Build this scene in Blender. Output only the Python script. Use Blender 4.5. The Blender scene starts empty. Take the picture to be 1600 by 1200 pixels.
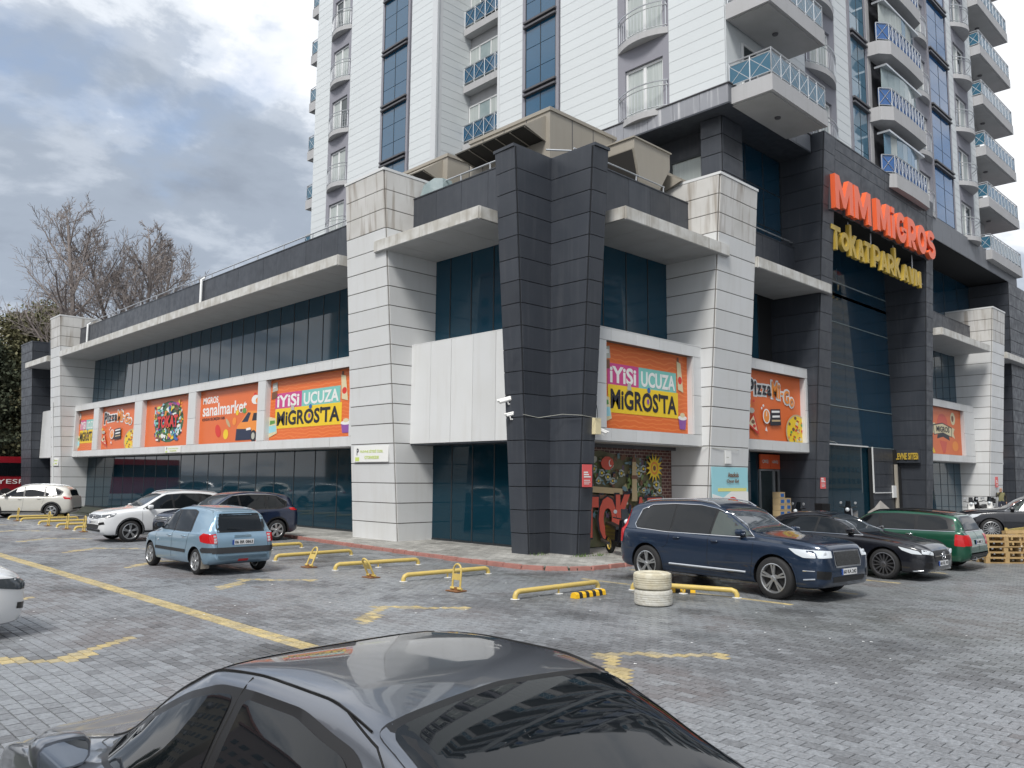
import bpy, bmesh, math, random
from mathutils import Vector, Matrix
from mathutils.bvhtree import BVHTree
import numpy as np
R = math.radians
scene = bpy.context.scene
col = scene.collection
random.seed(7)

# ---------------------------------------------------------------- camera
def make_camera():
    yaw, pitch, roll = R(45.827), R(6.5525), R(-0.4925)
    f = Vector((math.cos(yaw)*math.cos(pitch), math.sin(yaw)*math.cos(pitch), math.sin(pitch)))
    rt = Vector((math.sin(yaw), -math.cos(yaw), 0))
    dn = f.cross(rt)
    rt2 = rt*math.cos(roll)+dn*math.sin(roll)
    dn2 = -rt*math.sin(roll)+dn*math.cos(roll)
    cam = bpy.data.cameras.new('camera')
    o = bpy.data.objects.new('camera', cam); col.objects.link(o)
    m = Matrix((rt2, -dn2, -f)).transposed().to_4x4()
    m.translation = Vector((0, 0, 2.2))
    o.matrix_world = m
    cam.sensor_width = 36; cam.lens = 1267.96/1600*36
    cam.clip_start = 0.05; cam.clip_end = 3000
    scene.camera = o
make_camera()
scene.view_settings.view_transform = 'Standard'
scene.view_settings.look = 'None'
scene.view_settings.exposure = 1.08
scene.view_settings.gamma = 1.0
scene.view_settings.use_curve_mapping = False
scene.cycles.max_bounces = 6
scene.cycles.diffuse_bounces = 3
scene.cycles.glossy_bounces = 4

# ---------------------------------------------------------------- sky (cloudy daylight)
SUN_EL, SUN_AZ = 52, 205      # azimuth measured from +X towards +Y, where the sun stands
def make_world():
    w = bpy.data.worlds.new('World'); scene.world = w; w.use_nodes = True
    nt = w.node_tree; N = nt.nodes; L = nt.links; N.clear()
    out = N.new('ShaderNodeOutputWorld'); bg = N.new('ShaderNodeBackground'); bg.inputs[1].default_value = 0.1
    sky = N.new('ShaderNodeTexSky'); sky.sky_type = 'NISHITA'; sky.sun_disc = False
    sky.sun_elevation = R(SUN_EL); sky.sun_rotation = R(90-SUN_AZ); sky.air_density = 1.0; sky.dust_density = 1.5
    tc = N.new('ShaderNodeTexCoord')
    sep = N.new('ShaderNodeSeparateXYZ'); L.new(tc.outputs['Generated'], sep.inputs[0])
    def math_(op, a, b=None, clamp=False):
        n = N.new('ShaderNodeMath'); n.operation = op; n.use_clamp = clamp
        for i, v in enumerate((a, b)):
            if v is None: continue
            if isinstance(v, (int, float)): n.inputs[i].default_value = v
            else: L.new(v, n.inputs[i])
        return n.outputs[0]
    zc = math_('MAXIMUM', sep.outputs[2], 0.0)
    den = math_('ADD', zc, 0.22)
    u = math_('DIVIDE', sep.outputs[0], den); v = math_('DIVIDE', sep.outputs[1], den)
    cmb = N.new('ShaderNodeCombineXYZ'); L.new(u, cmb.inputs[0]); L.new(v, cmb.inputs[1])
    def noise(scale, detail, off, rough=.55, dist=0.0):
        mp = N.new('ShaderNodeMapping'); mp.inputs[1].default_value = off; L.new(cmb.outputs[0], mp.inputs[0])
        n = N.new('ShaderNodeTexNoise'); n.inputs['Scale'].default_value = scale; n.inputs['Detail'].default_value = detail
        n.inputs['Roughness'].default_value = rough; n.inputs['Distortion'].default_value = dist
        L.new(mp.outputs[0], n.inputs['Vector']); return n.outputs[0]
    def ramp(fac, stops):
        r = N.new('ShaderNodeValToRGB'); L.new(fac, r.inputs[0]); e = r.color_ramp.elements
        while len(e) > 1: e.remove(e[-1])
        e[0].position = stops[0][0]; e[0].color = stops[0][1]
        for p, c in stops[1:]:
            k = e.new(p); k.color = c
        r.color_ramp.interpolation = 'EASE'
        return r.outputs[0]
    big = noise(0.62, 8, CLOUD_A, .52, .35)
    fine = noise(2.6, 8, (1.7, 4.2, 0.3), .6, .2)
    mixn = math_('ADD', math_('MULTIPLY', big, .72), math_('MULTIPLY', fine, .28))
    # cloud brightness: dark bellies to bright edges
    cl = ramp(mixn, [(.37, (1.55, 1.8, 2.2, 1)), (.44, (1.95, 2.25, 2.7, 1)), (.475, (2.7, 3.0, 3.45, 1)), (.498, (4.1, 4.35, 4.7, 1)), (.52, (5.1, 5.2, 5.4, 1)), (.56, (5.2, 5.3, 5.45, 1)), (.61, (3.6, 3.9, 4.35, 1)), (.70, (2.2, 2.5, 3.0, 1))])
    cover = ramp(noise(1.1, 6, (3.3, 7.1, 1.0), .5, .3), [(.60, (1, 1, 1, 1)), (.74, (.15, .15, .15, 1))])
    mx = N.new('ShaderNodeMixRGB'); L.new(cover, mx.inputs[0])
    L.new(sky.outputs[0], mx.inputs[1]); L.new(cl, mx.inputs[2])
    L.new(mx.outputs[0], bg.inputs[0]); L.new(bg.outputs[0], out.inputs[0])
CLOUD_A = (7.1, 0.3, 0.0)
make_world()
sl = bpy.data.lights.new('sun', 'SUN'); sl.energy = 1.5; sl.angle = R(16); sl.color = (1, .97, .92)
so = bpy.data.objects.new('sun', sl); col.objects.link(so)
sd = Vector((math.cos(R(SUN_AZ))*math.cos(R(SUN_EL)), math.sin(R(SUN_AZ))*math.cos(R(SUN_EL)), math.sin(R(SUN_EL))))
so.rotation_euler = sd.to_track_quat('Z', 'Y').to_euler(); so.location = sd*60

# ---------------------------------------------------------------- materials
MATS = {}
def mat(name, base, rough=.5, metal=0.0, coat=0.0, ior=None, emit=None, noise=None, streak=None, bump=None, spec=None, rn=None, vary=0):
    """noise=(scale, amount, tint) mottles the colour; streak=(amount,) adds rain dirt running down; bump=(scale,strength)"""
    m = bpy.data.materials.new(name); m.use_nodes = True; nt = m.node_tree; N = nt.nodes; L = nt.links
    b = N['Principled BSDF']; b.inputs['Base Color'].default_value = (*base, 1)
    b.inputs['Roughness'].default_value = rough; b.inputs['Metallic'].default_value = metal
    b.inputs['Coat Weight'].default_value = coat; b.inputs['Coat Roughness'].default_value = .03
    if ior: b.inputs['IOR'].default_value = ior
    if spec is not None: b.inputs['Specular IOR Level'].default_value = spec
    if emit: b.inputs['Emission Color'].default_value = (*emit[0], 1); b.inputs['Emission Strength'].default_value = emit[1]
    geo = N.new('ShaderNodeNewGeometry')
    cur = None
    def tex(scale, vec=None, detail=5, stretch=None):
        t = N.new('ShaderNodeTexNoise'); t.inputs['Scale'].default_value = scale; t.inputs['Detail'].default_value = detail
        src = geo.outputs['Position']
        if stretch:
            mp = N.new('ShaderNodeMapping'); mp.inputs[3].default_value = stretch; L.new(src, mp.inputs[0]); src = mp.outputs[0]
        L.new(src, t.inputs['Vector']); return t.outputs[0]
    def rng(f, a, b_, c, d):
        r = N.new('ShaderNodeMapRange'); L.new(f, r.inputs[0])
        for i, v in enumerate((a, b_, c, d)): r.inputs[i+1].default_value = v
        return r.outputs[0]
    if noise:
        sc, amt, tint = noise
        f = rng(tex(sc), .35, .65, 0, amt)
        mx = N.new('ShaderNodeMixRGB'); L.new(f, mx.inputs[0]); mx.inputs[1].default_value = (*base, 1); mx.inputs[2].default_value = (*tint, 1)
        cur = mx.outputs[0]
    if streak:
        amt, tint, sx = streak
        f = rng(tex(1.0, detail=4, stretch=(sx, sx, .35)), .52, .78, 0, amt)
        mx = N.new('ShaderNodeMixRGB'); L.new(f, mx.inputs[0])
        if cur: L.new(cur, mx.inputs[1])
        else: mx.inputs[1].default_value = (*base, 1)
        mx.inputs[2].default_value = (*tint, 1); cur = mx.outputs[0]
    if vary:
        oi = N.new('ShaderNodeObjectInfo'); sc_ = N.new('ShaderNodeVectorMath'); sc_.operation = 'SCALE'
        if cur: L.new(cur, sc_.inputs[0])
        else: sc_.inputs[0].default_value = base
        L.new(rng(oi.outputs['Random'], 0, 1, 1-vary, 1+vary), sc_.inputs['Scale']); cur = sc_.outputs[0]
    if cur: L.new(cur, b.inputs['Base Color'])
    if rn:
        L.new(rng(tex(rn[0]), .35, .65, rn[1], rn[2]), b.inputs['Roughness'])
    if bump:
        bp = N.new('ShaderNodeBump'); bp.inputs['Strength'].default_value = bump[1]; bp.inputs['Distance'].default_value = .02
        L.new(tex(bump[0], detail=3), bp.inputs['Height']); L.new(bp.outputs[0], b.inputs['Normal'])
    MATS[name] = m; return m
mat('white_panel', (.69, .70, .705), .38, vary=.045, noise=(.7, .35, (.62, .62, .60)), streak=(.22, (.50, .48, .44), 4), rn=(2, .3, .5))
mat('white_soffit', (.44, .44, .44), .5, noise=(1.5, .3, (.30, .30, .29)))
mat('white_lip', (.66, .655, .63), .45, noise=(2.2, .8, (.44, .42, .37)), streak=(.6, (.28, .24, .19), 6))
mat('white_top', (.66, .65, .63), .42, noise=(.9, .5, (.47, .455, .42)), streak=(1.0, (.24, .19, .14), 4.5))
mat('dark_panel', (.042, .048, .060), .42, vary=.12, noise=(1.1, .5, (.052, .058, .070)), streak=(.4, (.09, .095, .105), 7), rn=(3, .33, .5))
mat('dark_core', (.012, .013, .015), .8)
mat('joint', (.16, .145, .13), .8)
mat('glass_dark', (.005, .030, .048), .03, ior=1.45, spec=.4, bump=(.35, .03))
mat('glass_teal', (.010, .055, .092), .03, ior=1.5, spec=.4, bump=(.3, .03))
mat('glass_blue', (.012, .085, .17), .05, ior=1.8, bump=(.5, .03))
mat('glass_blue2', (.006, .04, .075), .04, ior=1.8, bump=(.3, .04))
mat('glass_sky', (.10, .20, .28), .05, ior=1.9)
mat('glass_sky2', (.015, .10, .26), .05, ior=1.9)
mat('glass_rail2', (.02, .10, .30), .05, ior=1.6)
mat('slab_grey', (.17,.18,.20), .5, noise=(1,.3,(.14,.145,.16)))
mat('glass_window', (.03, .045, .05), .04, ior=1.6)
mat('glass_rail', (.03, .12, .19), .05, ior=1.6)
mat('glass_pale', (.25, .32, .33), .1, ior=1.6, noise=(1.5, .5, (.4, .46, .46)))
mat('mullion', (.02, .025, .03), .5)
mat('siding', (.66, .695, .71), .5, vary=.02, noise=(.5, .3, (.60, .635, .65)))
mat('siding_trim', (.62, .64, .66), .5)
mat('grey_render', (.28, .28, .32), .8, noise=(1, .3, (.25, .25, .28)))
mat('pale_render', (.46, .46, .47), .8, noise=(1, .4, (.40, .40, .40)), streak=(.3, (.3, .3, .29), 5))
mat('slab_fascia', (.30, .31, .34), .5, noise=(1, .3, (.2, .2, .22)), streak=(1.0, (.75, .75, .76), 6))
mat('aluminium', (.62, .64, .66), .35, .7)
mat('white_frame', (.75, .76, .76), .4)
mat('curtain', (.42, .46, .45), .8, streak=(.9, (.62, .65, .64), 14))
mat('dark_bar', (.10, .10, .11), .5)
mat('roof_felt', (.12, .12, .12), .9)
mat('ac_beige', (.36, .33, .28), .5, noise=(1.2, .3, (.31, .285, .24)), streak=(.2, (.26, .23, .19), 5))
mat('ac_dark', (.03, .028, .026), .6)
mat('orange_sign', (.95, .16, .055), .35, noise=(2, .2, (.85, .13, .05)))
mat('gold_sign', (.56, .39, .06), .45, 0, noise=(2, .3, (.44, .30, .05)))
mat('gold_side', (.20, .14, .03), .5)
mat('bronze', (.13, .11, .05), .45, .3)

# ---------------------------------------------------------------- mesh helpers
class MB:
    def __init__(s): s.v = []; s.f = []; s.m = []
    def add(s, vs, fs, mi=0):
        k = len(s.v); s.v += [tuple(p) for p in vs]; s.f += [tuple(i+k for i in f) for f in fs]; s.m += [mi]*len(fs); return s
    def box(s, x0, x1, y0, y1, z0, z1, mi=0):
        if x0 > x1: x0, x1 = x1, x0
        if y0 > y1: y0, y1 = y1, y0
        return s.add([(x, y, z) for x in (x0, x1) for y in (y0, y1) for z in (z0, z1)],
                     [(0, 1, 3, 2), (4, 6, 7, 5), (0, 4, 5, 1), (2, 3, 7, 6), (0, 2, 6, 4), (1, 5, 7, 3)], mi)
    def slab(s, q, t, mi=0):
        """q: 4 corners ccw seen from the front, extruded back by vector t"""
        q = [Vector(p) for p in q]; t = Vector(t)
        return s.add(q+[p-t for p in q], [(0, 1, 2, 3), (7, 6, 5, 4), (0, 4, 5, 1), (1, 5, 6, 2), (2, 6, 7, 3), (3, 7, 4, 0)], mi)
    def prism(s, a, b, mi=0):
        """a, b: matching bottom and top polygons (3D points)"""
        n = len(a)
        return s.add(list(a)+list(b), [tuple(reversed(range(n))), tuple(range(n, 2*n))]+[(i, (i+1) % n, n+(i+1) % n, n+i) for i in range(n)], mi)
    def tube(s, pts, r, n=8, mi=0, cap=True, closed=False):
        pts = [Vector(p) for p in pts]; k = len(s.v); m = len(pts)
        rr = r if isinstance(r, (list, tuple)) else [r]*m
        prev = None
        for i, p in enumerate(pts):
            if closed: d = pts[(i+1) % m]-pts[i-1]
            else: d = (pts[min(i+1, m-1)]-pts[max(i-1, 0)])
            d.normalize()
            if prev is None: a = d.orthogonal().normalized()
            else: a = (prev-d*prev.dot(d)); a = a.normalized() if a.length > 1e-6 else d.orthogonal().normalized()
            prev = a; b = d.cross(a)
            for j in range(n):
                t = 2*math.pi*j/n; s.v.append(tuple(p+(a*math.cos(t)+b*math.sin(t))*rr[i]))
        for i in range(m if closed else m-1):
            i2 = (i+1) % m
            for j in range(n):
                s.f.append((k+i*n+j, k+i*n+(j+1) % n, k+i2*n+(j+1) % n, k+i2*n+j)); s.m.append(mi)
        if cap and not closed:
            s.f.append(tuple(k+j for j in reversed(range(n)))); s.m.append(mi)
            s.f.append(tuple(k+(m-1)*n+j for j in range(n))); s.m.append(mi)
        return s
    def lathe(s, prof, n=24, c=(0, 0, 0), axis='z', mi=0, close=False):
        k = len(s.v); m = len(prof)
        for r_, h in prof:
            for j in range(n):
                t = 2*math.pi*j/n; a, b = r_*math.cos(t), r_*math.sin(t)
                p = {'z': (a, b, h), 'x': (h, a, b), 'y': (b, h, a)}[axis]
                s.v.append((c[0]+p[0], c[1]+p[1], c[2]+p[2]))
        for i in range(m if close else m-1):
            i2 = (i+1) % m
            for j in range(n):
                s.f.append((k+i*n+j, k+i*n+(j+1) % n, k+i2*n+(j+1) % n, k+i2*n+j)); s.m.append(mi)
        return s
    def xf(s, M):
        s.v = [tuple(M @ Vector(p)) for p in s.v]; return s
    def mesh(s, name, mats, smooth=None):
        me = bpy.data.meshes.new(name); me.from_pydata(s.v, [], s.f)
        if not isinstance(mats, (list, tuple)): mats = [mats]
        for m in mats: me.materials.append(MATS[m] if isinstance(m, str) else m)
        if any(s.m): me.polygons.foreach_set('material_index', s.m)
        if smooth is not None:
            me.polygons.foreach_set('use_smooth', [True]*len(me.polygons))
            me.set_sharp_from_angle(angle=R(smooth))
        me.update(); return me
    def build(s, name, mats, parent=None, smooth=None, kind=None):
        return link(name, s.mesh(name, mats, smooth), parent, kind)
def link(name, me, parent=None, kind=None):
    o = bpy.data.objects.new(name, me); col.objects.link(o)
    if parent is not None: o.parent = parent
    if kind: o['kind'] = kind
    return o
def empty(name, label, cat, loc=(0, 0, 0), rz=0, group=None):
    o = bpy.data.objects.new(name, None); col.objects.link(o); o.location = loc; o.rotation_euler = (0, 0, rz)
    o.empty_display_size = .2
    return tag(o, label, cat, group)
def tag(o, label, cat, group=None):
    o['label'] = label; o['category'] = cat
    if group: o['group'] = group
    return o
def struct(o): o['kind'] = 'structure'; return o
# facade coordinates: side 'L' looks along -X (u = y, depth = x); side 'R' looks along -Y (u = x, depth = y)
def fp(side, u, d, z): return (d, u, z) if side == 'L' else (u, d, z)
def fbox(mb, side, u0, u1, d0, d1, z0, z1, mi=0):
    return mb.box(d0, d1, u0, u1, z0, z1, mi) if side == 'L' else mb.box(u0, u1, d0, d1, z0, z1, mi)
def fb(name, side, u0, u1, d0, d1, z0, z1, m, parent=None):
    return fbox(MB(), side, u0, u1, d0, d1, z0, z1).build(name, m, parent)
def panels(parent, name, bl, br, tr, tl, nu, nv, gap, t, m, rnd=0.0):
    """a quad split in nu x nv panels, each an object, proud of the quad by t; corners ccw seen from outside"""
    bl, br, tr, tl = map(Vector, (bl, br, tr, tl))
    n = (br-bl).cross(tl-bl).normalized()
    us = nu if isinstance(nu, (list, tuple)) else [i/nu for i in range(nu+1)]
    vs = nv if isinstance(nv, (list, tuple)) else [i/nv for i in range(nv+1)]
    def at(u, v): return bl.lerp(br, u).lerp(tl.lerp(tr, u), v)
    W = (br-bl).length; H = (tl-bl).length; out = []
    for i in range(len(us)-1):
        for j in range(len(vs)-1):
            gu, gv = gap/2/W, gap/2/H
            q = [at(us[i]+gu, vs[j]+gv), at(us[i+1]-gu, vs[j]+gv), at(us[i+1]-gu, vs[j+1]-gv), at(us[i]+gu, vs[j+1]-gv)]
            d = n*(t+random.uniform(-rnd, rnd))
            out.append(MB().slab([p+d for p in q], d).build(name, m, parent))
    return out
def text_mesh(txt, size=1.0, bold=0.0, extrude=0.01, sx=1.0, spacing=1.0, bevel=0, shear=0, res=3):
    cu = bpy.data.curves.new('lettering', 'FONT'); cu.body = txt; cu.size = size; cu.offset = bold; cu.extrude = extrude
    cu.space_character = spacing; cu.align_x = 'LEFT'; cu.resolution_u = res; cu.shear = shear; cu.bevel_depth = bevel
    o = bpy.data.objects.new('tmp', cu); col.objects.link(o)
    dg = bpy.context.evaluated_depsgraph_get(); dg.update()
    me = bpy.data.meshes.new_from_object(o.evaluated_get(dg))
    bpy.data.objects.remove(o); bpy.data.curves.remove(cu)
    me.transform(Matrix.Diagonal((sx, 1, 1, 1)))
    return me
def text(name, txt, origin, ex, ey, width, height, m, parent=None, bold=0.0, depth=.01, fit=True, spacing=1.0, shear=0):
    """lettering fitted into width x height at origin (lower left), ex = reading direction, ey = up"""
    me = text_mesh(txt, 1.0, bold, .5, 1, spacing, shear=shear)
    n = len(me.vertices)
    if n == 0: return None
    co = np.empty(n*3); me.vertices.foreach_get('co', co); co = co.reshape(-1, 3)
    mn, mx = co.min(0), co.max(0)
    ex = Vector(ex).normalized(); ey = Vector(ey).normalized(); ez = ex.cross(ey).normalized()
    s_x = width/(mx[0]-mn[0]); s_y = height/(mx[1]-mn[1])
    a = (co[:, 0]-mn[0])*s_x; b = (co[:, 1]-mn[1])*s_y; c = (co[:, 2]+.5)*depth
    P = np.array(origin)[None, :]+a[:, None]*np.array(ex)[None, :]+b[:, None]*np.array(ey)[None, :]+c[:, None]*np.array(ez)[None, :]
    me.vertices.foreach_set('co', P.ravel()); me.update()
    me.materials.clear(); me.materials.append(MATS[m] if isinstance(m, str) else m)
    return link(name, me, parent)
# ================================================================= the shopping centre
random.seed(11)
mall = empty('shopping_centre', 'low two-storey shopping centre clad in white and anthracite panels, at the foot of the tower', 'shopping centre', (17, 15, 0))
mall.location = (0, 0, 0)
LED0, LED1 = 3.28, 6.62
SOF, LIP = 9.75, 10.13
PAR = 11.75
GX, GY = 17.6, 16.4          # glass planes of the two facades
LX, LY = 16.6, 15.5          # ledge planes
CX_, CY_ = 15.34, 14.2       # canopy lips
# dark backing volume and roof
MB().box(17.75, 66, 16.55, 69, 0, 10.8).build('backing_wall', 'dark_core', mall)
MB().box(17.35, 66, 16.3, 69, 10.8, 10.95).build('roof', 'roof_felt', mall)

def pillar(base, top, z1, faces, n, m, name, parent, gap=.03, cap=True, capm=None):
    """inverted tapered pillar; base/top polygons of XY; faces = indices of edges that carry panels"""
    a = [(x, y, 0) for x, y in base]; b = [(x, y, z1) for x, y in top]
    core = MB().prism(a, b).build(name, 'joint' if m == 'white_panel' else 'dark_core', parent)
    k = len(base)
    for i in faces:
        j = (i+1) % k
        ps = panels(core, 'panel', a[i], a[j], b[j], b[i], 1, n, gap, .035, m, .003)
        if m == 'white_panel':
            for q in ps[-3:]: q.data.materials[0] = MATS['white_top']
    if cap:
        c = Vector((sum(p[0] for p in top)/k, sum(p[1] for p in top)/k, 0))
        def off(p, s): return tuple(Vector((p[0], p[1], 0))+(Vector((p[0], p[1], 0))-c).normalized()*s)[:2]
        MB().prism([(*off(p, .07), z1+.001) for p in top], [(*off(p, .07), z1+.09) for p in top]).build('coping', capm or m, core)
    return core
WP = 12.5
# white pillars (ccw polygons seen from above); edge 0 = -Y face, edge 3 = -X face, edge 2 = +Y face
def white_pillar_L(y0, y1, t0, t1):
    return pillar([(16.2, y0), (17.75, y0), (17.75, y1), (16.2, y1)], [(15.29, t0), (17.75, t0), (17.75, t1), (15.29, t1)], WP, (0, 2, 3), 19, 'white_panel', 'white_pillar', mall)
white_pillar_L(22.0, 24.6, 22.05, 24.35)
white_pillar_L(58.6, 60.9, 58.4, 60.5)
def white_pillar_R(x0, x1, t0, t1, p=(0, 1, 3)):
    return pillar([(x0, 15.0), (x1, 15.0), (x1, 16.55), (x0, 16.55)], [(t0, 14.18), (t1, 14.18), (t1, 17.2), (t0, 17.2)], WP, p, 19, 'white_panel', 'white_pillar', mall)
white_pillar_R(23.55, 26.02, 23.55, 26.0)
white_pillar_R(53.7, 56.2, 53.7, 56.1)
# dark corner pillar with its re-entrant notch
base = [(16.3, 16.04), (17.12, 16.03), (17.13, 15.0), (17.62, 15.0), (17.85, 16.7), (16.3, 16.7)]
top = [(15.63, 16.03), (17.13, 16.01), (17.15, 14.41), (17.78, 14.38), (17.95, 16.9), (15.66, 16.9)]
pillar(base, top, 11.66, (0, 1, 2, 3, 5), 18, 'dark_panel', 'dark_corner_pillar', mall, gap=.022, capm='dark_panel')

# ---- glazing strips of separate panes
def glazing(side, u0, u1, d, z0, z1, w, m, parent=mall, rows=1, mul=.05):
    n = max(1, round((u1-u0)/w)); fr = MB(); step = (u1-u0)/n; h = (z1-z0)/rows
    for i in range(n+1):
        u = u0+i*step; fbox(fr, side, u-mul/2, u+mul/2, d-.012, d+.06, z0, z1)
    for j in range(rows+1):
        z = z0+j*h; fbox(fr, side, u0+.03, u1-.03, d-.008, d+.05, z-.02, z+.02)
    f = fr.build('glazing_frame', 'mullion', parent)
    me = None
    for i in range(n):
        for j in range(rows):
            a, b = u0+i*step+mul/2, u0+(i+1)*step-mul/2
            fb('pane', side, a, b, d, d+.02, z0+j*h+.021, z0+(j+1)*h-.021, m, f)
    return f
glazing('L', 24.6, 58.6, GX, .12, LED0, 1.7, 'glass_dark')
glazing('L', 24.6, 58.6, GX, LED1, SOF, 1.22, 'glass_teal')
glazing('L', 16.8, 22.0, GX, .12, LED0, 1.02, 'glass_dark', rows=1)
glazing('L', 16.8, 22.3, GX, LED1, SOF, 1.2, 'glass_teal')
glazing('R', 17.6, 23.6, GY, LED1, SOF, 1.2, 'glass_teal')
glazing('R', 26.0, 29.6, GY, .12, LED0, 1.2, 'glass_dark')
glazing('R', 26.0, 29.9, GY, LED1, SOF, 1.2, 'glass_teal')
glazing('L', 60.9, 67, GX, .12, SOF, 1.2, 'glass_dark')
# plinths below the glass
for s, a, b, d in (('L', 24.65, 58.55, GX), ('L', 16.85, 21.95, GX), ('R', 26.05, 29.5, GY)):
    fb('plinth', s, a, b, d-.03, d+.1, .0, .115, 'mullion', mall)

# ---- white ledge frames with recessed bays (banners hang inside)
def ledge(side, u0, u1, d, posts, back, soff=True, name='ledge_frame'):
    g = MB(); fbox(g, side, u0, u1, d+.04, back, LED0, LED0+.38); fbox(g, side, u0, u1, d+.04, back, LED1-.36, LED1)
    core = g.build(name, 'joint', mall)
    n = max(1, round((u1-u0)/1.2))
    P = lambda u, z: fp(side, u, d+.04, z)
    def quad(a, b, z0, z1, k, nv=1):
        c = [P(a, z0), P(b, z0), P(b, z1), P(a, z1)] if side == 'R' else [P(b, z0), P(a, z0), P(a, z1), P(b, z1)]
        panels(core, 'panel', *c, k, nv, .014, .04, 'white_panel', .002)
    quad(u0, u1, LED0, LED0+.38, n); quad(u0, u1, LED1-.36, LED1, n)
    for a, b in posts:
        fb('post_core', side, a+.02, b-.02, d+.04, back, LED0+.381, LED1-.361, 'joint', core)
        quad(a, b, LED0+.38, LED1-.36, 1, 2)
        for q in (a, b):
            fb('post_side', side, q-.012, q+.012, d+.045, back, LED0+.382, LED1-.362, 'white_panel', core)
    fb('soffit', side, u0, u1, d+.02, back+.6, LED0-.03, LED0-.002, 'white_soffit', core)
    fb('sill_cap', side, u0, u1, d, back+.6, LED1+.002, LED1+.03, 'white_panel', core)
    fb('recess_back', side, u0+.02, u1-.02, back, back+.05, LED0+.38, LED1-.36, 'dark_core', core)
    return core
LP = [(24.6, 25.75), (32.3, 33.1), (39.5, 40.4), (46.6, 47.75), (53.8, 54.8), (57.9, 58.6)]
ledge('L', 24.6, 58.6, LX, [(24.6, 25.75), (32.3, 33.0), (39.45, 40.35), (46.55, 47.7), (53.75, 54.7), (58.3, 58.6)], 16.9)
# blind white box in the corner bay
def blind(side, u0, u1, d, n):
    core = fb('blind_box', side, u0, u1, d+.04, d+1.0, LED0, LED1, 'joint', mall)
    P = lambda u, z: fp(side, u, d+.04, z)
    c = [P(u1, LED0), P(u0, LED0), P(u0, LED1), P(u1, LED1)] if side == 'L' else [P(u0, LED0), P(u1, LED0), P(u1, LED1), P(u0, LED1)]
    panels(core, 'panel', *c, n, 1, .016, .04, 'white_panel', .003)
    fb('sill_cap', side, u0, u1, d+.02, d+1.0, LED1+.002, LED1+.03, 'white_panel', core)
    fb('soffit', side, u0, u1, d+.02, d+1.0, LED0-.04, LED0-.002, 'dark_panel', core)
blind('L', 16.75, 22.0, LX, 5)
blind('L', 60.95, 66.2, LX, 5)
ledge('R', 17.5, 23.6, 15.05, [(17.5, 18.5), (23.05, 23.6)], 15.34)
ledge('R', 26.02, 31.6, 15.05, [(26.02, 26.6), (31.1, 31.6)], 15.34)
ledge('R', 45.5, 53.7, LY, [(45.5, 46.3), (51.9, 53.7)], 15.76)
ledge('R', 56.2, 61.6, LY, [(56.2, 56.6), (60.3, 61.6)], 15.76)

# ---- canopies: tapering white-edged slabs
def canopy(side, u0, u1, d, back, lip_end0=True, lip_end1=True):
    t = MB(); 
    zt, zb = LIP, SOF
    a = [fp(side, u0, d+.05, zb+.02), fp(side, u1, d+.05, zb+.02), fp(side, u1, back, zb+.02), fp(side, u0, back, zb+.02)]
    b = [(x, y, zt-.02) for x, y, z in a]
    if side == 'L': a.reverse(); b.reverse()
    core = t.prism(a, b).build('canopy', 'joint', mall)
    P = lambda u, z, dd=.05: fp(side, u, d+dd, z)
    n = max(1, round((u1-u0)/1.2))
    c = [P(u0, zb), P(u1, zb), P(u1, zt), P(u0, zt)] if side == 'R' else [P(u1, zb), P(u0, zb), P(u0, zt), P(u1, zt)]
    panels(core, 'panel', *c, n, 1, .012, .05, 'white_lip', .003)
    for u, s in ((u0, -1), (u1, 1)):
        q = [fp(side, u, d+.05, zb), fp(side, u, back, zb), fp(side, u, back, zt), fp(side, u, d+.05, zt)]
        if (s < 0) == (side == 'R'): q = [q[1], q[0], q[3], q[2]]
        panels(core, 'panel', *q, 1, 1, .012, .04, 'white_lip')
    # soffit boards
    for i in range(n):
        w = (u1-u0)/n
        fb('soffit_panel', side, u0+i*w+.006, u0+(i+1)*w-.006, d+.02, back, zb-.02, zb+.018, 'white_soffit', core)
    fb('top_sheet', side, u0, u1, d+.03, back, zt-.018, zt+.012, 'white_lip', core)
canopy('L', 17.28, 22.6, CX_, 17.62)
canopy('L', 24.9, 58.3, CX_, 17.62)
canopy('L', 61.1, 66.5, CX_, 17.62)
canopy('R', 18.4, 24.1, CY_, 16.42)
canopy('R', 26.05, 31.95, CY_, 16.42)
canopy('R', 44.9, 52.9, CY_, 16.42)
canopy('R', 56.3, 63.5, CY_, 16.42)
# ---- dark parapets above the canopies
def parapet(side, u0, u1, d, z0=LIP+.01, z1=PAR, w=1.2):
    core = fb('parapet', side, u0, u1, d+.03, d+.3, z0, z1, 'dark_core', mall)
    P = lambda u, z: fp(side, u, d+.03, z)
    c = [P(u0, z0), P(u1, z0), P(u1, z1), P(u0, z1)] if side == 'R' else [P(u1, z0), P(u0, z0), P(u0, z1), P(u1, z1)]
    panels(core, 'panel', *c, max(1, round((u1-u0)/w)), 1, .012, .03, 'dark_panel', .003)
    fb('coping', side, u0, u1, d-.02, d+.33, z1+.002, z1+.04, 'dark_panel', core)
parapet('L', 16.9, 22.05, LX-.05); parapet('L', 24.4, 58.4, LX-.05); parapet('L', 60.6, 65.5, LX-.05)
parapet('R', 17.9, 23.55, LY-.05); parapet('R', 26.0, 31.4, LY-.05); parapet('R', 45.3, 53.7, LY-.05, z1=11.5); parapet('R', 56.1, 61, LY-.05, z1=11.5)
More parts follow.
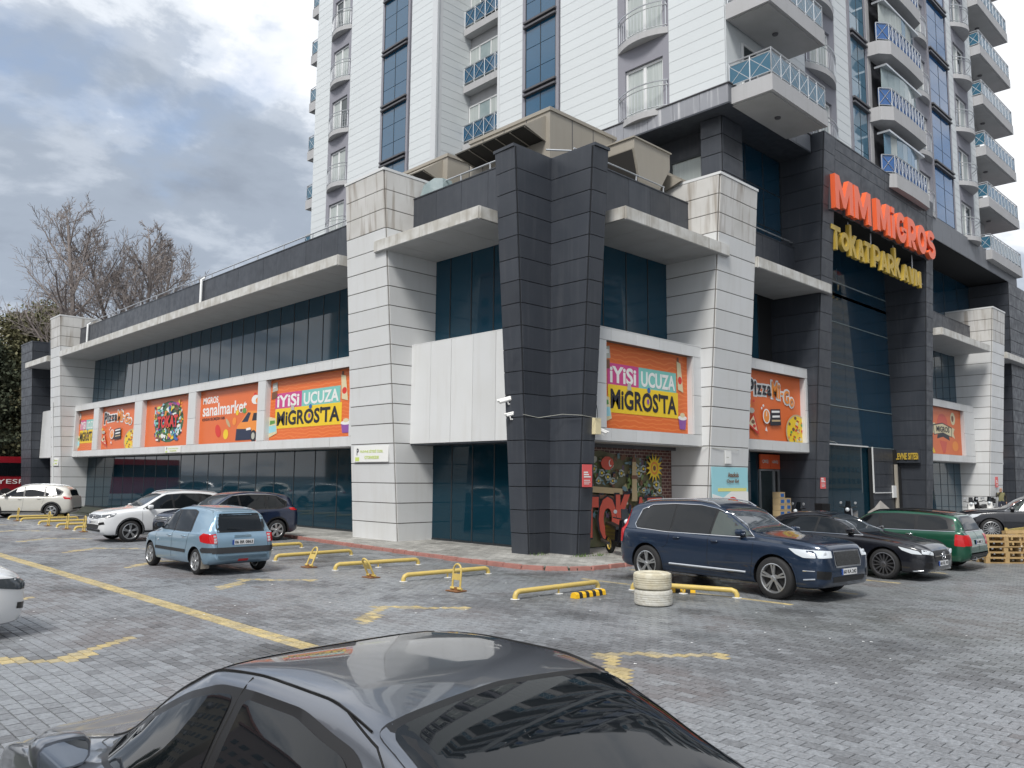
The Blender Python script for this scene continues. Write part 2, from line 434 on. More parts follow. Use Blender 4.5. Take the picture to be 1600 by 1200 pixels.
# roof-edge handrails
def rail(side, u0, u1, d, z, step=1.6, parent=mall, r=.028):
    g = MB(); g.tube([fp(side, u0, d, z), fp(side, u1, d, z)], r, 8)
    n = max(1, round((u1-u0)/step))
    for i in range(n+1):
        u = u0+.05+i*(u1-u0-.1)/n; g.tube([fp(side, u, d, PAR-.1), fp(side, u, d, z)], r*.9, 6)
    return g.build('handrail', 'aluminium', parent, smooth=50)
rail('L', 17.0, 21.4, 16.9, 12.2); rail('L', 24.5, 58.3, 16.9, 12.2, 2.5)
rail('R', 17.9, 22.6, 15.8, 12.2, 1.5)
MB().tube([(17.3, 16.4, 12.15), (17.9, 15.9, 12.15)], .028).build('handrail', 'aluminium', mall, smooth=50)
# drain pipes over the long parapet
for y in (39.2, 56.6):
    MB().tube([(16.47, y, LIP+.02), (16.47, y, 11.85), (16.62, y, 11.95)], .07, 10).build('drain_pipe', 'white_frame', mall, smooth=50)
MB().tube([(16.1, 60.2, .1), (15.9, 60.1, 3.2), (15.6, 60, 6.9)], .06, 8).build('drain_pipe', 'white_frame', mall, smooth=50)
# dark end pillar at the far left corner
pillar([(16.3, 66.2), (18.9, 66.2), (18.9, 68.7), (16.3, 68.7)], [(15.6, 66.0), (19, 66.0), (19, 69), (15.6, 69)], 11.66, (0, 2, 3), 18, 'dark_panel', 'dark_end_pillar', mall)

# ---- entrance portal
PT = 16.42
def leg(x0, x1, tx0, tx1, faces, dt=14.05, nm='portal_leg'):
    pillar([(x0, 14.95), (x1, 14.95), (x1, 16.45), (x0, 16.45)], [(tx0, dt), (tx1, dt), (tx1, 17.5), (tx0, 17.5)], PT, faces, 22, 'dark_panel', nm, mall, gap=.02, cap=False)
leg(31.25, 32.35, 31.4, 32.4, (0, 1, 3)); leg(43.35, 44.25, 42.9, 43.85, (0, 1, 3))
# lintel box that carries the sign
zl = 13.35
yl = 14.95-(14.95-14.05)*zl/PT
lc = MB().prism([(32.39, yl, zl), (42.98, yl, zl), (42.98, 16.3, zl), (32.39, 16.3, zl)], [(32.42, 14.06, PT), (42.88, 14.06, PT), (42.88, 17.4, PT), (32.42, 17.4, PT)]).build('lintel', 'dark_core', mall)
panels(lc, 'panel', (32.39, yl, zl), (42.98, yl, zl), (42.88, 14.06, PT), (32.42, 14.06, PT), 4, [0, .72, .86, 1], .02, .03, 'dark_panel', .002)
MB().box(31.4, 43.85, 14.02, 17.5, PT+.005, PT+.06).build('coping', 'dark_panel', lc)
# recessed portal glazing with lighter horizontal seams
f = MB()
for z in (3.8, 5.6, 7.6, 9.55, 11.5): f.box(32.4, 43.3, 16.28, 16.33, z-.018, z+.018)
f = f.build('glazing_bar', 'glass_pale', mall)
zs = [.12, 3.8, 5.6, 7.6, 9.55, 11.5, 13.35]
for i in range(6):
    for j in range(6):
        MB().box(32.42+j*1.8, 32.42+(j+1)*1.8-.02, 16.3, 16.34, zs[i]+.03, zs[i+1]-.03).build('pane', 'glass_blue2' if i else 'glass_dark', f)
# dark panelled wall beside the flat entrance, under the portal glass
dw = MB().box(39.9, 43.3, 16.08, 16.25, 0, 3.75).build('entrance_wall', 'dark_core', mall)
panels(dw, 'panel', (39.9, 16.08, 0), (42.4, 16.08, 0), (42.4, 16.08, 3.75), (39.9, 16.08, 3.75), 1, 6, .02, .03, 'dark_panel')
MB().box(39.86, 39.9, 16.0, 16.06, 1.6, 3.8).box(39.9, 42.6, 16.0, 16.045, 1.58, 1.62).box(32.45, 39.86, 16.2, 16.25, 3.78, 3.84).build('white_cable', 'white_frame', dw)
MB().box(42.05, 42.45, 15.95, 16.03, 1.35, 1.95).build('notice_board', 'white_frame', dw)
MB().box(42.6, 43.25, 15.98, 16.04, 0, 2.9).build('entrance_doorway', 'dark_core', dw)
MB().box(42.48, 42.6, 15.9, 16.04, 0, 3.0).build('door_jamb', 'ac_beige', dw)
# right-hand recesses of the last bays
glazing('R', 44.3, 53.7, GY, .12, LED0, 1.2, 'glass_teal'); glazing('R', 44.3, 53.7, GY, LED1, SOF, 1.2, 'glass_teal')
glazing('R', 56.2, 62, GY, LED1, SOF, 1.4, 'glass_dark')
MB().box(56.3, 62, 16.42, 16.5, 0, LED0-.03).build('side_wall', 'dark_panel', mall)
pillar([(59.3, 15.0), (62.6, 15.0), (62.6, 18), (59.3, 18)], [(58.6, 14.5), (62.7, 14.5), (62.7, 18), (58.6, 18)], 15.0, (0, 3), 20, 'dark_panel', 'dark_end_pillar', mall, cap=False)
# door bay: orange header, dark jamb recess
dr = MB().box(29.62, 31.2, 16.42, 16.5, 0, 3.2).build('shop_door', 'dark_core', mall)
for x0, x1, t in ((29.62, 30.38, 'ÇIKIŞ'), (30.42, 31.2, 'GİRİŞ')):
    s = MB().box(x0, x1, 16.30, 16.36, 2.62, 3.2).build('door_sign', 'orange_sign', dr)
    text('lettering', t, (x0+.14, 16.298, 2.83), (1, 0, 0), (0, 0, 1), .48, .16, 'white_frame', s, .02, .006)
MB().box(29.62, 29.68, 16.33, 16.4, 0, 2.6).box(30.75, 30.82, 16.33, 16.4, 0, 2.6).box(31.14, 31.2, 16.33, 16.4, 0, 2.6).box(29.68, 31.14, 16.33, 16.4, 2.54, 2.6).build('door_frame', 'aluminium', dr)
MB().box(29.7, 30.74, 16.38, 16.4, 0, 2.53).build('door_glass', 'glass_window', dr)
# upper storey set back under the tower: fascia slab, corner pillar, glazing
sl_ = MB().box(24.95, 31.4, 14.62, 30, 15.7, 16.38).build('upper_slab', 'dark_core', mall)
panels(sl_, 'panel', (24.95, 30, 15.7), (24.95, 14.6, 15.7), (24.95, 14.6, 16.4), (24.95, 30, 16.4), 13, 1, .015, .04, 'slab_fascia')
panels(sl_, 'panel', (24.93, 14.62, 15.7), (31.3, 14.62, 15.7), (31.3, 14.62, 16.4), (24.93, 14.62, 16.4), 5, 1, .015, .04, 'slab_grey')
MB().box(24.9, 31.35, 14.58, 30, 15.64, 15.695).build('soffit', 'dark_panel', sl_)
MB().box(24.87, 31.35, 14.53, 30, 16.405, 16.44).build('coping', 'dark_bar', sl_)
c3 = pillar([(25.6, 15.3), (27.0, 15.3), (27.0, 16.2), (25.6, 16.2)], [(25.6, 15.3), (27.0, 15.3), (27.0, 16.2), (25.6, 16.2)], 15.63, (0, 3), 22, 'dark_panel', 'upper_pillar', mall, cap=False)
glazing('R', 27.0, 31.3, 16.0, 10.95, 15.63, 1.4, 'glass_blue2', rows=3)
MB().box(27.0, 31.3, 15.5, 15.56, 12.0, 12.03).build('handrail', 'aluminium', mall)
MB().box(26.3, 27, 16.2, 26, 10.95, 15.63).build('upper_wall', 'dark_panel', mall)
MB().box(26.2, 26.26, 16.6, 19.2, 11.3, 14.6).build('plastic_sheet', 'curtain', mall)
MB().box(26.14, 26.2, 16.4, 19.4, 14.6, 14.7).box(26.14, 26.2, 17.9, 18.0, 11, 14.6).build('opening_frame', 'mullion', mall)
# fascia beyond the portal
sr = MB().box(43.9, 61, 14.6, 17.5, 15.05, 16.3).build('upper_slab', 'dark_core', mall)
panels(sr, 'panel', (43.9, 14.58, 15.05), (60.9, 14.58, 15.05), (60.9, 14.58, 16.32), (43.9, 14.58, 16.32), 12, 1, .02, .04, 'slab_grey')
panels(sr, 'panel', (60.94, 14.58, 15.05), (60.94, 17.4, 15.05), (60.94, 17.4, 16.32), (60.94, 14.58, 16.32), 1, 1, .02, .04, 'slab_grey')
glazing('R', 44.0, 58.5, 16.8, 10.95, 15.05, 2.4, 'glass_blue2', rows=1)

# ================================================================= the tower
random.seed(5)
tower = empty('apartment_tower', 'tall white apartment tower with blue glass strips and curved balconies, rising behind the shopping centre', 'apartment tower')
TX, TX2, TY = 25.1, 25.45, 14.75
F0, FH, NF = 16.4, 3.3, 8
ZT = F0+FH*NF
cnt = [0]
def siding(side, u0, u1, d, z0, z1, flip=False, nm='wall'):
    n = MB(); fbox(n, side, u0, u1, d+.014, d+.4, z0, z1)
    w = n.build(nm, 'siding_trim', tower)
    h = .44; k = int((z1-z0)/h)
    for i in range(k+1):
        a, b = z0+i*h, min(z0+(i+1)*h, z1)
        if b-a < .05: continue
        g = MB(); q = [fp(side, u0, d+.0, a+.003), fp(side, u1, d+.0, a+.003), fp(side, u1, d+.006, b-.002), fp(side, u0, d+.006, b-.002)]
        if side == 'L': q = [q[1], q[0], q[3], q[2]]
        t = Vector(fp(side, 0, -1, 0))*.012
        g.slab(q, t); g.build('siding_board', 'siding', w)
    return w
ZB = 10.95
def strip_glass(side, u0, u1, d, z0, z1, m='glass_blue', nm='glass_strip'):
    f = MB(); um = (u0+u1)/2
    for u in (u0, um, u1): fbox(f, side, u-.02, u+.02, d-.01, d+.1, z0, z1)
    fbox(f, side, u0, u1, d+.05, d+.3, z0, z1)
    st = f.build(nm, 'mullion', tower)
    zf = F0+3.27-FH*2
    lv = []
    k = 0
    while zf < z1:
        b = MB()
        for dz in (-.13, .1): fbox(b, side, u0-.08, u1+.08, d-.16, d+.04, zf+dz-.045, zf+dz+.045)
        if zf > z0: b.build('spandrel_bar', 'dark_bar', st)
        c = [zf+.16, zf+.16+.9, zf+.16+1.97, zf+FH-.16]
        for i in range(3):
            for a, e in ((u0+.02, um-.02), (um+.02, u1-.02)):
                za, ze = max(c[i]+.015, z0), min(c[i+1]-.015, z1)
                if ze-za > .1:
                    o = fb('pane', side, a, e, d, d+.03, za, ze, m, st)
        zf += FH
    for u, s in ((u0-.12, 1), (u1+.12, 1)): fb('trim', side, u-.09, u+.09, d-.03, d+.3, z0, z1, 'grey_render', st)
    return st
def arc(side, u0, u1, d, bulge, n=10):
    out = []
    for i in range(n+1):
        t = i/n; u = u0+(u1-u0)*t; out.append((u, d-bulge*(1-(2*t-1)**2)))
    return out
def juliet(side, s0, s1, w0, w1, d, k, bulge=.38, parent=None, white=False):
    zf = F0+k*FH
    # window: frame, two sashes
    f = MB()
    fbox(f, side, w0, w1, d+.12, d+.2, zf+.1, zf+.18); fbox(f, side, w0, w1, d+.12, d+.2, zf+2.14, zf+2.24)
    wm = (w0+w1)/2
    for u, t in ((w0+.04, .05), (wm, .07), (w1-.04, .05)): fbox(f, side, u-t, u+t, d+.115, d+.2, zf+.18, zf+2.14)
    fr = f.build('window', 'white_frame', tower)
    for a, b in ((w0+.09, wm-.07), (wm+.07, w1-.09)):
        fb('pane', side, a, b, d+.16, d+.18, zf+.18, zf+2.14, random.choice(['glass_window', 'curtain', 'curtain']), fr)
    # curved slab and rail
    A = arc(side, s0+.03, s1-.03, d, bulge)
    g = MB(); lo = [fp(side, u, x, zf-.2) for u, x in A]; hi = [fp(side, u, x, zf+.06) for u, x in A]
    if side == 'L': lo.reverse(); hi.reverse()
    b0 = [fp(side, s1-.03, d+.02, zf-.2), fp(side, s0+.03, d+.02, zf-.2)]; b1 = [(x, y, zf+.06) for x, y, z in b0]
    if side == 'L': b0.reverse(); b1.reverse()
    bal = g.prism(lo+b0, hi+b1).build('balcony', 'pale_render', tower)
    r = MB(); A2 = arc(side, s0+.05, s1-.05, d-.02, bulge-.05)
    r.tube([fp(side, u, x, zf+1.17) for u, x in A2], .03, 6); r.tube([fp(side, u, x, zf+.98) for u, x in A2], .018, 5); r.tube([fp(side, u, x, zf+.14) for u, x in A2], .018, 5)
    nn = 14
    A3 = arc(side, s0+.12, s1-.12, d-.02, bulge-.06, nn)
    for i, (u, x) in enumerate(A3): r.tube([fp(side, u, x, zf+.06), fp(side, u, x, zf+(1.17 if i in (0, nn) else .98))], .022 if i in (0, nn) else .010, 5)
    r.build('rail', 'aluminium', bal, smooth=50)
def grey_strip(side, s0, s1, w0, w1, d, z0, z1):
    st = MB()
    fbox(st, side, s0, w0, d+.02, d+.4, z0, z1); fbox(st, side, w1, s1, d+.02, d+.4, z0, z1)
    fbox(st, side, w0, w1, d+.2, d+.4, z0, z1)
    k = -2
    while F0+k*FH < z1:
        zf = F0+k*FH; a, b = max(z0, zf-1.04), min(z1, zf+.1)
        if b > a: fbox(st, side, w0+.001, w1-.001, d+.02, d+.2, a, b)
        k += 1
    return st.build('window_bay', 'grey_render', tower)
KS = range(-1, NF)
zA, zB_ = 16.45, ZT
# left facade, right to left
siding('L', 14.8, 17.25, TX, zA, zB_)
grey_strip('L', 17.25, 19.76, 17.55, 19.4, TX, zA, zB_)
for k in range(0, NF): juliet('L', 17.25, 19.76, 17.55, 19.4, TX, k)
siding('L', 19.76, 22.95, TX, 15, zB_)
strip_glass('L', 23.24, 25.09, TX, ZB, zB_)
siding('L', 25.3, 26.95, TX, ZB, zB_)
fb('trim', 'L', 26.85, 27.0, TX-.03, TX+.3, ZB, zB_, 'siding_trim', tower)
# recess: side wall facing -Y and window wall
siding('R', TX2, 27.9, 32.15, ZB, zB_, nm='wall')
rb = fb('recess_wall', 'L', 26.95, 32.15, 27.85, 28.2, ZB, zB_, 'pale_render', tower)
for k in range(-1, NF):
    zf = F0+k*FH; z0 = zf+.45
    f = MB()
    for u in (28.6, 29.5, 30.4, 31.3, 32.08): f.box(27.75, 27.83, u-.035, u+.035, z0, z0+2.1)
    f.box(27.75, 27.83, 28.6, 32.08, z0-.04, z0+.04).box(27.75, 27.83, 28.6, 32.08, z0+2.06, z0+2.14)
    w = f.build('window', 'white_frame', tower)
    for a in (28.6, 29.5, 30.4, 31.3): MB().box(27.78, 27.8, a+.04, a+.86 if a < 31 else 32.04, z0+.04, z0+2.06).build('pane', random.choice(['glass_window', 'curtain', 'glass_window', 'glass_pale']), w)
    MB().box(27.3, 27.8, 27, 32.1, zf-.1, zf+.28).build('ledge', 'pale_render', w)
    r = MB(); r.tube([(27.35, 28, zf+1.35), (27.35, 32.1, zf+1.35)], .025, 6); r.tube([(27.35, 28, zf+.45), (27.35, 32.1, zf+.45)], .02, 6)
    for i in range(6):
        y = 28+i*.82; r.tube([(27.35, y, zf+.28), (27.35, y, zf+1.35)], .02, 5)
        if i < 5:
            r.tube([(27.35, y, zf+.45), (27.35, y+.82, zf+1.35)], .014, 4); r.tube([(27.35, y, zf+1.35), (27.35, y+.82, zf+.45)], .014, 4)
    r.build('rail', 'aluminium', w); MB().box(27.38, 27.39, 28, 32.1, zf+.46, zf+1.33).build('rail_glass', 'glass_blue', w)
siding('L', 32.15, 34.4, TX2, ZB, zB_)
strip_glass('L', 34.75, 36.95, TX2, ZB, zB_)
siding('L', 37.2, 40.5, TX2, ZB, zB_)
grey_strip('L', 40.5, 42.8, 40.8, 42.5, TX2, ZB, zB_)
for k in range(-1, NF): juliet('L', 40.5, 42.8, 40.8, 42.5, TX2, k)
siding('L', 42.8, 44.5, TX2, ZB, zB_)
fb('trim', 'L', 32.1, 32.2, TX2-.03, TX2+.1, ZB, zB_, 'siding_trim', tower)
# balconies showing past the far left corner
def box_balcony(x0, x1, y0, y1, zf, sides, hb=.6):
    b = MB().box(x0, x1, y0, y1, zf-.74, zf-.14).build('balcony', 'pale_render', tower)
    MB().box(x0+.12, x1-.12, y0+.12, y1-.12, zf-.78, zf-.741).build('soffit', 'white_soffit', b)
    r = MB(); gl = MB()
    P = {'x0': ((x0+.06, y0+.06), (x0+.06, y1-.06)), 'x1': ((x1-.06, y0+.06), (x1-.06, y1-.06)), 'y0': ((x0+.06, y0+.06), (x1-.06, y0+.06)), 'y1': ((x0+.06, y1-.06), (x1-.06, y1-.06))}
    for s in sides:
        (ax, ay), (bx_, by) = P[s]; Ln = math.hypot(bx_-ax, by-ay); n = max(1, round(Ln/.72))
        za, zb = zf-.02, zf+.72
        r.tube([(ax, ay, zb+.12), (bx_, by, zb+.12)], .032, 6); r.tube([(ax, ay, zb), (bx_, by, zb)], .02, 5); r.tube([(ax, ay, za), (bx_, by, za)], .02, 5)
        for i in range(n+1):
            t = i/n; x, y = ax+(bx_-ax)*t, ay+(by-ay)*t
            r.tube([(x, y, zf-.14), (x, y, zb+.12)], .026, 6)
            if i < n:
                t2 = (i+1)/n; X, Y = ax+(bx_-ax)*t2, ay+(by-ay)*t2
                r.tube([(x, y, za), (X, Y, zb)], .015, 4); r.tube([(x, y, zb), (X, Y, za)], .015, 4)
        if s[0] == 'x': gl.box(ax-.004, ax+.004, ay+.03, by-.03, za, zb-.02)
        else: gl.box(ax+.03, bx_-.03, ay-.004, ay+.004, za, zb-.02)
    r.build('rail', 'aluminium', b, smooth=50); gl.build('rail_glass', 'glass_rail', b)
    return b
for k in range(-1, NF): box_balcony(TX2+.4, 30, 44.45, 46.0, F0+.35+k*FH, ('x0', 'y1'))
# volume behind the facades
MB().box(TX+.35, 52, TY+2.2, 26.95, 16.3, ZT).box(28.2, 52, 26.95, 32.2, 12, ZT).box(TX2+.35, 52, 32.6, 44.4, 11, ZT).build('inner_wall', 'pale_render', tower)
# ---- corner loggia balconies
for k in range(0, NF):
    zf = F0+k*FH
    b = box_balcony(TX, 29.4, 12.98, 14.74, zf, ('x0', 'y0', 'x1'))
    MB().lathe([(.001, 0), (.1, 0), (.12, .05)], 12, (27.2, 13.9, zf-.84)).build('ceiling_lamp', 'dark_bar', b, smooth=50)
MB().box(TX+.06, 29.4, 14.78, 16.9, zA, ZT-.2).build('loggia_wall', 'siding', tower)
for k in range(0, NF):
    zf = F0+k*FH
    w = MB().box(26.2, 26.28, 14.70, 14.77, zf-.1, zf+2.1).box(28.3, 28.38, 14.70, 14.77, zf-.1, zf+2.1).box(26.28, 28.3, 14.70, 14.77, zf+2.02, zf+2.1).box(27.25, 27.33, 14.70, 14.77, zf-.1, zf+2.02).build('window', 'white_frame', tower)
    MB().box(26.28, 28.3, 14.74, 14.76, zf-.1, zf+2.02).build('pane', 'glass_window', w)
# right facade
siding('R', 29.4, 31.4, TY, zA, zB_)
grey_strip('R', 31.4, 34.4, 31.9, 33.9, TY, zA, zB_)
for k in range(0, NF): juliet('R', 31.4, 34.4, 31.9, 33.9, TY, k)
siding('R', 34.4, 35.8, TY, zA, zB_)
strip_glass('R', 36.1, 37.7, TY, zA, zB_, 'glass_sky')
fb('trim', 'R', 37.95, 38.3, TY-.05, TY+.3, zA, zB_, 'pale_render', tower)
# enclosed loggias with curved fronts
for k in range(0, NF):
    zf = F0+k*FH
    A = [(37.9, TY), (38.0, TY-.55), (38.5, TY-.95)]+[(38.5+(42.7-38.5)*i/10, TY-.95-.05*math.sin(math.pi*i/10)) for i in range(1, 10)]+[(42.7, TY-.95), (43.2, TY-.4), (43.25, TY)]
    lo = [(x, y, zf-.55) for x, y in A]; hi = [(x, y, zf+.12) for x, y in A]
    b = MB().prism(lo, hi).build('balcony', 'pale_render', tower)
    r = MB(); A2 = [(x, y+.08, zf+1.05) for x, y in A[1:-1]]
    r.tube(A2, .03, 6); r.tube([(x, y, zf+.22) for x, y, z in A2], .02, 5)
    for i, (x, y, z) in enumerate(A2):
        r.tube([(x, y, zf+.12), (x, y, z)], .024, 5)
        if i < len(A2)-1:
            X, Y, _ = A2[i+1]; r.tube([(x, y, zf+.24), (X, Y, z)], .014, 4); r.tube([(x, y, z), (X, Y, zf+.24)], .014, 4)
    r.build('rail', 'aluminium', b, smooth=50)
    g = MB()
    for i in range(len(A2)-1):
        a, c = A2[i], A2[i+1]; g.slab([(a[0], a[1]+.03, zf+.24), (c[0], c[1]+.03, zf+.24), (c[0], c[1]+.03, zf+1.02), (a[0], a[1]+.03, zf+1.02)], (0, -.01, 0))
    g.build('rail_glass', 'glass_rail2', b)
    g = MB(); nb = 8
    for i in range(nb):
        x0, x1 = 38.35+i*.56, 38.35+(i+1)*.56-.025; y0 = TY-.5-.25*math.sin(math.pi*i/nb); y1 = TY-.5-.25*math.sin(math.pi*(i+1)/nb)
        MB().slab([(x0, y0, zf+.14), (x1, y1, zf+.14), (x1, y1, zf+2.2), (x0, y0, zf+2.2)], (0, -.02, 0)).build('pane', 'glass_pale' if k % 2 else random.choice(['glass_sky', 'curtain']), b)
    MB().box(38.3, 42.85, TY-.78, TY-.2, zf+2.2, zf+2.3).build('window_head', 'aluminium', b)
    MB().box(37.95, 43.25, TY+.1, TY+.4, zf+.1, zf+2.8).build('rear_wall', 'dark_bar', b)
fb('trim', 'R', 43.3, 44.1, TY-.12, TY+.3, zA, zB_, 'grey_render', tower)
grey_strip('R', 44.1, 46.4, 44.4, 46.1, TY, zA, zB_)
for k in range(0, NF): juliet('R', 44.1, 46.4, 44.4, 46.1, TY, k, .3)
strip_glass('R', 46.7, 49.6, TY, zA, zB_, 'glass_sky2')
siding('R', 49.8, 50.8, TY, zA, zB_)
grey_strip('R', 50.8, 53.4, 51.1, 53.1, TY, zA, zB_)
for k in range(0, NF): juliet('R', 50.8, 53.4, 51.1, 53.1, TY, k, .6)
siding('R', 53.4, 54.4, TY, zA, zB_)
MB().box(54.4, 58.5, 15.6, 20, zA, zB_).build('corner_wall', 'pale_render', tower)
for k in range(-0, NF):
    b = box_balcony(54.45, 61.0, 14.2, 16.2, F0+k*FH, ('x0', 'y0', 'x1'))
    MB().lathe([(.001, 0), (.12, 0), (.14, .05)], 12, (57.5, 15.1, F0+k*FH-.84)).build('ceiling_lamp', 'dark_bar', b, smooth=50)
MB().box(TX, 58, 14.8, 44.3, ZT, ZT+.3).build('roof', 'pale_render', tower)
# ================================================================= ground
from mathutils import noise as mnoise
random.seed(21); rs = np.random.RandomState(3)
def paving_material():
    m = bpy.data.materials.new('paver_stone'); m.use_nodes = True; nt = m.node_tree; N = nt.nodes; L = nt.links
    b = N['Principled BSDF']
    at = N.new('ShaderNodeAttribute'); at.attribute_name = 'tone'
    g = N.new('ShaderNodeNewGeometry')
    t = N.new('ShaderNodeTexNoise'); t.inputs['Scale'].default_value = 24; t.inputs['Detail'].default_value = 5; t.inputs['Roughness'].default_value = .65; L.new(g.outputs['Position'], t.inputs['Vector'])
    r = N.new('ShaderNodeMapRange'); L.new(t.outputs[0], r.inputs[0]); r.inputs[1].default_value = .3; r.inputs[2].default_value = .7; r.inputs[3].default_value = .66; r.inputs[4].default_value = 1.3
    mu = N.new('ShaderNodeVectorMath'); mu.operation = 'SCALE'; L.new(at.outputs['Color'], mu.inputs[0]); L.new(r.outputs[0], mu.inputs['Scale'])
    L.new(mu.outputs[0], b.inputs['Base Color'])
    L.new(at.outputs['Alpha'], b.inputs['Roughness'])
    bp = N.new('ShaderNodeBump'); bp.inputs['Strength'].default_value = .5; bp.inputs['Distance'].default_value = .004; L.new(t.outputs[0], bp.inputs['Height']); L.new(bp.outputs[0], b.inputs['Normal'])
    MATS['paver_stone'] = m
    # far paving: same stones, too small to build
    m = bpy.data.materials.new('far_paving'); m.use_nodes = True; nt = m.node_tree; N = nt.nodes; L = nt.links
    b = N['Principled BSDF']; g = N.new('ShaderNodeNewGeometry')
    br = N.new('ShaderNodeTexBrick'); mp = N.new('ShaderNodeMapping'); mp.inputs[2].default_value = (0, 0, R(90)); L.new(g.outputs['Position'], mp.inputs[0]); L.new(mp.outputs[0], br.inputs['Vector'])
    br.inputs['Scale'].default_value = 1; br.inputs['Brick Width'].default_value = .2; br.inputs['Row Height'].default_value = .14; br.inputs['Mortar Size'].default_value = .008
    br.inputs['Color1'].default_value = (.10, .11, .125, 1); br.inputs['Color2'].default_value = (.21, .225, .25, 1); br.inputs['Mortar'].default_value = (.03, .035, .035, 1)
    t = N.new('ShaderNodeTexNoise'); t.inputs['Scale'].default_value = .5; t.inputs['Detail'].default_value = 6; L.new(g.outputs['Position'], t.inputs['Vector'])
    r = N.new('ShaderNodeMapRange'); L.new(t.outputs[0], r.inputs[0]); r.inputs[1].default_value = .35; r.inputs[2].default_value = .65; r.inputs[3].default_value = .6; r.inputs[4].default_value = 1.3
    mu = N.new('ShaderNodeVectorMath'); mu.operation = 'SCALE'; L.new(br.outputs[0], mu.inputs[0]); L.new(r.outputs[0], mu.inputs['Scale'])
    L.new(mu.outputs[0], b.inputs['Base Color']); b.inputs['Roughness'].default_value = .55
    MATS['far_paving'] = m
paving_material()
mat('sand_bed', (.05, .055, .045), .9, noise=(3, .6, (.035, .045, .025)))
mat('kerb_red', (.42, .19, .16), .7, noise=(4, .6, (.28, .14, .12)), bump=(30, .4))
mat('yellow_paint', (.62, .43, .10), .55, noise=(9, .55, (.42, .28, .10)))
mat('yellow_pipe', (.62, .46, .13), .42, noise=(7, .4, (.48, .36, .14)), rn=(5, .3, .6))
mat('black_rubber', (.02, .02, .02), .7)
mat('rust', (.22, .10, .04), .8)
def big_plane(name, s, z, m, hole=None):
    return struct(MB().add([(-s, -s, z), (s, -s, z), (s, s, z), (-s, s, z)], [(0, 1, 2, 3)]).build(name, m))
ground = big_plane('ground', 1500, -.05, 'far_paving')

def on_walk(x, y):
    """inside the raised pavement along the building"""
    if y > 14.6 and x < 26:
        kx = np.interp(y, [14.6, 17, 22, 28, 60], [14.2, 14.22, 14.5, 14.9, 14.95]); return x > kx
    if x > 15.6 and y > 12.95: return True
    cx, cy, r = 15.75, 14.45, 1.55
    return x > cx-r and y > cy-r and (math.hypot(x-cx, y-cy) < r or (x > cx and y > cy-r) or y > cy)
# painted stones: line and corner marks, as short capsules
MARKS = []
MARKS.append(((5.68, -8), (5.68, 60), .115))
for k in range(-2, 9):
    y = 6.72+4.9*k
    MARKS += [((8.25, y), (7.2, y-1.02), .13), ((8.25, y), (9.25, y-1.02), .11)]
    MARKS += [((3.1, y+4.1), (4.15, y+4.95), .13), ((3.1, y+4.1), (2.1, y+5.0), .13)]
MARKS += [((13.85, 7.1), (13.85, 12.0), .09), ((16.15, 7.0), (16.15, 12.4), .08), ((18.55, 7.0), (18.55, 12.5), .08), ((21.3, 7.0), (21.3, 12.5), .08)]
def painted(x, y):
    for (ax, ay), (bx, by), w in MARKS:
        dx, dy = bx-ax, by-ay; t = max(0, min(1, ((x-ax)*dx+(y-ay)*dy)/(dx*dx+dy*dy)))
        if math.hypot(x-ax-dx*t, y-ay-dy*t) < w: return True
    return False
STAINS = [(rs.uniform(1, 20), rs.uniform(0, 24), rs.uniform(.15, .7)) for _ in range(42)]
def tone_at(x, y):
    p = mnoise.noise(Vector((x*.55, y*.42, 1.3)))*.6+mnoise.noise(Vector((x*1.9, y*1.5, 7.7)))*.55+mnoise.noise(Vector((x*5, y*4, 2)))*.25
    t = p*.85+.06+rs.normal()*.16
    t = 1/(1+math.exp(-t*5.0))
    dark = np.array((.120, .122, .129)); light = np.array((.285, .30, .32)); brown = np.array((.155, .143, .145))
    q = mnoise.noise(Vector((x*.35+9, y*.35, 4)))
    if q > .05: dark = dark+(brown-dark)*min(1, (q-.05)*5)
    c = dark+(light-dark)*t
    moss = max(0, min(1, (x-9.6)/3.2))*(.5+.5*mnoise.noise(Vector((x*.8, y*.8, 9))))
    c = c*(1-moss*.42)+np.array((.05, .06, .035))*moss*.42
    for sx, sy, sr in STAINS:
        d = math.hypot(x-sx, (y-sy)*.8)/sr
        if d < 1: c = c*(1-.42*(1-d*d))
    return c, .62-.26*t+rs.uniform(-.05, .05)
def brick_geo(x0, x1, y0, y1, zt, zb, bev=.005, jit=.0016):
    z = [zt+rs.uniform(-jit, jit) for _ in range(4)]
    v = [(x0, y0, zb), (x1, y0, zb), (x1, y1, zb), (x0, y1, zb), (x0+bev, y0+bev, z[0]), (x1-bev, y0+bev, z[1]), (x1-bev, y1-bev, z[2]), (x0+bev, y1-bev, z[3])]
    return v
BF = [(4, 5, 6, 7), (0, 1, 5, 4), (1, 2, 6, 5), (2, 3, 7, 6), (3, 0, 4, 7)]
def col_mesh(name, V, F, C, m):
    me = bpy.data.meshes.new(name); me.from_pydata(V, [], F); me.materials.append(MATS[m])
    a = me.attributes.new('tone', 'FLOAT_COLOR', 'POINT'); a.data.foreach_set('color', np.array(C, dtype=np.float32).ravel()); me.update(); return me
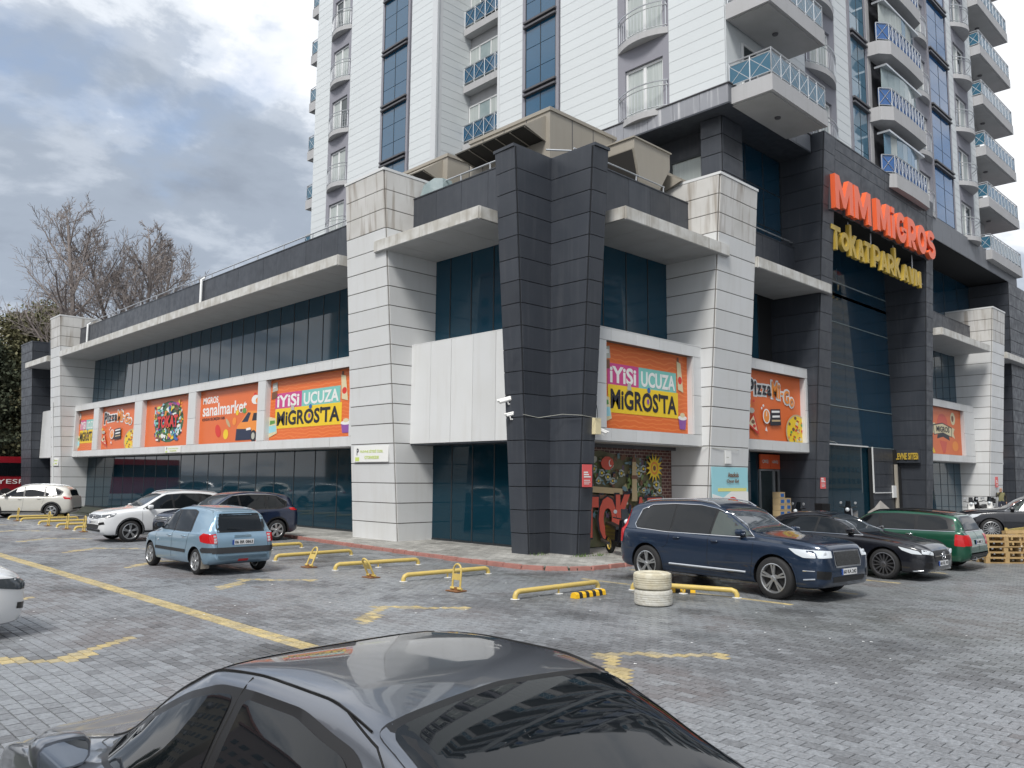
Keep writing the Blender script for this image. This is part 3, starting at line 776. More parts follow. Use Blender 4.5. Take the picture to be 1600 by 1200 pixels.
def lay_pavers():
    cells = []
    DX, DY = .142, .205
    cam_a = R(45.8)
    for i in range(int(-6/DX), int(27/DX)):
        x = i*DX; off = (i % 2)*DY*.5
        for j in range(int(-8/DY), int(56/DY)):
            y = j*DY+off; cx, cy = x+DX/2, y+DY/2; d = math.hypot(cx, cy)
            if (d > 31 and not (x < 14 and y < 58)) or d > 58 or on_walk(cx, cy) or on_walk(cx+.1, cy+.05): continue
            a = math.atan2(cy, cx)-cam_a
            if d > 2.2 and abs(a) > R(41): continue
            cells.append((d, x, y, cx, cy, a))
    cells.sort()
    V, F, C = [], [], []; n_part = 0; YV, YF, YC = [], [], []
    for d, x, y, cx, cy, a in cells:
        g = .003
        zw = .007*mnoise.noise(Vector((cx*.45, cy*.45, 11)))+.003*mnoise.noise(Vector((cx*1.7, cy*1.7, 3)))-.004
        v = brick_geo(x+g/2+rs.uniform(-.002, .002), x+.142-g/2, y+g/2+rs.uniform(-.002, .002), y+.205-g/2, zw, -.04)
        zf = cx*math.cos(cam_a)+cy*math.sin(cam_a)
        px = 800+1268*(-math.sin(a)*d)/max(zf, .1)*1.0; py = 745+1268*2.2/max(zf, .1)
        seen = -20 < px < 1620 and py < 1215 and not (250 < px < 1120 and py > 1010+abs(px-640)*.28) and not (py > 1120 and px < 1120)
        if painted(cx, cy):
            w = rs.uniform(.15, 1); base = np.array((.56, .44, .20))*(.8+.3*rs.rand()); c0, _ = tone_at(cx, cy)
            wear = .42 if x < 7 else .62
            c = base*(1-wear*w)+c0*wear*w; rr = .6
            if seen and n_part < 300 and False: pass
            k = len(YV); YV += v; YF += [tuple(q+k for q in f) for f in BF]; YC += [(*c, rr)]*8
            continue
        c, rr = tone_at(cx, cy)
        if seen and n_part < 300:
            n_part += 1; o = link('paver', col_mesh('paver', v, BF, [(*c, rr)]*8, 'paver_stone'), ground)
            continue
        k = len(V); V += v; F += [tuple(q+k for q in f) for f in BF]; C += [(*c, rr)]*8
    link('paver_field', col_mesh('paver_field', V, F, C, 'paver_stone'), ground, 'stuff')
    link('painted_pavers', col_mesh('painted_pavers', YV, YF, YC, 'paver_stone'), ground, 'stuff')
lay_pavers()
struct(MB().box(-9, 27, -9, 56, -.045, -.026).build('paver_bed', 'sand_bed'))
# raised pavement along the building, with red kerb stones
ZW = .075
kerb_path = [(14.95, 60), (14.95, 46), (14.93, 34), (14.9, 28), (14.7, 25), (14.5, 22), (14.35, 19.5), (14.22, 17), (14.2, 15), (14.22, 14.2), (14.45, 13.5), (14.9, 13.05), (15.5, 12.9), (16.6, 12.9), (24, 12.9), (34, 12.9), (62, 12.9)]
walk = MB()
outer = [(x, y, 0) for x, y in kerb_path]
outer = outer+[(62, 18.0, 0), (17.9, 18.0, 0), (17.9, 60, 0)]
outer.reverse()
pv = walk.prism([(x, y, -.02) for x, y, _ in outer], [(x, y, ZW-.025) for x, y, _ in outer]).build('pavement', 'sand_bed'); struct(pv)
def resample(path, step):
    out = [Vector((*path[0], 0))]; acc = 0
    for a, b in zip(path, path[1:]):
        a, b = Vector((*a, 0)), Vector((*b, 0)); L_ = (b-a).length; t = step-acc
        while t < L_: out.append(a.lerp(b, t/L_)); t += step
        acc = L_-(t-step)
    return out
kp = resample(kerb_path[1:], .6); nk = 0
for a, b in zip(kp, kp[1:]):
    if a.x > 61: break
    d = (b-a).normalized(); n = Vector((-d.y, d.x, 0))*-1
    n = Vector((d.y, -d.x, 0))
    a2, b2 = a+d*.008, b-d*.008
    # n points to the road side; kerb is 12 cm wide
    q = [a2-n*.06, b2-n*.06, b2+n*.07, a2+n*.07]
    zt = ZW+.012+rs.uniform(-.006, .006)
    bt = [(p.x, p.y, -.03) for p in q]; tp = [((p*.88+(sum(q, Vector())/4)*.12).x, (p*.88+(sum(q, Vector())/4)*.12).y, zt) for p in q]
    MB().prism(bt, tp).build('kerb_stone', 'kerb_red', pv)
def lay_walk():
    V, F, C = [], [], []; parts = 0
    for i in range(int(14/.2), int(61/.2)):
        x = i*.2
        for j in range(int(12.8/.3), int(48/.3)):
            y = j*.3+(i % 2)*.15; cx, cy = x+.1, y+.15
            if not on_walk(cx-.08, cy-.06) or not on_walk(cx, cy): continue
            if cy > 16.5 and cx > 17.7: continue
            if 16.3 < cx < 17.8 and 15.9 < cy < 16.8: continue
            v = brick_geo(x+.004, x+.196, y+.004, y+.296, ZW, ZW-.04, .006)
            t = mnoise.noise(Vector((cx*.9, cy*.9, 5)))*.5+.5; t = min(1, max(0, t+rs.normal()*.16))
            c = np.array((.20, .195, .18))*(1-t)+np.array((.45, .44, .41))*t
            if parts < 200 and math.hypot(cx, cy) < 22.2 and cy > 13:
                parts += 1; link('paving_stone', col_mesh('paving_stone', v, BF, [(*c, .7)]*8, 'paver_stone'), pv); continue
            k = len(V); V += v; F += [tuple(q+k for q in f) for f in BF]; C += [(*c, .7)]*8
    link('paving_stone_field', col_mesh('paving_stone_field', V, F, C, 'paver_stone'), pv, 'stuff')
lay_walk()

# ================================================================= wheel-stop pipes, parking locks, bumps
def pipe_stop(a, b, label, w=None):
    a, b = Vector((*a, 0)), Vector((*b, 0)); d = (b-a).normalized(); Ln = (b-a).length
    t = empty('wheel_stop', label, 'wheel stop', a, math.atan2(d.y, d.x), 'yellow pipe wheel stops')
    MB().tube([(0, 0, -.02), (.0, 0, .06), (.03, 0, .11), (.09, 0, .135), (Ln-.09, 0, .135), (Ln-.03, 0, .11), (Ln, 0, .06), (Ln, 0, -.02)], .048, 12).build('pipe', 'yellow_pipe', t, smooth=60)
    MB().tube([(Ln*.5, 0, -.02), (Ln*.5, 0, .12)], .02, 6).build('support', 'yellow_pipe', t)
    for x in (0, Ln, Ln*.5): MB().lathe([(.09, .002), (.085, .012), (.0, .014)], 10, (x, 0, 0)).build('concrete_foot', 'white_panel', t)
    return t
def hoop(x, y, rz, lean, label, hgt=.46, plate=True):
    t = empty('parking_lock', label, 'parking lock', (x, y, 0), rz, 'hoop-shaped parking locks')
    M = Matrix.Translation((0, 0, .05)) @ Matrix.Rotation(lean, 4, 'Y')
    w = .115; pts = [(0, -w, 0), (0, -w, hgt-.14)]+[(0, -w*math.cos(math.pi*i/8), hgt-.14+w*1.15*math.sin(math.pi*i/8)) for i in range(1, 8)]+[(0, w, hgt-.14), (0, w, 0)]
    MB().tube(pts, .021, 10).xf(M).build('hoop', 'yellow_pipe', t, smooth=60)
    if plate: MB().box(-.006, .006, -w+.018, w-.018, .16, .28).xf(M).build('plate', 'yellow_pipe', t)
    MB().box(-.13, .13, -.17, .17, 0, .018).build('base_plate', 'rust', t)
    MB().tube([(0, -.16, .05), (0, .16, .05)], .028, 8).build('hinge', 'yellow_pipe', t, smooth=60)
    MB().box(-.03, .05, -.05, .03, .018, .075).build('lock_body', 'rust', t)
    return t
pipe_stop((10.55, 10.73), (12.82, 10.68), 'yellow pipe wheel stop with the striped rubber bump in front of its right end')
pipe_stop((10.52, 14.05), (12.82, 13.93), 'yellow pipe wheel stop behind the upright hoop lock, third from the blue hatchback')
pipe_stop((10.56, 16.75), (12.8, 16.5), 'yellow pipe wheel stop behind the pale tilted lock, second from the blue hatchback')
pipe_stop((10.5, 19.5), (12.85, 19.6), 'yellow pipe wheel stop just right of the blue hatchback, with a leaning hoop lock')
pipe_stop((10.9, 22.5), (13.0, 22.56), 'yellow pipe wheel stop half hidden behind the blue hatchback')
pipe_stop((13.2, 10.1), (13.83, 8.16), 'yellow pipe wheel stop behind the stacked white tyres, beside the navy SUV')
for i, y in enumerate((34.6, 36.9, 39.5, 42.4, 44.6)):
    pipe_stop((10.1, y), (12.5, y+.1), ['yellow pipe wheel stop nearest the white crossover', 'yellow pipe wheel stop second from the white crossover', 'yellow pipe wheel stop third from the white crossover', 'yellow pipe wheel stop second from the cream SUV', 'yellow pipe wheel stop under the flank of the cream SUV'][i])
hoop(10.45, 12.26, 0, R(4), 'upright yellow hoop parking lock with a solid plate, nearest the striped rubber bump', .47)
hoop(10.42, 15.09, 0, R(-28), 'pale yellow parking lock leaning to the left, between two wheel stops', .42)
hoop(10.42, 17.7, 0, R(24), 'yellow hoop parking lock leaning to the right, nearest the blue hatchback', .46, True)
for i, (x, y) in enumerate(((10.15, 33.7), (10.12, 35.7), (10.14, 38.3), (10.11, 43.1))):
    hoop(x, y, 0, R(3), ['upright hoop lock nearest the white crossover', 'upright hoop lock, second left of the white crossover', 'upright hoop lock, third left of the white crossover', 'upright hoop lock beside the cream SUV, farthest left'][i], .55)
def bump(a, b, label):
    a, b = Vector((*a, 0)), Vector((*b, 0)); d = b-a; Ln = d.length
    t = empty('rubber_bump', label, 'wheel stop', a, math.atan2(d.y, d.x), 'black and yellow rubber bumps')
    def seg(x0, x1, sc=1.0):
        pr = [(-.075, 0), (-.062, .07), (-.035, .1), (.035, .1), (.062, .07), (.075, 0)]
        return [(x0, y*sc, z*sc) for y, z in pr], [(x1, y*sc, z*sc) for y, z in pr]
    n = 9
    for i in range(n):
        A, B = seg(Ln*i/n, Ln*(i+1)/n-.001, 1 if i % 2 else 1.02)
        MB().prism(A, B).build('band', 'black_rubber' if i % 2 else 'yellow_band', t)
    return t
mat('yellow_band', (.85, .50, .02), .5)
bump((11.45, 10.12), (12.3, 10.12), 'black and yellow striped rubber bump lying in front of a pipe wheel stop')
bump((13.3, 9.75), (13.84, 9.08), 'black and yellow striped rubber bump partly behind the stacked white tyres')
# two white painted tyres
mat('tyre_white', (.66, .65, .60), .6, noise=(12, .6, (.50, .46, .37)), bump=(25, .4))
mat('tyre_cream', (.64, .60, .48), .6, noise=(10, .7, (.50, .44, .30)), bump=(25, .4))
def old_tyre(z, m, label, rz=0, dx=0):
    t = empty('old_tyre', label, 'tyre', (11.98+dx, 8.72, z), rz, 'white painted tyres')
    pr = [(.17, .02), (.20, .0), (.29, .0), (.325, .02), (.333, .05)]
    zz = .05
    for g in range(4):
        pr += [(.333, zz+.026), (.322, zz+.029), (.322, zz+.034), (.333, zz+.037)]; zz += .037
    pr += [(.333, .235), (.325, .262), (.29, .28), (.20, .28), (.17, .26), (.165, .22), (.24, .14), (.165, .06)]
    MB().lathe(pr, 40, close=True).build('tyre_casing', m, t, smooth=35)
    return t
old_tyre(0, 'tyre_white', 'white painted tyre on the ground under another tyre')
old_tyre(.281, 'tyre_cream', 'yellowed white tyre stacked on top of another tyre', 1, -.02)
# striping litter
lit = MB()
for i in range(90):
    x, y = rs.uniform(2, 14), rs.uniform(0, 16)
    s = rs.uniform(.008, .022); a = rs.uniform(0, 3)
    lit.slab([(x-s*math.cos(a), y-s*math.sin(a), .006), (x+s, y-s*.6, .006), (x+s*.6, y+s, .008), (x-s*.7, y+s*.6, .006)], (0, 0, .004))
o = lit.build('litter', 'white_frame'); tag(o, 'tiny white scraps of litter scattered over the grey paving', 'litter'); o['kind'] = 'stuff'
# ================================================================= banners and signs
random.seed(77)
for nm_, c_ in dict(c_pink=(.62, .07, .26), c_teal=(.22, .58, .52), c_yellow=(.90, .62, .03), c_white=(.85, .85, .83), c_ink=(.02, .02, .03), c_red=(.72, .04, .03), c_green=(.12, .32, .08), c_dgreen=(.05, .14, .06), c_blue=(.04, .15, .45), c_sky=(.35, .68, .75), c_lemon=(.78, .75, .25), c_lime=(.60, .72, .18), c_brown=(.20, .09, .05), c_tan=(.55, .42, .24), c_orange=(.90, .30, .05), c_purple=(.28, .10, .38), c_cream=(.75, .66, .42), c_mred=(.70, .11, .07), c_navy=(.02, .03, .07), c_sticker=(.75, .12, .12), c_stone=(.5, .5, .44)).items():
    mat(nm_, c_, .45)
mat('c_mural', (.13, .14, .07), .5, noise=(3, .7, (.20, .16, .09))); mat('c_mgreen', (.19, .27, .09), .5); mat('c_mblue', (.17, .28, .32), .5); mat('c_mtan', (.45, .38, .20), .5); mat('c_mpurple', (.16, .11, .17), .5); mat('c_mflower', (.42, .46, .44), .5)
def wavy_orange():
    m = bpy.data.materials.new('banner_orange'); m.use_nodes = True; N = m.node_tree.nodes; L = m.node_tree.links; b = N['Principled BSDF']
    g = N.new('ShaderNodeNewGeometry'); w = N.new('ShaderNodeTexWave'); w.inputs['Scale'].default_value = 2.2; w.inputs['Distortion'].default_value = 5; w.inputs['Detail'].default_value = 1; w.bands_direction = 'Z'
    L.new(g.outputs['Position'], w.inputs['Vector'])
    r = N.new('ShaderNodeValToRGB'); r.color_ramp.elements[0].position = .75; r.color_ramp.elements[0].color = (.80, .165, .035, 1); r.color_ramp.elements[1].position = .9; r.color_ramp.elements[1].color = (.86, .23, .06, 1)
    L.new(w.outputs[0], r.inputs[0]); L.new(r.outputs[0], b.inputs['Base Color']); b.inputs['Roughness'].default_value = .4; MATS['banner_orange'] = m
wavy_orange()
mat('banner_plain', (.80, .17, .04), .4, noise=(.6, .4, (.74, .15, .035)))
def brick_print():
    m = bpy.data.materials.new('brick_print'); m.use_nodes = True; N = m.node_tree.nodes; L = m.node_tree.links; b = N['Principled BSDF']
    g = N.new('ShaderNodeNewGeometry'); mp = N.new('ShaderNodeMapping'); mp.inputs[2].default_value = (R(90), 0, 0); L.new(g.outputs['Position'], mp.inputs[0])
    br = N.new('ShaderNodeTexBrick'); br.inputs['Scale'].default_value = 1; br.inputs['Brick Width'].default_value = .26; br.inputs['Row Height'].default_value = .11; br.inputs['Mortar Size'].default_value = .012
    br.inputs['Color1'].default_value = (.13, .035, .025, 1); br.inputs['Color2'].default_value = (.085, .03, .03, 1); br.inputs['Mortar'].default_value = (.35, .27, .22, 1)
    L.new(mp.outputs[0], br.inputs['Vector']); L.new(br.outputs[0], b.inputs['Base Color']); b.inputs['Roughness'].default_value = .5; MATS['brick_print'] = m
brick_print()
class Sheet:
    """a flat printed sheet; shapes are laid on it in layers, coordinates 0..1 across and up"""
    def __init__(s, thing, o, ex, W, H, back, ey=(0, 0, 1)):
        s.t = thing; s.o = Vector(o); s.ex = Vector(ex); s.ey = Vector(ey); s.ez = s.ex.cross(s.ey); s.W, s.H = W, H; s.k = 1; s.groups = {}
        s.poly([(0, 0), (1, 0), (1, 1), (0, 1)], back, 'backing', .02)
    def P(s, x, y, z=0): return s.o+s.ex*(x*s.W)+s.ey*(y*s.H)+s.ez*z
    def poly(s, pts, m, nm='print', th=None, build=True):
        z = .012+s.k*.0022 if th is None else th; s.k += 1 if th is None else 0
        if th is not None: z = .012
        g = MB(); a = [s.P(x, y, z-(.02 if th else .0018)) for x, y in pts]; b = [s.P(x, y, z) for x, y in pts]
        g.prism(a, b); return g.build(nm, m, s.t)
    def many(s, items, nm='print'):
        mats_ = []; g = MB()
        for pts, m in items:
            if m not in mats_: mats_.append(m)
            z = .012+s.k*.0022; s.k += 1*.12
            g.prism([s.P(x, y, z-.0018) for x, y in pts], [s.P(x, y, z) for x, y in pts], mats_.index(m))
        s.k = math.ceil(s.k)+1
        o = g.build(nm, mats_, s.t)
        if len(items) > 5: o['kind'] = 'stuff'
        return o
    def ell(s, cx, cy, rx, ry, n=16, a0=0, a1=360, rot=0):
        out = []
        for i in range(n+(0 if a1-a0 >= 360 else 1)):
            t = R(a0+(a1-a0)*i/n); x, y = rx*math.cos(t), ry*math.sin(t)
            out.append((cx+x*math.cos(rot)-y*math.sin(rot), cy+x*math.sin(rot)+y*math.cos(rot)))
        return out
    def txt(s, t, x, y, w, h, m, bold=.02, nm='lettering', spacing=1.0, shear=0):
        z = .012+s.k*.0022; s.k += 1
        return text(nm, t, s.P(x, y, z-.0015), s.ex, s.ey, w*s.W, h*s.H, m, s.t, bold, .002, spacing=spacing, shear=shear)
def frame_of(side, u0, u1, d, z0=3.66, z1=6.26):
    if side == 'L': return (d, u1, z0), (0, -1, 0), u1-u0, z1-z0
    return (u0, d, z0), (1, 0, 0), u1-u0, z1-z0
G1 = 'orange supermarket banners in the facade bays'
def banner(side, u0, u1, d, label, back):
    o, ex, W, H = frame_of(side, u0, u1, d)
    t = empty('banner', label, 'banner', (0, 0, 0), 0, G1)
    return Sheet(t, o, ex, W, H, back)
def iyisi(side, u0, u1, d, label):
    s = banner(side, u0, u1, d, label, 'banner_orange')
    s.poly([(.07, .49), (.405, .49), (.405, .765), (.07, .765)], 'c_pink', 'colour_block')
    s.poly([(.405, .49), (.845, .49), (.845, .765), (.405, .765)], 'c_teal', 'colour_block')
    s.poly([(.075, .19), (.865, .19), (.865, .515), (.075, .515)], 'c_yellow', 'colour_block')
    s.txt('iYiSi', .095, .535, .28, .20, 'c_white', .03); s.txt('UCUZA', .43, .535, .40, .19, 'c_white', .03)
    s.txt("MiGROS'TA", .10, .235, .745, .24, 'c_ink', .03)
    it = [([(.03, .80), (.10, .82), (.09, .96), (.025, .94)], 'c_stone'), ([(.02, .68), (.095, .70), (.09, .80), (.02, .79)], 'c_brown'), ([(.035, .86), (.085, .875), (.08, .92), (.033, .91)], 'c_white'),
          ([(.865, .56), (.93, .53), (.90, .90), (.85, .92)], 'c_cream'), (s.ell(.89, .68, .025, .05), 'c_red'), ([(.855, .92), (.88, .91), (.875, .97), (.86, .97)], 'c_brown'),
          ([(.0, .05), (.11, .12), (.085, .36), (.0, .40)], 'c_cream'), ([(.0, .12), (.10, .15), (.09, .25), (.0, .24)], 'c_sky'), ([(.01, .26), (.08, .28), (.075, .33), (.01, .33)], 'c_green'),
          ([(.88, .06), (.95, .06), (.965, .20), (.865, .20)], 'c_purple'), (s.ell(.915, .205, .055, .03), 'c_white'), (s.ell(.915, .24, .03, .03), 'c_cream'),
          ([(.275, .47), (.32, .47), (.315, .55), (.28, .56)], 'c_stone'), (s.ell(.515, .50, .018, .035), 'c_blue'), (s.ell(.505, .36, .014, .035), 'c_purple')]
    o = s.many(it, 'product_picture'); o['kind'] = 'stuff'; return s
def pizza(s, cx, cy, rx, ry, clip=1.0):
    it = []
    def cl(pts): return [(min(max(x, 0), clip), max(y, 0)) for x, y in pts]
    it.append((cl(s.ell(cx, cy, rx, ry, 28)), 'c_tan')); it.append((cl(s.ell(cx, cy, rx*.9, ry*.9, 28)), 'c_yellow'))
    rr = random.Random(4)
    for i in range(46):
        a, q = rr.uniform(0, 6.28), math.sqrt(rr.random())*.82; x, y = cx+rx*q*math.cos(a), cy+ry*q*math.sin(a)
        if x > clip-.02 or y < .02: continue
        k = rr.uniform(.05, .13); it.append((s.ell(x, y, rx*k, ry*k*.9, 7), rr.choice(['c_brown', 'c_red', 'c_cream', 'c_green', 'c_brown', 'c_orange'])))
    s.many(it, 'pizza_picture')
def pizza_banner(side, u0, u1, d, label):
    s = banner(side, u0, u1, d, label, 'banner_plain')
    xs = .05; y = .66
    letters = [('P', .06, .60, .085, .27, 'c_ink'), ('i', .155, .645, .03, .20, 'c_ink'), ('z', .195, .655, .075, .14, 'c_ink'), ('z', .28, .66, .075, .14, 'c_ink'), ('a', .365, .655, .07, .15, 'c_ink'),
               ('M', .445, .64, .105, .24, 'c_orange'), ('i', .56, .63, .03, .22, 'c_orange'), ('-', .60, .70, .04, .03, 'c_orange'), ('G', .655, .575, .095, .20, 'c_orange'), ('o', .76, .54, .075, .13, 'c_orange')]
    for ch, x, yy, w, h, m in letters: s.txt(ch, x-.018, yy-.028, w+.036, h+.056, 'c_white', .09, 'letter_outline')
    for ch, x, yy, w, h, m in letters: s.txt(ch, x, yy, w, h, m, .03, 'letter')
    pizza(s, .88, .16, .21, .27)
    s.many([([(.39, .22), (.58, .24), (.57, .48), (.40, .46)], 'c_ink'), ([(.42, .41), (.56, .425), (.56, .455), (.42, .44)], 'c_white'), ([(.43, .34), (.56, .355), (.56, .385), (.43, .37)], 'c_white'), ([(.42, .28), (.57, .295), (.57, .32), (.42, .305)], 'c_tan'), (s.ell(.33, .35, .062, .11, 20), 'c_white'), (s.ell(.33, .35, .048, .09, 20), 'c_orange'), ([(.325, .35), (.335, .35), (.34, .42), (.33, .42)], 'c_white'), (s.ell(.28, .50, .015, .02, 8), 'c_white'), (s.ell(.25, .46, .012, .02, 8), 'c_white'), ([(.30, .14), (.32, .20), (.34, .13)], 'c_white')], 'timer_picture')
    s.many([([(.02, .20), (.20, .07), (.12, .38)], 'c_red'), ([(.03, .22), (.17, .12), (.11, .34)], 'c_cream'), (s.ell(.10, .25, .03, .03, 9), 'c_brown'), (s.ell(.12, .19, .025, .025, 9), 'c_red'), (s.ell(.08, .41, .05, .04, 9), 'c_stone'), (s.ell(.05, .48, .02, .03, 8), 'c_yellow'), (s.ell(.12, .55, .015, .02, 8), 'c_red')], 'slice_picture')
    return s
def doodles(s, x0, x1, y0, y1, n, seed, sz=.05, cols=None, asp=1.5):
    rr = random.Random(seed); it = []
    cols = cols or ['c_green', 'c_blue', 'c_sky', 'c_yellow', 'c_purple', 'c_white', 'c_orange', 'c_dgreen', 'c_brown', 'c_pink', 'c_teal', 'c_navy', 'c_lime']
    for i in range(n):
        x, y = rr.uniform(x0, x1), rr.uniform(y0, y1); k = rr.uniform(.4, 1.3)*sz; m = rr.choice(cols)
        kind = rr.randint(0, 3)
        if kind == 0: p = s.ell(x, y, k*.6, k, 10, rot=rr.uniform(0, 3))
        elif kind == 1: a = rr.uniform(0, 6.28); p = [(x+k*math.cos(a+q)*(1.3 if j == 0 else .6), y+k*asp*math.sin(a+q)*(1.3 if j == 0 else .6)) for j, q in enumerate((0, 2.2, 4.1))]
        elif kind == 2: p = []; [p.append((x+k*(.45 if j % 2 else 1)*math.cos(j*math.pi/5), y+k*asp*(.45 if j % 2 else 1)*math.sin(j*math.pi/5))) for j in range(10)]
        else: w = k*.35; p = [(x-w, y-k), (x+w, y-k*.8), (x+w*.8, y+k), (x-w*.9, y+k*.9)]
        it.append((p, m))
    return s.many(it, 'doodle_print')
iyisi('R', 18.5, 23.1, 15.30, 'orange banner with pink, teal and yellow lettering blocks, right of the dark corner pillar')
iyisi('L', 25.75, 32.3, 16.86, 'orange banner with pink, teal and yellow blocks beside the large white pillar, left facade')
iyisi('L', 54.7, 58.3, 16.86, 'small orange banner with pink, teal and yellow blocks at the far left end')
iyisi('R', 56.6, 60.3, 15.72, 'orange banner with colour blocks in the last bay at the far right')
pizza_banner('R', 26.75, 31.2, 15.30, 'orange pizza banner between the white pillar and the dark portal')
pizza_banner('L', 47.7, 53.75, 16.86, 'orange pizza banner on the left facade, second from its far end')
s = banner('L', 40.35, 46.55, 16.86, 'orange banner with a colourful graffiti patch and red lettering', 'banner_plain')
s.poly(s.ell(.52, .50, .31, .42, 22), 'c_dgreen', 'graffiti_ground')
doodles(s, .22, .80, .14, .88, 170, 5, .045)
s.txt('TOKAT', .28, .36, .46, .28, 'c_ink', .075, 'letter_outline'); s.txt('TOKAT', .29, .375, .44, .25, 'c_red', .04)
s = banner('L', 33.0, 39.45, 16.86, 'orange banner for an online grocery with flying vegetables and a delivery van', 'banner_plain')
s.txt('MiGROS', .05, .75, .26, .13, 'c_white', .03); s.txt('sanalmarket', .05, .52, .72, .23, 'c_white', .02); s.txt('KENDiN SEÇMiŞSiN GiBi', .05, .42, .38, .07, 'c_ink', .02)
s.many([(s.ell(.33, .23, .045, .12, 14, rot=.15), 'c_red'), (s.ell(.46, .16, .04, .09, 14), 'c_yellow'), (s.ell(.49, .36, .022, .09, 12, rot=.4), 'c_tan'), (s.ell(.59, .38, .03, .07, 12), 'c_orange'), (s.ell(.63, .53, .022, .05, 10), 'c_yellow'), (s.ell(.69, .56, .018, .03, 8), 'c_brown'), (s.ell(.74, .55, .03, .05, 9), 'c_green'), (s.ell(.9, .72, .06, .08, 12), 'c_white'), (s.ell(.93, .70, .03, .05, 10), 'c_orange'), (s.ell(.89, .82, .02, .02, 8), 'c_red')], 'food_picture')
s.many([([(.64, .12), (.98, .08), (.98, .52), (.80, .54), (.68, .34), (.64, .28)], 'c_orange'), ([(.705, .35), (.80, .35), (.84, .50), (.80, .515)], 'c_navy'), ([(.86, .36), (.96, .36), (.96, .49), (.88, .49)], 'c_ink'), ([(.62, .04), (.86, .04), (.86, .22), (.63, .24)], 'c_navy'), (s.ell(.89, .10, .045, .10, 16), 'c_ink'), (s.ell(.885, .10, .025, .06, 12), 'c_stone'), ([(.78, .20), (.85, .21), (.84, .25), (.78, .24)], 'c_white')], 'van_picture')
s = banner('R', 46.3, 51.9, 15.72, 'orange banner with a beige ribbon emblem, right of the portal', 'banner_plain')
s.many([(s.ell(.45, .66, .15, .22, 16), 'c_mred'), ([(.12, .42), (.24, .46), (.24, .66), (.10, .64), (.15, .54)], 'c_cream'), ([(.66, .44), (.80, .36), (.76, .48), (.80, .58), (.66, .62)], 'c_cream'), ([(.2, .40), (.45, .46), (.7, .38), (.72, .60), (.45, .68), (.18, .62)], 'c_ink'), ([(.215, .42), (.45, .475), (.69, .40), (.705, .58), (.45, .66), (.2, .60)], 'c_cream'), ([(.28, .33), (.45, .38), (.64, .31), (.62, .42), (.45, .46), (.3, .42)], 'c_ink'), ([(.34, .3), (.56, .28), (.50, .04), (.44, .02)], 'c_mred'), (s.ell(.76, .80, .07, .14, 14), 'c_cream'), (s.ell(.75, .80, .035, .07, 12), 'c_brown'), (s.ell(.80, .20, .09, .11, 16), 'c_orange'), ([(.02, .30), (.08, .28), (.22, .03), (.10, .02)], 'c_yellow')], 'emblem_picture')
s.txt('MiGROS', .27, .48, .37, .12, 'c_ink', .03)

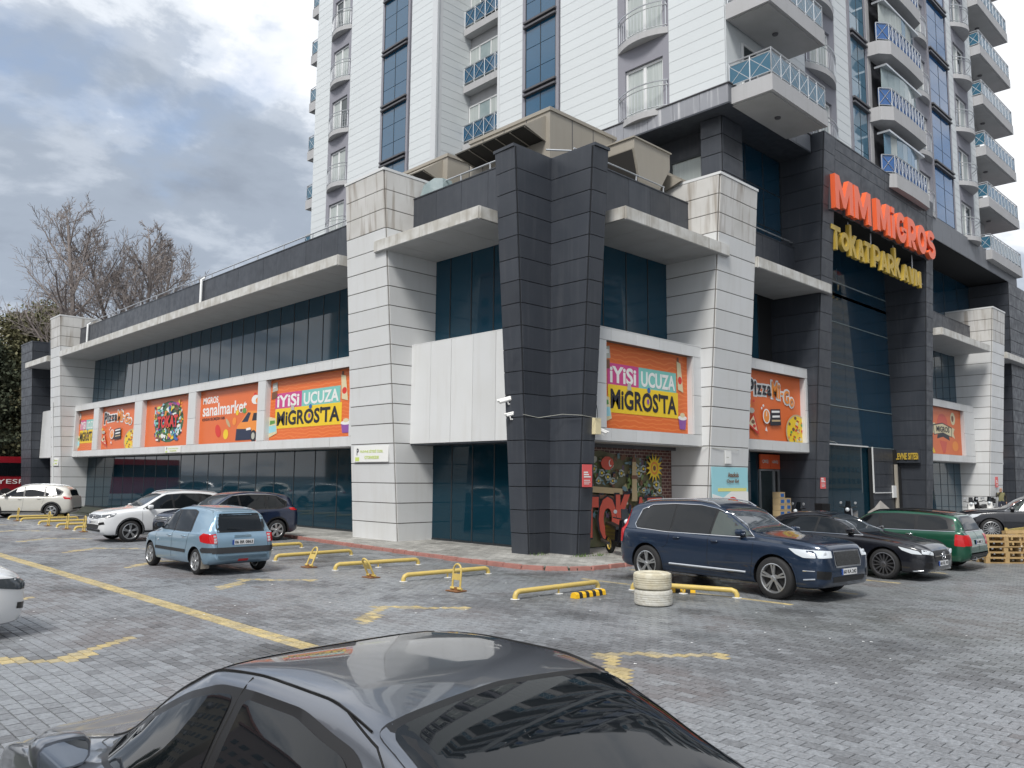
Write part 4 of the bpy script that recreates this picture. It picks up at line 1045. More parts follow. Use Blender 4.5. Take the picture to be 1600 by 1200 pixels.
# ---- roof sign letters
def ribbon(pts, t):
    L_, R_ = [], []; n = len(pts)
    for i, p in enumerate(pts):
        a = Vector(pts[max(i-1, 0)]); b = Vector(pts[min(i+1, n-1)]); d = (b-a).normalized(); m = Vector((-d.y, d.x))*t/2
        L_.append(Vector(p)+m); R_.append(Vector(p)-m)
    return [[tuple(R_[i]), tuple(R_[i+1]), tuple(L_[i+1]), tuple(L_[i])] for i in range(n-1)]
def block_letter(ch, x, y, z, w, h, t, dp, m, parent, nm='letter', grow=0):
    def arc_(cx, cz, rx, rz, a0, a1, n=14): return [(cx+rx*math.cos(R(a0+(a1-a0)*i/n)), cz+rz*math.sin(R(a0+(a1-a0)*i/n))) for i in range(n+1)]
    s_ = t/w; v_ = t/h; P = []
    U = lambda q: [(a*w, b*h) for a, b in q]
    if ch == 'M': P = [U([(0, 0), (0, 1), (s_*1.15, 1), (.5, .42), (1-s_*1.15, 1), (1, 1), (1, 0), (1-s_, 0), (1-s_, .60), (.5+s_*.35, .1), (.5-s_*.35, .1), (s_, .60), (s_, 0)])]
    elif ch == 'T': P = [U([(0, 1), (1, 1), (1, 1-v_), (.5+s_/2, 1-v_), (.5+s_/2, 0), (.5-s_/2, 0), (.5-s_/2, 1-v_), (0, 1-v_)])]
    elif ch == 'i': P = [U([(0, 0), (1, 0), (1, .74), (0, .74)]), U([(0, .83), (1, .83), (1, 1.02), (0, 1.02)])]
    elif ch == 'K': P = [U([(0, 0), (0, 1), (s_, 1), (s_, .50), (1-s_*1.2, .72), (1, .72), (.30+s_, .40), (1, 0), (1-s_*1.25, 0), (s_, .30), (s_, 0)])]
    elif ch == 'A':
        l = [(0, 0), (.5-s_*.55, 1), (.5, 1), (.5, .68), (.40, .38), (.5, .38), (.5, .20), (.34, .20), (s_*1.05, 0)]; P = [U(l), U([(1-a, b) for a, b in l][::-1])]
    elif ch == 'V': P = [U([(0, 1), (s_*1.1, 1), (.5, .34), (1-s_*1.1, 1), (1, 1), (.5+s_*.55, 0), (.5-s_*.55, 0)])]
    elif ch == 'O': P = ribbon(arc_(w/2, h/2, w/2-t/2, h/2-t/2, 0, 360, 28), t)
    elif ch == 'G': P = ribbon(arc_(w/2, h/2, w/2-t/2, h/2-t/2, 48, 350, 26), t)+[U([(.5, .54), (1, .54), (1, .40), (1-s_*.98, .38), (.5, .38)])]
    elif ch == 'S': r = (h-t)/4; P = ribbon(arc_(w/2, h/2+r, w/2-t/2, r, 20, 270, 16)+arc_(w/2, h/2-r, w/2-t/2, r, 90, -160, 16)[1:], t)
    elif ch in 'RP':
        r = h*.245; P = [U([(0, 0), (0, 1), (s_, 1), (s_, 0)])]+ribbon([(t, h-t/2)]+arc_(w*.5, h-t/2-r, w*.5-t/2, r, 90, -90, 12)+[(t, h-t/2-2*r)], t)
        if ch == 'R': zz = 1-v_/2-2*r/h-v_/2; P.append(U([(.38, zz), (.38+s_*1.1, zz), (1, 0), (1-s_*1.15, 0)]))
    g = MB()
    for q in P:
        a = sum(q[i-1][0]*q[i][1]-q[i][0]*q[i-1][1] for i in range(len(q)))
        if a < 0: q = q[::-1]
        g.prism([(x+u, y, z+v) for u, v in q], [(x+u, y-dp, z+v) for u, v in q])
    o = g.build(nm, m, parent); bm = bmesh.new(); bm.from_mesh(o.data); bmesh.ops.remove_doubles(bm, verts=bm.verts, dist=.0005)
    seen = {}
    for f in bm.faces: seen.setdefault(tuple(sorted(v.index for v in f.verts)), []).append(f)
    bmesh.ops.delete(bm, geom=[f for k in seen.values() if len(k) > 1 for f in k], context='FACES'); bmesh.ops.recalc_face_normals(bm, faces=bm.faces)
    bmesh.ops.triangulate(bm, faces=[f for f in bm.faces if len(f.verts) > 4]); bm.to_mesh(o.data); bm.free(); return o
def extruded(txt, x, y, z, w, h, dp, m, parent, bold=.03, nm='letter'):
    return text(nm, txt, (x, y, z), (1, 0, 0), (0, 0, 1), w, h, m, parent, bold, dp)
sg = empty('rooftop_sign', 'large orange raised letters on the dark lintel over the portal', 'sign', (0, 0, 0))
yb = 14.10
lay = [('M', 31.95, 1.66), ('M', 33.78, 1.66), ('M', 36.15, 1.5), ('i', 37.82, .42), ('G', 38.4, 1.25), ('R', 39.85, 1.1), ('O', 41.1, 1.2), ('S', 42.45, 1.05)]
lay = [('M', 31.95, 1.72), ('M', 33.82, 1.72), ('M', 36.15, 1.55), ('i', 37.88, .36), ('G', 38.42, 1.25), ('R', 39.85, 1.08), ('O', 41.08, 1.22), ('S', 42.45, 1.08)]
for ch, x, w in lay:
    block_letter(ch, x, yb, 13.32, w, 1.46, .36 if ch != 'S' else .32, .20, 'orange_sign', sg)
    o = block_letter(ch, x-.03, yb+.10, 13.29, w+.06, 1.52, .44 if ch != 'S' else .39, .09, 'dark_bar', sg, 'letter_back')
sg2 = empty('name_sign', 'gold raised letters hanging below the orange sign in the portal opening', 'sign', (0, 0, 0))
y2 = 14.36
seq = [('T', .85, 1.0, .0), ('O', .80, .80, .1), ('K', .74, 1.35, .0), ('A', .74, .92, .0), ('T', .66, .92, .05), None, ('P', .78, 1.0, 0), ('A', .78, .92, 0), ('R', .76, .92, 0), ('K', .76, 1.35, 0), None, ('A', .74, .8, 0), ('V', .74, .8, 0), ('M', .82, .8, 0)]
tot = sum(.22 if q is None else q[1]+.04 for q in seq); k = 10.1/tot; x = 32.12
for it in seq:
    if it is None: x += .22*k; continue
    ch, w, h, dz = it
    block_letter(ch, x, y2, 11.72+dz, w*k, h*1.02, .21, .17, 'gold_sign', sg2); x += (w+.04)*k
gb = MB()
for xx in (34.2, 36.6, 39.2, 41.6): gb.tube([(xx, 14.40, 12.1), (xx, 14.40, 13.34)], .025, 6)
gb.box(32.4, 42.9, 14.375, 14.41, 12.05, 12.1).build('hanger', 'aluminium', sg2)
sg3 = empty('entrance_sign', 'small bronze letters over the dark entrance at the right side of the portal', 'sign', (0, 0, 0))
MB().box(43.0, 43.1, 14.96, 16.3, 3.1, 3.75).build('backing', 'dark_panel', sg3)
text('lettering', 'PLEVNE SiTESi', (42.96, 16.22, 3.25), (0, -1, 0), (0, 0, 1), 1.2, .34, 'gold_sign', sg3, .03, .03)
# parking notices on the white cladding
def notice(x, y0, y1, z0, z1, label, full=True):
    t = empty('parking_notice', label, 'notice', (0, 0, 0), 0, 'pale parking notices on the white cladding')
    s = Sheet(t, (x, y1, z0), (0, -1, 0), y1-y0, z1-z0, 'c_white')
    s.txt('P', .09, .42, .06, .44, 'c_ink', .03, 'letter_p'); s.poly([(.05, .05), (.17, .05), (.17, .3), (.05, .3)], 'c_lime', 'green_square')
    s.txt('PLEVNE SİTESİ ÖZEL', .20, .58, .66, .20, 'c_lime', .02); s.txt('OTOPARKIDIR', .33, .18, .42, .20, 'c_lime', .02); return t
notice(15.925, 22.25, 24.3, 2.68, 3.22, 'white parking notice with green lettering on the large white pillar')
notice(16.575, 40.9, 42.9, 3.30, 3.62, 'small parking notice on the white ledge under the graffiti banner')
notice(15.925, 58.9, 60.0, 2.7, 3.2, 'faded parking notice on the far left white pillar')
def sticker(label, pts_o, ex, w, h, m='c_sticker'):
    t = empty('warning_poster', label, 'poster', (0, 0, 0), 0, 'red warning posters on pillars')
    s = Sheet(t, pts_o, ex, w, h, m)
    for i, (yy, ww) in enumerate(((.62, .5), (.52, .6), (.42, .8), (.28, .7), (.2, .75), (.12, .6))): s.poly([(.12, yy), (.12+ww*.9, yy), (.12+ww*.9, yy+(.06 if i < 3 else .03)), (.12, yy+(.06 if i < 3 else .03))], 'c_white', 'text_line')
    return t
sticker('red warning poster on the dark corner pillar', (17.08, 14.77, 1.95), (1, 0, 0), .40, .62)
sticker('red warning poster on the left leg of the portal', (31.6, 14.80, 1.85), (1, 0, 0), .45, .62)
sticker('red warning poster on the rightmost white pillar', (54.6, 14.80, 1.85), (1, 0, 0), .5, .62)
# mural on the ground floor
mu = empty('graffiti_mural', 'ground-floor graffiti mural with big red lettering and a yellow sun', 'mural', (0, 0, 0))
s = Sheet(mu, (17.75, 16.3, .1), (1, 0, 0), 5.75, 3.05, 'brick_print')
s.poly([(.0, .0), (.90, .0), (.90, .70), (.86, .80), (.78, .84), (.70, .90), (.50, .92), (.34, .97), (.0, .90)], 'c_mural', 'green_ground')
doodles(s, .04, .88, .30, .92, 330, 9, .028, ['c_mgreen', 'c_mural', 'c_brown', 'c_mtan', 'c_mpurple', 'c_navy', 'c_mtan', 'c_dgreen', 'c_mgreen', 'c_mblue', 'c_mblue', 'c_stone', 'c_brown'], 1.6)
rr = random.Random(8)
fl = []
for (fx, fy, k) in ((.50, .74, .028), (.63, .80, .034), (.66, .74, .03), (.70, .79, .03), (.33, .74, .028), (.38, .70, .028), (.42, .66, .026), (.30, .66, .026), (.60, .56, .022), (.70, .56, .022), (.82, .62, .034), (.85, .56, .03), (.87, .46, .03), (.80, .50, .025), (.2, .8, .03), (.26, .78, .028)):
    for j in range(5):
        a = j*1.257+fx*9; fl.append((s.ell(fx+k*.62*math.cos(a), fy+k*1.1*math.sin(a), k*.26, k*.62, 7, rot=a), 'c_mflower'))
    fl.append((s.ell(fx, fy, k*.3, k*.5, 8), 'c_yellow'))
s.many(fl, 'flower_print')
sun = []
for j in range(14):
    a = j*2*math.pi/14; c0, c1 = (.80, .80), None
    sun.append(([(c0[0]+.05*math.cos(a-.16), c0[1]+.095*math.sin(a-.16)), (c0[0]+.085*math.cos(a), c0[1]+.165*math.sin(a)), (c0[0]+.05*math.cos(a+.16), c0[1]+.095*math.sin(a+.16))], 'c_yellow'))
sun += [(s.ell(.80, .80, .05, .095, 20), 'c_yellow'), (s.ell(.80, .80, .036, .07, 18), 'c_orange'), (s.ell(.80, .80, .025, .048, 16), 'c_yellow'), (s.ell(.80, .80, .014, .028, 12), 'c_brown')]
s.many(sun, 'sun_print')
s.many([([(.585, .45), (.635, .45), (.625, .86), (.59, .86)], 'c_tan'), ([(.582, .68), (.638, .68), (.638, .72), (.582, .72)], 'c_brown'), ([(.585, .86), (.63, .86), (.608, .95)], 'c_brown'), (s.ell(.37, .84, .055, .07, 10), 'c_mred'), (s.ell(.395, .84, .014, .036, 12), 'c_white'), (s.ell(.40, .845, .011, .028, 12), 'c_mred'), ([(.20, .55), (.50, .52), (.50, .58), (.20, .61)], 'c_tan'), ([(.20, .49), (.48, .47), (.48, .50), (.20, .53)], 'c_brown')], 'landmark_print')
wv = []
for j in range(9): wv.append((s.ell(.10, .12+.035*j, .085-.004*j, .02, 14), 'c_yellow')); wv.append((s.ell(.10, .108+.035*j, .08-.004*j, .009, 14), 'c_brown'))
s.many(wv, 'basket_print')
for ch, x, y, w, h in (('T', .14, .10, .15, .40), ('O', .29, .06, .15, .44), ('K', .435, .10, .14, .42), ('A', .60, .12, .12, .37), ('T', .72, .10, .14, .38)):
    s.txt(ch, x-.012, y-.018, w+.024, h+.036, 'c_ink', .07, 'letter_outline')
for ch, x, y, w, h in (('T', .14, .10, .15, .40), ('O', .29, .06, .15, .44), ('K', .435, .10, .14, .42), ('A', .60, .12, .12, .37), ('T', .72, .10, .14, .38)):
    s.txt(ch, x, y, w, h, 'c_mred', .06, 'letter')
MB().box(17.7, 23.55, 16.1, 16.35, 3.15, 3.26).build('shutter_box', 'dark_bar', mu)
# cloth poster on the white pillar
rp = empty('rainbow_banner', 'pale blue cloth banner with a rainbow, on the white pillar left of the shop door', 'banner', (0, 0, 0))
s = Sheet(rp, (23.62, 14.78, .75), (1, 0, 0), 2.3, 1.85, 'c_sky')
s.poly([(0, 0), (1, 0), (1, .55), (.6, .6), (.3, .45), (0, .52)], 'c_white', 'pale_ground'); s.poly([(.15, .56), (.95, .56), (.95, .62), (.15, .62)], 'c_lemon', 'yellow_band')
for i, m in enumerate(('c_red', 'c_orange', 'c_yellow', 'c_green', 'c_blue', 'c_purple', 'c_white')): s.poly(s.ell(.55, .12, .24-.028*i, .34-.038*i, 20, 0, 180), m, 'rainbow_band')
s.poly([(.75, .0), (1, .0), (1, .2), (.86, .14)], 'c_green', 'green_hill')
s.txt('Anaokulu', .42, .82, .30, .09, 'c_brown', .03); s.txt('Oyun Evi', .38, .70, .34, .08, 'c_brown', .03)
doodles(s, .05, .3, .05, .3, 12, 2, .03, ['c_tan', 'c_pink', 'c_brown'])
w_ = Sheet(empty('paper_notice', 'small white paper notice above the rainbow banner', 'notice'), (24.4, 14.74, 2.72), (1, 0, 0), .4, .45, 'c_white'); w_.poly([(.2, .45), (.6, .45), (.6, .5), (.2, .5)], 'c_stone', 'text_line')
# ================================================================= vehicles
random.seed(33)
mat('car_glass', (.006, .008, .010), .02, ior=1.5)
mat('car_glass_light', (.06, .075, .07), .03, ior=1.6)
mat('car_glass_screen', (.05, .06, .07), .03, ior=1.9)
mat('mirror_face', (.55, .60, .66), .02, 1.0)
mat('black_trim', (.010, .010, .011), .35)
mat('cladding', (.03, .031, .034), .6)
mat('seam', (.004, .004, .004), .8)
mat('chrome', (.75, .76, .78), .12, 1.0)
mat('rubber', (.016, .016, .017), .75)
mat('rim_silver', (.48, .49, .50), .28, .8)
mat('rim_dark', (.03, .03, .032), .4, .5)
mat('lamp_red', (.50, .012, .015), .12, ior=1.6)
mat('lamp_clear', (.62, .66, .70), .1, ior=1.6)
mat('lamp_dark', (.06, .07, .08), .08, ior=1.6)
mat('plate_white', (.72, .73, .74), .4)
mat('plate_blue', (.02, .08, .35), .4)
mat('ink', (.01, .01, .012), .5)
def paint(name, c, metal=.35, rough=.32, coat=1.0):
    return mat(name, c, rough, metal, coat)
paint('paint_greyblue', (.20, .215, .245), .8, .28)
paint('paint_navy', (.012, .028, .062), .35, .3)
paint('paint_midnight', (.010, .020, .055), .35, .3)
paint('paint_black', (.008, .009, .014), .2, .3)
paint('paint_skyblue', (.25, .38, .49), .5, .36)
paint('paint_white', (.70, .71, .72), 0, .35)
paint('paint_cream', (.60, .59, .54), .1, .35)
paint('paint_green', (.008, .085, .046), .4, .3)
paint('paint_red', (.30, .01, .02), .1, .35)
def pchip(xs, ys):
    xs = np.array(xs, float); ys = np.array(ys, float); o = np.argsort(xs); xs, ys = xs[o], ys[o]
    h = np.diff(xs); d = np.diff(ys)/h; m = np.zeros(len(xs)); m[0], m[-1] = d[0], d[-1]
    for i in range(1, len(xs)-1):
        if d[i-1]*d[i] <= 0: m[i] = 0
        else:
            w1, w2 = 2*h[i]+h[i-1], h[i]+2*h[i-1]; m[i] = (w1+w2)/(w1/d[i-1]+w2/d[i])
    def f(x):
        x = min(max(x, xs[0]), xs[-1]); i = min(max(np.searchsorted(xs, x)-1, 0), len(h)-1)
        t = (x-xs[i])/h[i]; a, b = ys[i], ys[i+1]
        return float((2*t**3-3*t**2+1)*a+(t**3-2*t**2+t)*h[i]*m[i]+(-2*t**3+3*t**2)*b+(t**3-t**2)*h[i]*m[i+1])
    return f
def body_mesh(s, ns=90):
    top = pchip(*zip(*s['top'])); sh = pchip(*zip(*s['sh'])); w = pchip(*zip(*s['w'])); wr = pchip(*zip(*s['wr'])); bo = pchip(*zip(*s['bot']))
    x0, x1 = s['top'][0][0], s['top'][-1][0]; x0, x1 = min(x0, x1), max(x0, x1)
    X = []
    for i in range(ns+1):
        t = i/ns; X.append(x0+(x1-x0)*(t-.085*math.sin(2*math.pi*t)/1.0*.9))
    V = []; e0 = s.get('edge', .09); cr = s.get('crown', .035); rb = s.get('waist', .012)
    for x in X:
        t, W, Wr, b = top(x), w(x), wr(x), bo(x); S = min(sh(x), t-.035); h = t-S; H = S-b
        e = min(e0, h*.62); Wr = min(Wr, W*.93)
        sec = [(0, b), (W*.5, b), (W*.84, b+.002), (W*.935, b+.03), (W*.972, b+.09), (W*.992, b+H*.28), (W*1.0, b+H*.45), (W*.998, b+H*.58), (W*(.995), b+H*.70), (W*.992, b+H*.79), (W*(.985), b+H*.86), (W*.97, S-.028), (W*.955, S-.004), (W*.93, S+.006)]
        for q in (.2, .4, .6, .8): 
            bul = .012*math.sin(math.pi*q)*min(1, h/.4)
            sec.append((W*.925+(Wr-W*.925)*q+bul, S+.006+(t-e-S-.006)*q))
        sec += [(Wr, t-e), (Wr*.975, t-e*.62), (Wr*.93, t-e*.36), (Wr*.85, t-e*.17-cr*.1), (Wr*.70, t-cr*.30), (Wr*.45, t-cr*.12), (Wr*.2, t-cr*.03), (0, t)]
        V.append(sec)
    n = len(V[0]); vs = []; ring = []
    for k, x in enumerate(X):
        r = []
        for y, z in V[k]: r.append(len(vs)); vs.append((x, y, z))
        for j in range(n-2, 0, -1): y, z = V[k][j]; r.append(len(vs)); vs.append((x, -y, z))
        ring.append(r)
    m = len(ring[0]); fs = []
    for k in range(len(X)-1):
        for j in range(m): fs.append((ring[k][j], ring[k+1][j], ring[k+1][(j+1) % m], ring[k][(j+1) % m]))
    fs.append(tuple(ring[0])); fs.append(tuple(reversed(ring[-1])))
    me = bpy.data.meshes.new('body'); me.from_pydata(vs, [], fs)
    bm = bmesh.new(); bm.from_mesh(me); bmesh.ops.recalc_face_normals(bm, faces=bm.faces); bm.to_mesh(me); bm.free()
    return me
def round_poly(pts, r=.04, n=4):
    out = []; m = len(pts)
    for i in range(m):
        p0, p, p1 = Vector(pts[i-1]), Vector(pts[i]), Vector(pts[(i+1) % m])
        a = (p0-p); b = (p1-p); rr = min(r, a.length*.45, b.length*.45)
        A = p+a.normalized()*rr; B = p+b.normalized()*rr
        for k in range(n+1):
            t = k/n; out.append(tuple(A*(1-t)**2+p*2*t*(1-t)+B*t**2))
    return out
class Skin:
    """drapes outlines over a body from the side, top, front or rear"""
    def __init__(s, me):
        s.bvh = BVHTree.FromPolygons([v.co[:] for v in me.vertices], [p.vertices[:] for p in me.polygons])
    def hit(s, axis, a, b):
        o, d = {'left': ((a, 3, b), (0, -1, 0)), 'right': ((a, -3, b), (0, 1, 0)), 'top': ((a, b, 4), (0, 0, -1)),
                'front': ((6, a, b), (-1, 0, 0)), 'rear': ((-6, a, b), (1, 0, 0))}[axis]
        h = s.bvh.ray_cast(Vector(o), Vector(d))
        if h[0] is None: return None
        n = h[1]
        if n.dot(Vector(d)) > 0: n = -n
        n = (n-Vector(d)*.6).normalized()
        return h[0], n
    def patch(s, poly, axis, off=.004, step=.07):
        bm = bmesh.new(); vs = [bm.verts.new((x, y, 0)) for x, y in poly]; bm.faces.new(vs)
        xs = [p[0] for p in poly]; ys = [p[1] for p in poly]
        for lo, hi, k in ((min(xs), max(xs), 0), (min(ys), max(ys), 1)):
            c = lo+step*.63
            while c < hi:
                co = Vector((c, 0, 0)) if k == 0 else Vector((0, c, 0)); no = Vector((1, 0, 0)) if k == 0 else Vector((0, 1, 0))
                bmesh.ops.bisect_plane(bm, geom=bm.verts[:]+bm.edges[:]+bm.faces[:], plane_co=co, plane_no=no, dist=1e-5); c += step
        bad = []
        for v in bm.verts:
            h = s.hit(axis, v.co.x, v.co.y)
            if h is None: bad.append(v); continue
            v.co = h[0]+h[1]*off
        bmesh.ops.delete(bm, geom=bad, context='VERTS')
        me = bpy.data.meshes.new('p'); 
        d = {'left': (0, 1, 0), 'right': (0, -1, 0), 'top': (0, 0, 1), 'front': (1, 0, 0), 'rear': (-1, 0, 0)}[axis]
        bm.normal_update()
        fl = [f for f in bm.faces if f.normal.dot(Vector(d)) < 0]
        bmesh.ops.reverse_faces(bm, faces=fl)
        for f in bm.faces: f.smooth = True
        bm.to_mesh(me); bm.free(); return me
    def path(s, pts, axis, off=.003, step=.05):
        out = []
        for (a, b), (c, d) in zip(pts, pts[1:]):
            n = max(1, int(math.hypot(c-a, d-b)/step))
            for i in range(n): out.append((a+(c-a)*i/n, b+(d-b)*i/n))
        out.append(pts[-1]); res = []
        for a, b in out:
            h = s.hit(axis, a, b)
            if h: res.append(h[0]+h[1]*off)
        return res
def put(me, name, m, parent):
    me.name = name; me.materials.clear(); me.materials.append(MATS[m]); return link(name, me, parent)
def mirror(me):
    m2 = me.copy(); m2.transform(Matrix.Diagonal((1, -1, 1, 1))); m2.flip_normals(); return m2
WHEELS = {}
def wheel_meshes(r, wid, spokes, style, dark=False, rimr=.72):
    key = (r, wid, spokes, style, dark, rimr)
    if key in WHEELS: return WHEELS[key]
    rr = r*rimr
    ty = MB().lathe([(rr, -wid/2+.01), (rr+.01, -wid/2), (r*.9, -wid/2+.004), (r*.965, -wid/2+.02), (r, -wid/2+.05), (r+.001, -.02), (r-.006, -.018), (r-.006, -.012), (r+.001, -.01), (r+.001, .01), (r-.006, .012), (r-.006, .018), (r+.001, .02), (r, wid/2-.05), (r*.965, wid/2-.02), (r*.9, wid/2-.004), (rr+.01, wid/2), (rr, wid/2-.01)], 40, axis='y', close=True).mesh('wheel', 'rubber', 40)
    g = MB(); f = wid/2
    g.lathe([(rr+.004, f-.004), (rr-.012, f+.002), (rr-.022, f-.012), (rr-.03, f-.05), (rr-.03, -f+.02), (rr+.004, -f+.01)], 36, axis='y', mi=0, close=True)
    g.lathe([(.001, f-.07), (rr-.03, f-.075), (rr-.03, f-.078), (.001, f-.08)], 36, axis='y', mi=1)
    g.lathe([(.001, f-.004), (.028, f-.004), (.034, f-.012), (.06, f-.02), (.07, f-.06), (.001, f-.061)], 20, axis='y', mi=0)
    def spoke(a0, w0, w1, d0=.0):
        c, s_ = math.cos(a0), math.sin(a0)
        pts = []
        for q, (ra, ww, yy) in enumerate(((.045, w0, f-.02), (rr*.55, (w0+w1)/2, f-.012-d0), (rr-.018, w1, f-.008))):
            for sgn in (-1, 1):
                for dy in (0, -.03):
                    px_, pz = ra*c-sgn*ww*s_, ra*s_+sgn*ww*c
                    pts.append((px_, yy+dy, pz))
        fs = []
        for q in (0, 4):
            fs += [(q, q+2, q+6, q+4), (q+1, q+5, q+7, q+3), (q, q+4, q+5, q+1), (q+2, q+3, q+7, q+6)]
        fs += [(8, 10, 11, 9)]
        g.add(pts, fs, 0)
    for i in range(spokes):
        a = 2*math.pi*i/spokes+.3
        if style == 'twin': spoke(a-.13, .014, .018); spoke(a+.13, .014, .018)
        elif style == 'wide': spoke(a, .03, .05)
        else: spoke(a, .014, .013)
    rm = g.mesh('rim', ['rim_dark2' if dark else 'rim_silver', 'rim_dark'], 30)
    WHEELS[key] = (ty, rm); return WHEELS[key]
mat('rim_dark2', (.16, .16, .17), .3, .8)
def car(name, s, loc, rz, label, cat='car', group=None):
    root = empty(name, label, cat, (*loc, 0), rz, group)
    me = body_mesh(s, s.get('ns', 90)); skin = Skin(me)
    W2 = max(p[1] for p in s['w']); r = s['r']; ar = s.get('arch', r+.055); ax = s['axles']
    # wheel arches cut out of the body
    base = bpy.data.objects.new('tmp', me); col.objects.link(base)
    me.materials.append(MATS[s['paint']]); me.materials.append(MATS['black_trim'])
    cm = MB()
    for x in ax:
        for sg in (-1, 1):
            pts = []
            n = 28
            a = [(x+ar*math.cos(2*math.pi*i/n), sg*(W2-.30), r+ar*math.sin(2*math.pi*i/n)*s.get('archk', 1.0)) for i in range(n)]
            b = [(p[0], sg*(W2+.2), p[2]) for p in a]
            if sg > 0: cm.prism(b, a)
            else: cm.prism(a, b)
    cme = cm.mesh('cut', ['black_trim', 'black_trim']); co = bpy.data.objects.new('cut', cme); col.objects.link(co)
    bm = bmesh.new(); bm.from_mesh(cme); bmesh.ops.recalc_face_normals(bm, faces=bm.faces)
    for f in bm.faces: f.material_index = 1
    bm.to_mesh(cme); bm.free()
    md = base.modifiers.new('b', 'BOOLEAN'); md.object = co; md.operation = 'DIFFERENCE'; md.solver = 'EXACT'
    dg = bpy.context.evaluated_depsgraph_get(); dg.update()
    out = bpy.data.meshes.new_from_object(base.evaluated_get(dg)); bpy.data.objects.remove(base); bpy.data.objects.remove(co)
    out.polygons.foreach_set('use_smooth', [True]*len(out.polygons)); out.set_sharp_from_angle(angle=R(38))
    if len(out.materials) < 2: out.materials.append(MATS['black_trim'])
    body = link('body', out, root)
    S_ = lambda poly, axis, m, nm, off=.004, step=.07, rnd=None, par=root: put(skin.patch(round_poly(poly, rnd) if rnd else poly, axis, off, step), nm, m, par)
    def both(poly, m, nm, off=.004, rnd=None, step=.07, par=root):
        me_ = skin.patch(round_poly(poly, rnd) if rnd else poly, 'left', off, step)
        a = put(me_, nm, m, par); b = put(mirror(me_), nm, m, par); return a, b
    def seam(pts, axis='left', w=.004, m='seam', nm='panel_gap', par=body, off=.0, twin=True):
        p = skin.path(pts, axis, off)
        if len(p) < 2: return
        g = MB().tube(p, w, 5)
        o = g.build(nm, m, par, smooth=60)
        if axis == 'left' and twin: link(nm, mirror(o.data), par)
        return o
    # windows
    if 'frame' in s: both(s['frame'], 'black_trim', 'window_surround', .002, .05)
    for q in s['windows']:
        poly, gm = (q if isinstance(q, tuple) and isinstance(q[1], str) else (q, 'car_glass'))
        both(poly, gm, 'side_window', .0045, s.get('wr_', .035))
    if 'chrome_line' in s:
        seam(s['chrome_line'], w=.009, m='chrome', nm='window_trim', par=root, off=.004)
    S_(s['screen'], 'top', 'car_glass_screen' if s.get('bright_screen', 1) else 'car_glass', 'windscreen', .003, .09, .05)
    if 'rearglass' in s: S_(s['rearglass'][1], s['rearglass'][0], 'car_glass', 'rear_window', .003, .07, .05)
    if 'rearframe' in s: S_(s['rearframe'][1], s['rearframe'][0], 'black_trim', 'rear_window_surround', .0015, .07, .04)
    for c in s.get('seams', []): seam(c)
    for c in s.get('topseams', []): seam(c, 'top', .004, twin=False)
    for c in s.get('rearseams', []): seam(c, 'rear', .004, twin=False)
    for ax_, poly, m, nm, off in s.get('patches', []):
        if ax_ == 'left': both(poly, m, nm, off, None, .06)
        else: S_(poly, ax_, m, nm, off, .05)
    for ax_, pts, w_, m, nm in s.get('strips', []):
        seam(pts, ax_, w_, m, nm, root, .003)
    # arch cladding
    if 'clad' in s:
        for x in ax:
            ring = []; n = 18; a0, a1 = R(-12), R(192)
            o_ = [(x+(ar+s['clad'])*math.cos(a0+(a1-a0)*i/n), r+(ar+s['clad'])*math.sin(a0+(a1-a0)*i/n)) for i in range(n+1)]
            i_ = [(x+(ar+.003)*math.cos(a1-(a1-a0)*i/n), r+(ar+.003)*math.sin(a1-(a1-a0)*i/n)) for i in range(n+1)]
            both(o_+i_, s.get('cladmat', 'cladding'), 'arch_trim', .006, None, .08)
        b = s['bot'][0][1]
        both([(ax[0]-ar-.05, s['sill']-.16), (ax[0]-ar-.03, s['sill']+.02), (ax[1]+ar+.03, s['sill']+.02), (ax[1]+ar+.05, s['sill']-.16)], s.get('cladmat', 'cladding'), 'sill_trim', .006)
    # lights
    for nm, ax_, poly, m in s['lights']:
        par = None
        if ax_ == 'left': par = both(poly, m, nm, .006, .025, .05)
        else:
            me_ = skin.patch(round_poly(poly, .02), ax_, .006, .05); par = (put(me_, nm, m, root), put(mirror(me_), nm, m, root))
        if nm == 'headlight' and ax_ == 'front':
            cx = sum(p[0] for p in poly)/len(poly); cz = sum(p[1] for p in poly)/len(poly)
            for sg, pr in ((1, par[0]), (-1, par[1])):
                h = skin.hit('front', sg*cx, cz)
                if h: MB().lathe([(.001, .012), (.03, .011), (.045, .006), (.05, .0)], 14, tuple(h[0]+h[1]*.004), 'x').build('lens', 'lamp_clear', pr, smooth=60)
    # plates
    for end, z, txt in s.get('plates', []):
        h = skin.hit(end, 0, z); dx = 1 if end == 'front' else -1
        x = h[0].x+dx*.006
        n_ = max(abs(skin.hit(end, .22, z)[0].x-h[0].x), 0)
        p = MB().box(x, x+dx*.012, -.255, .255, z-.055, z+.055).build('number_plate', 'plate_white', root)
        xx = x+dx*.013; ex = (0, dx, 0)
        MB().box(x, x+dx*.0135, -dx*.255, -dx*.215, z-.054, z+.054).build('country_band', 'plate_blue', p)
        if txt: text('plate_number', txt, (xx, -dx*.20, z-.034), ex, (0, 0, 1), .43, .068, 'ink', p, .02, .002)
    # mirrors and handles
    mx, mz = s['mirror']
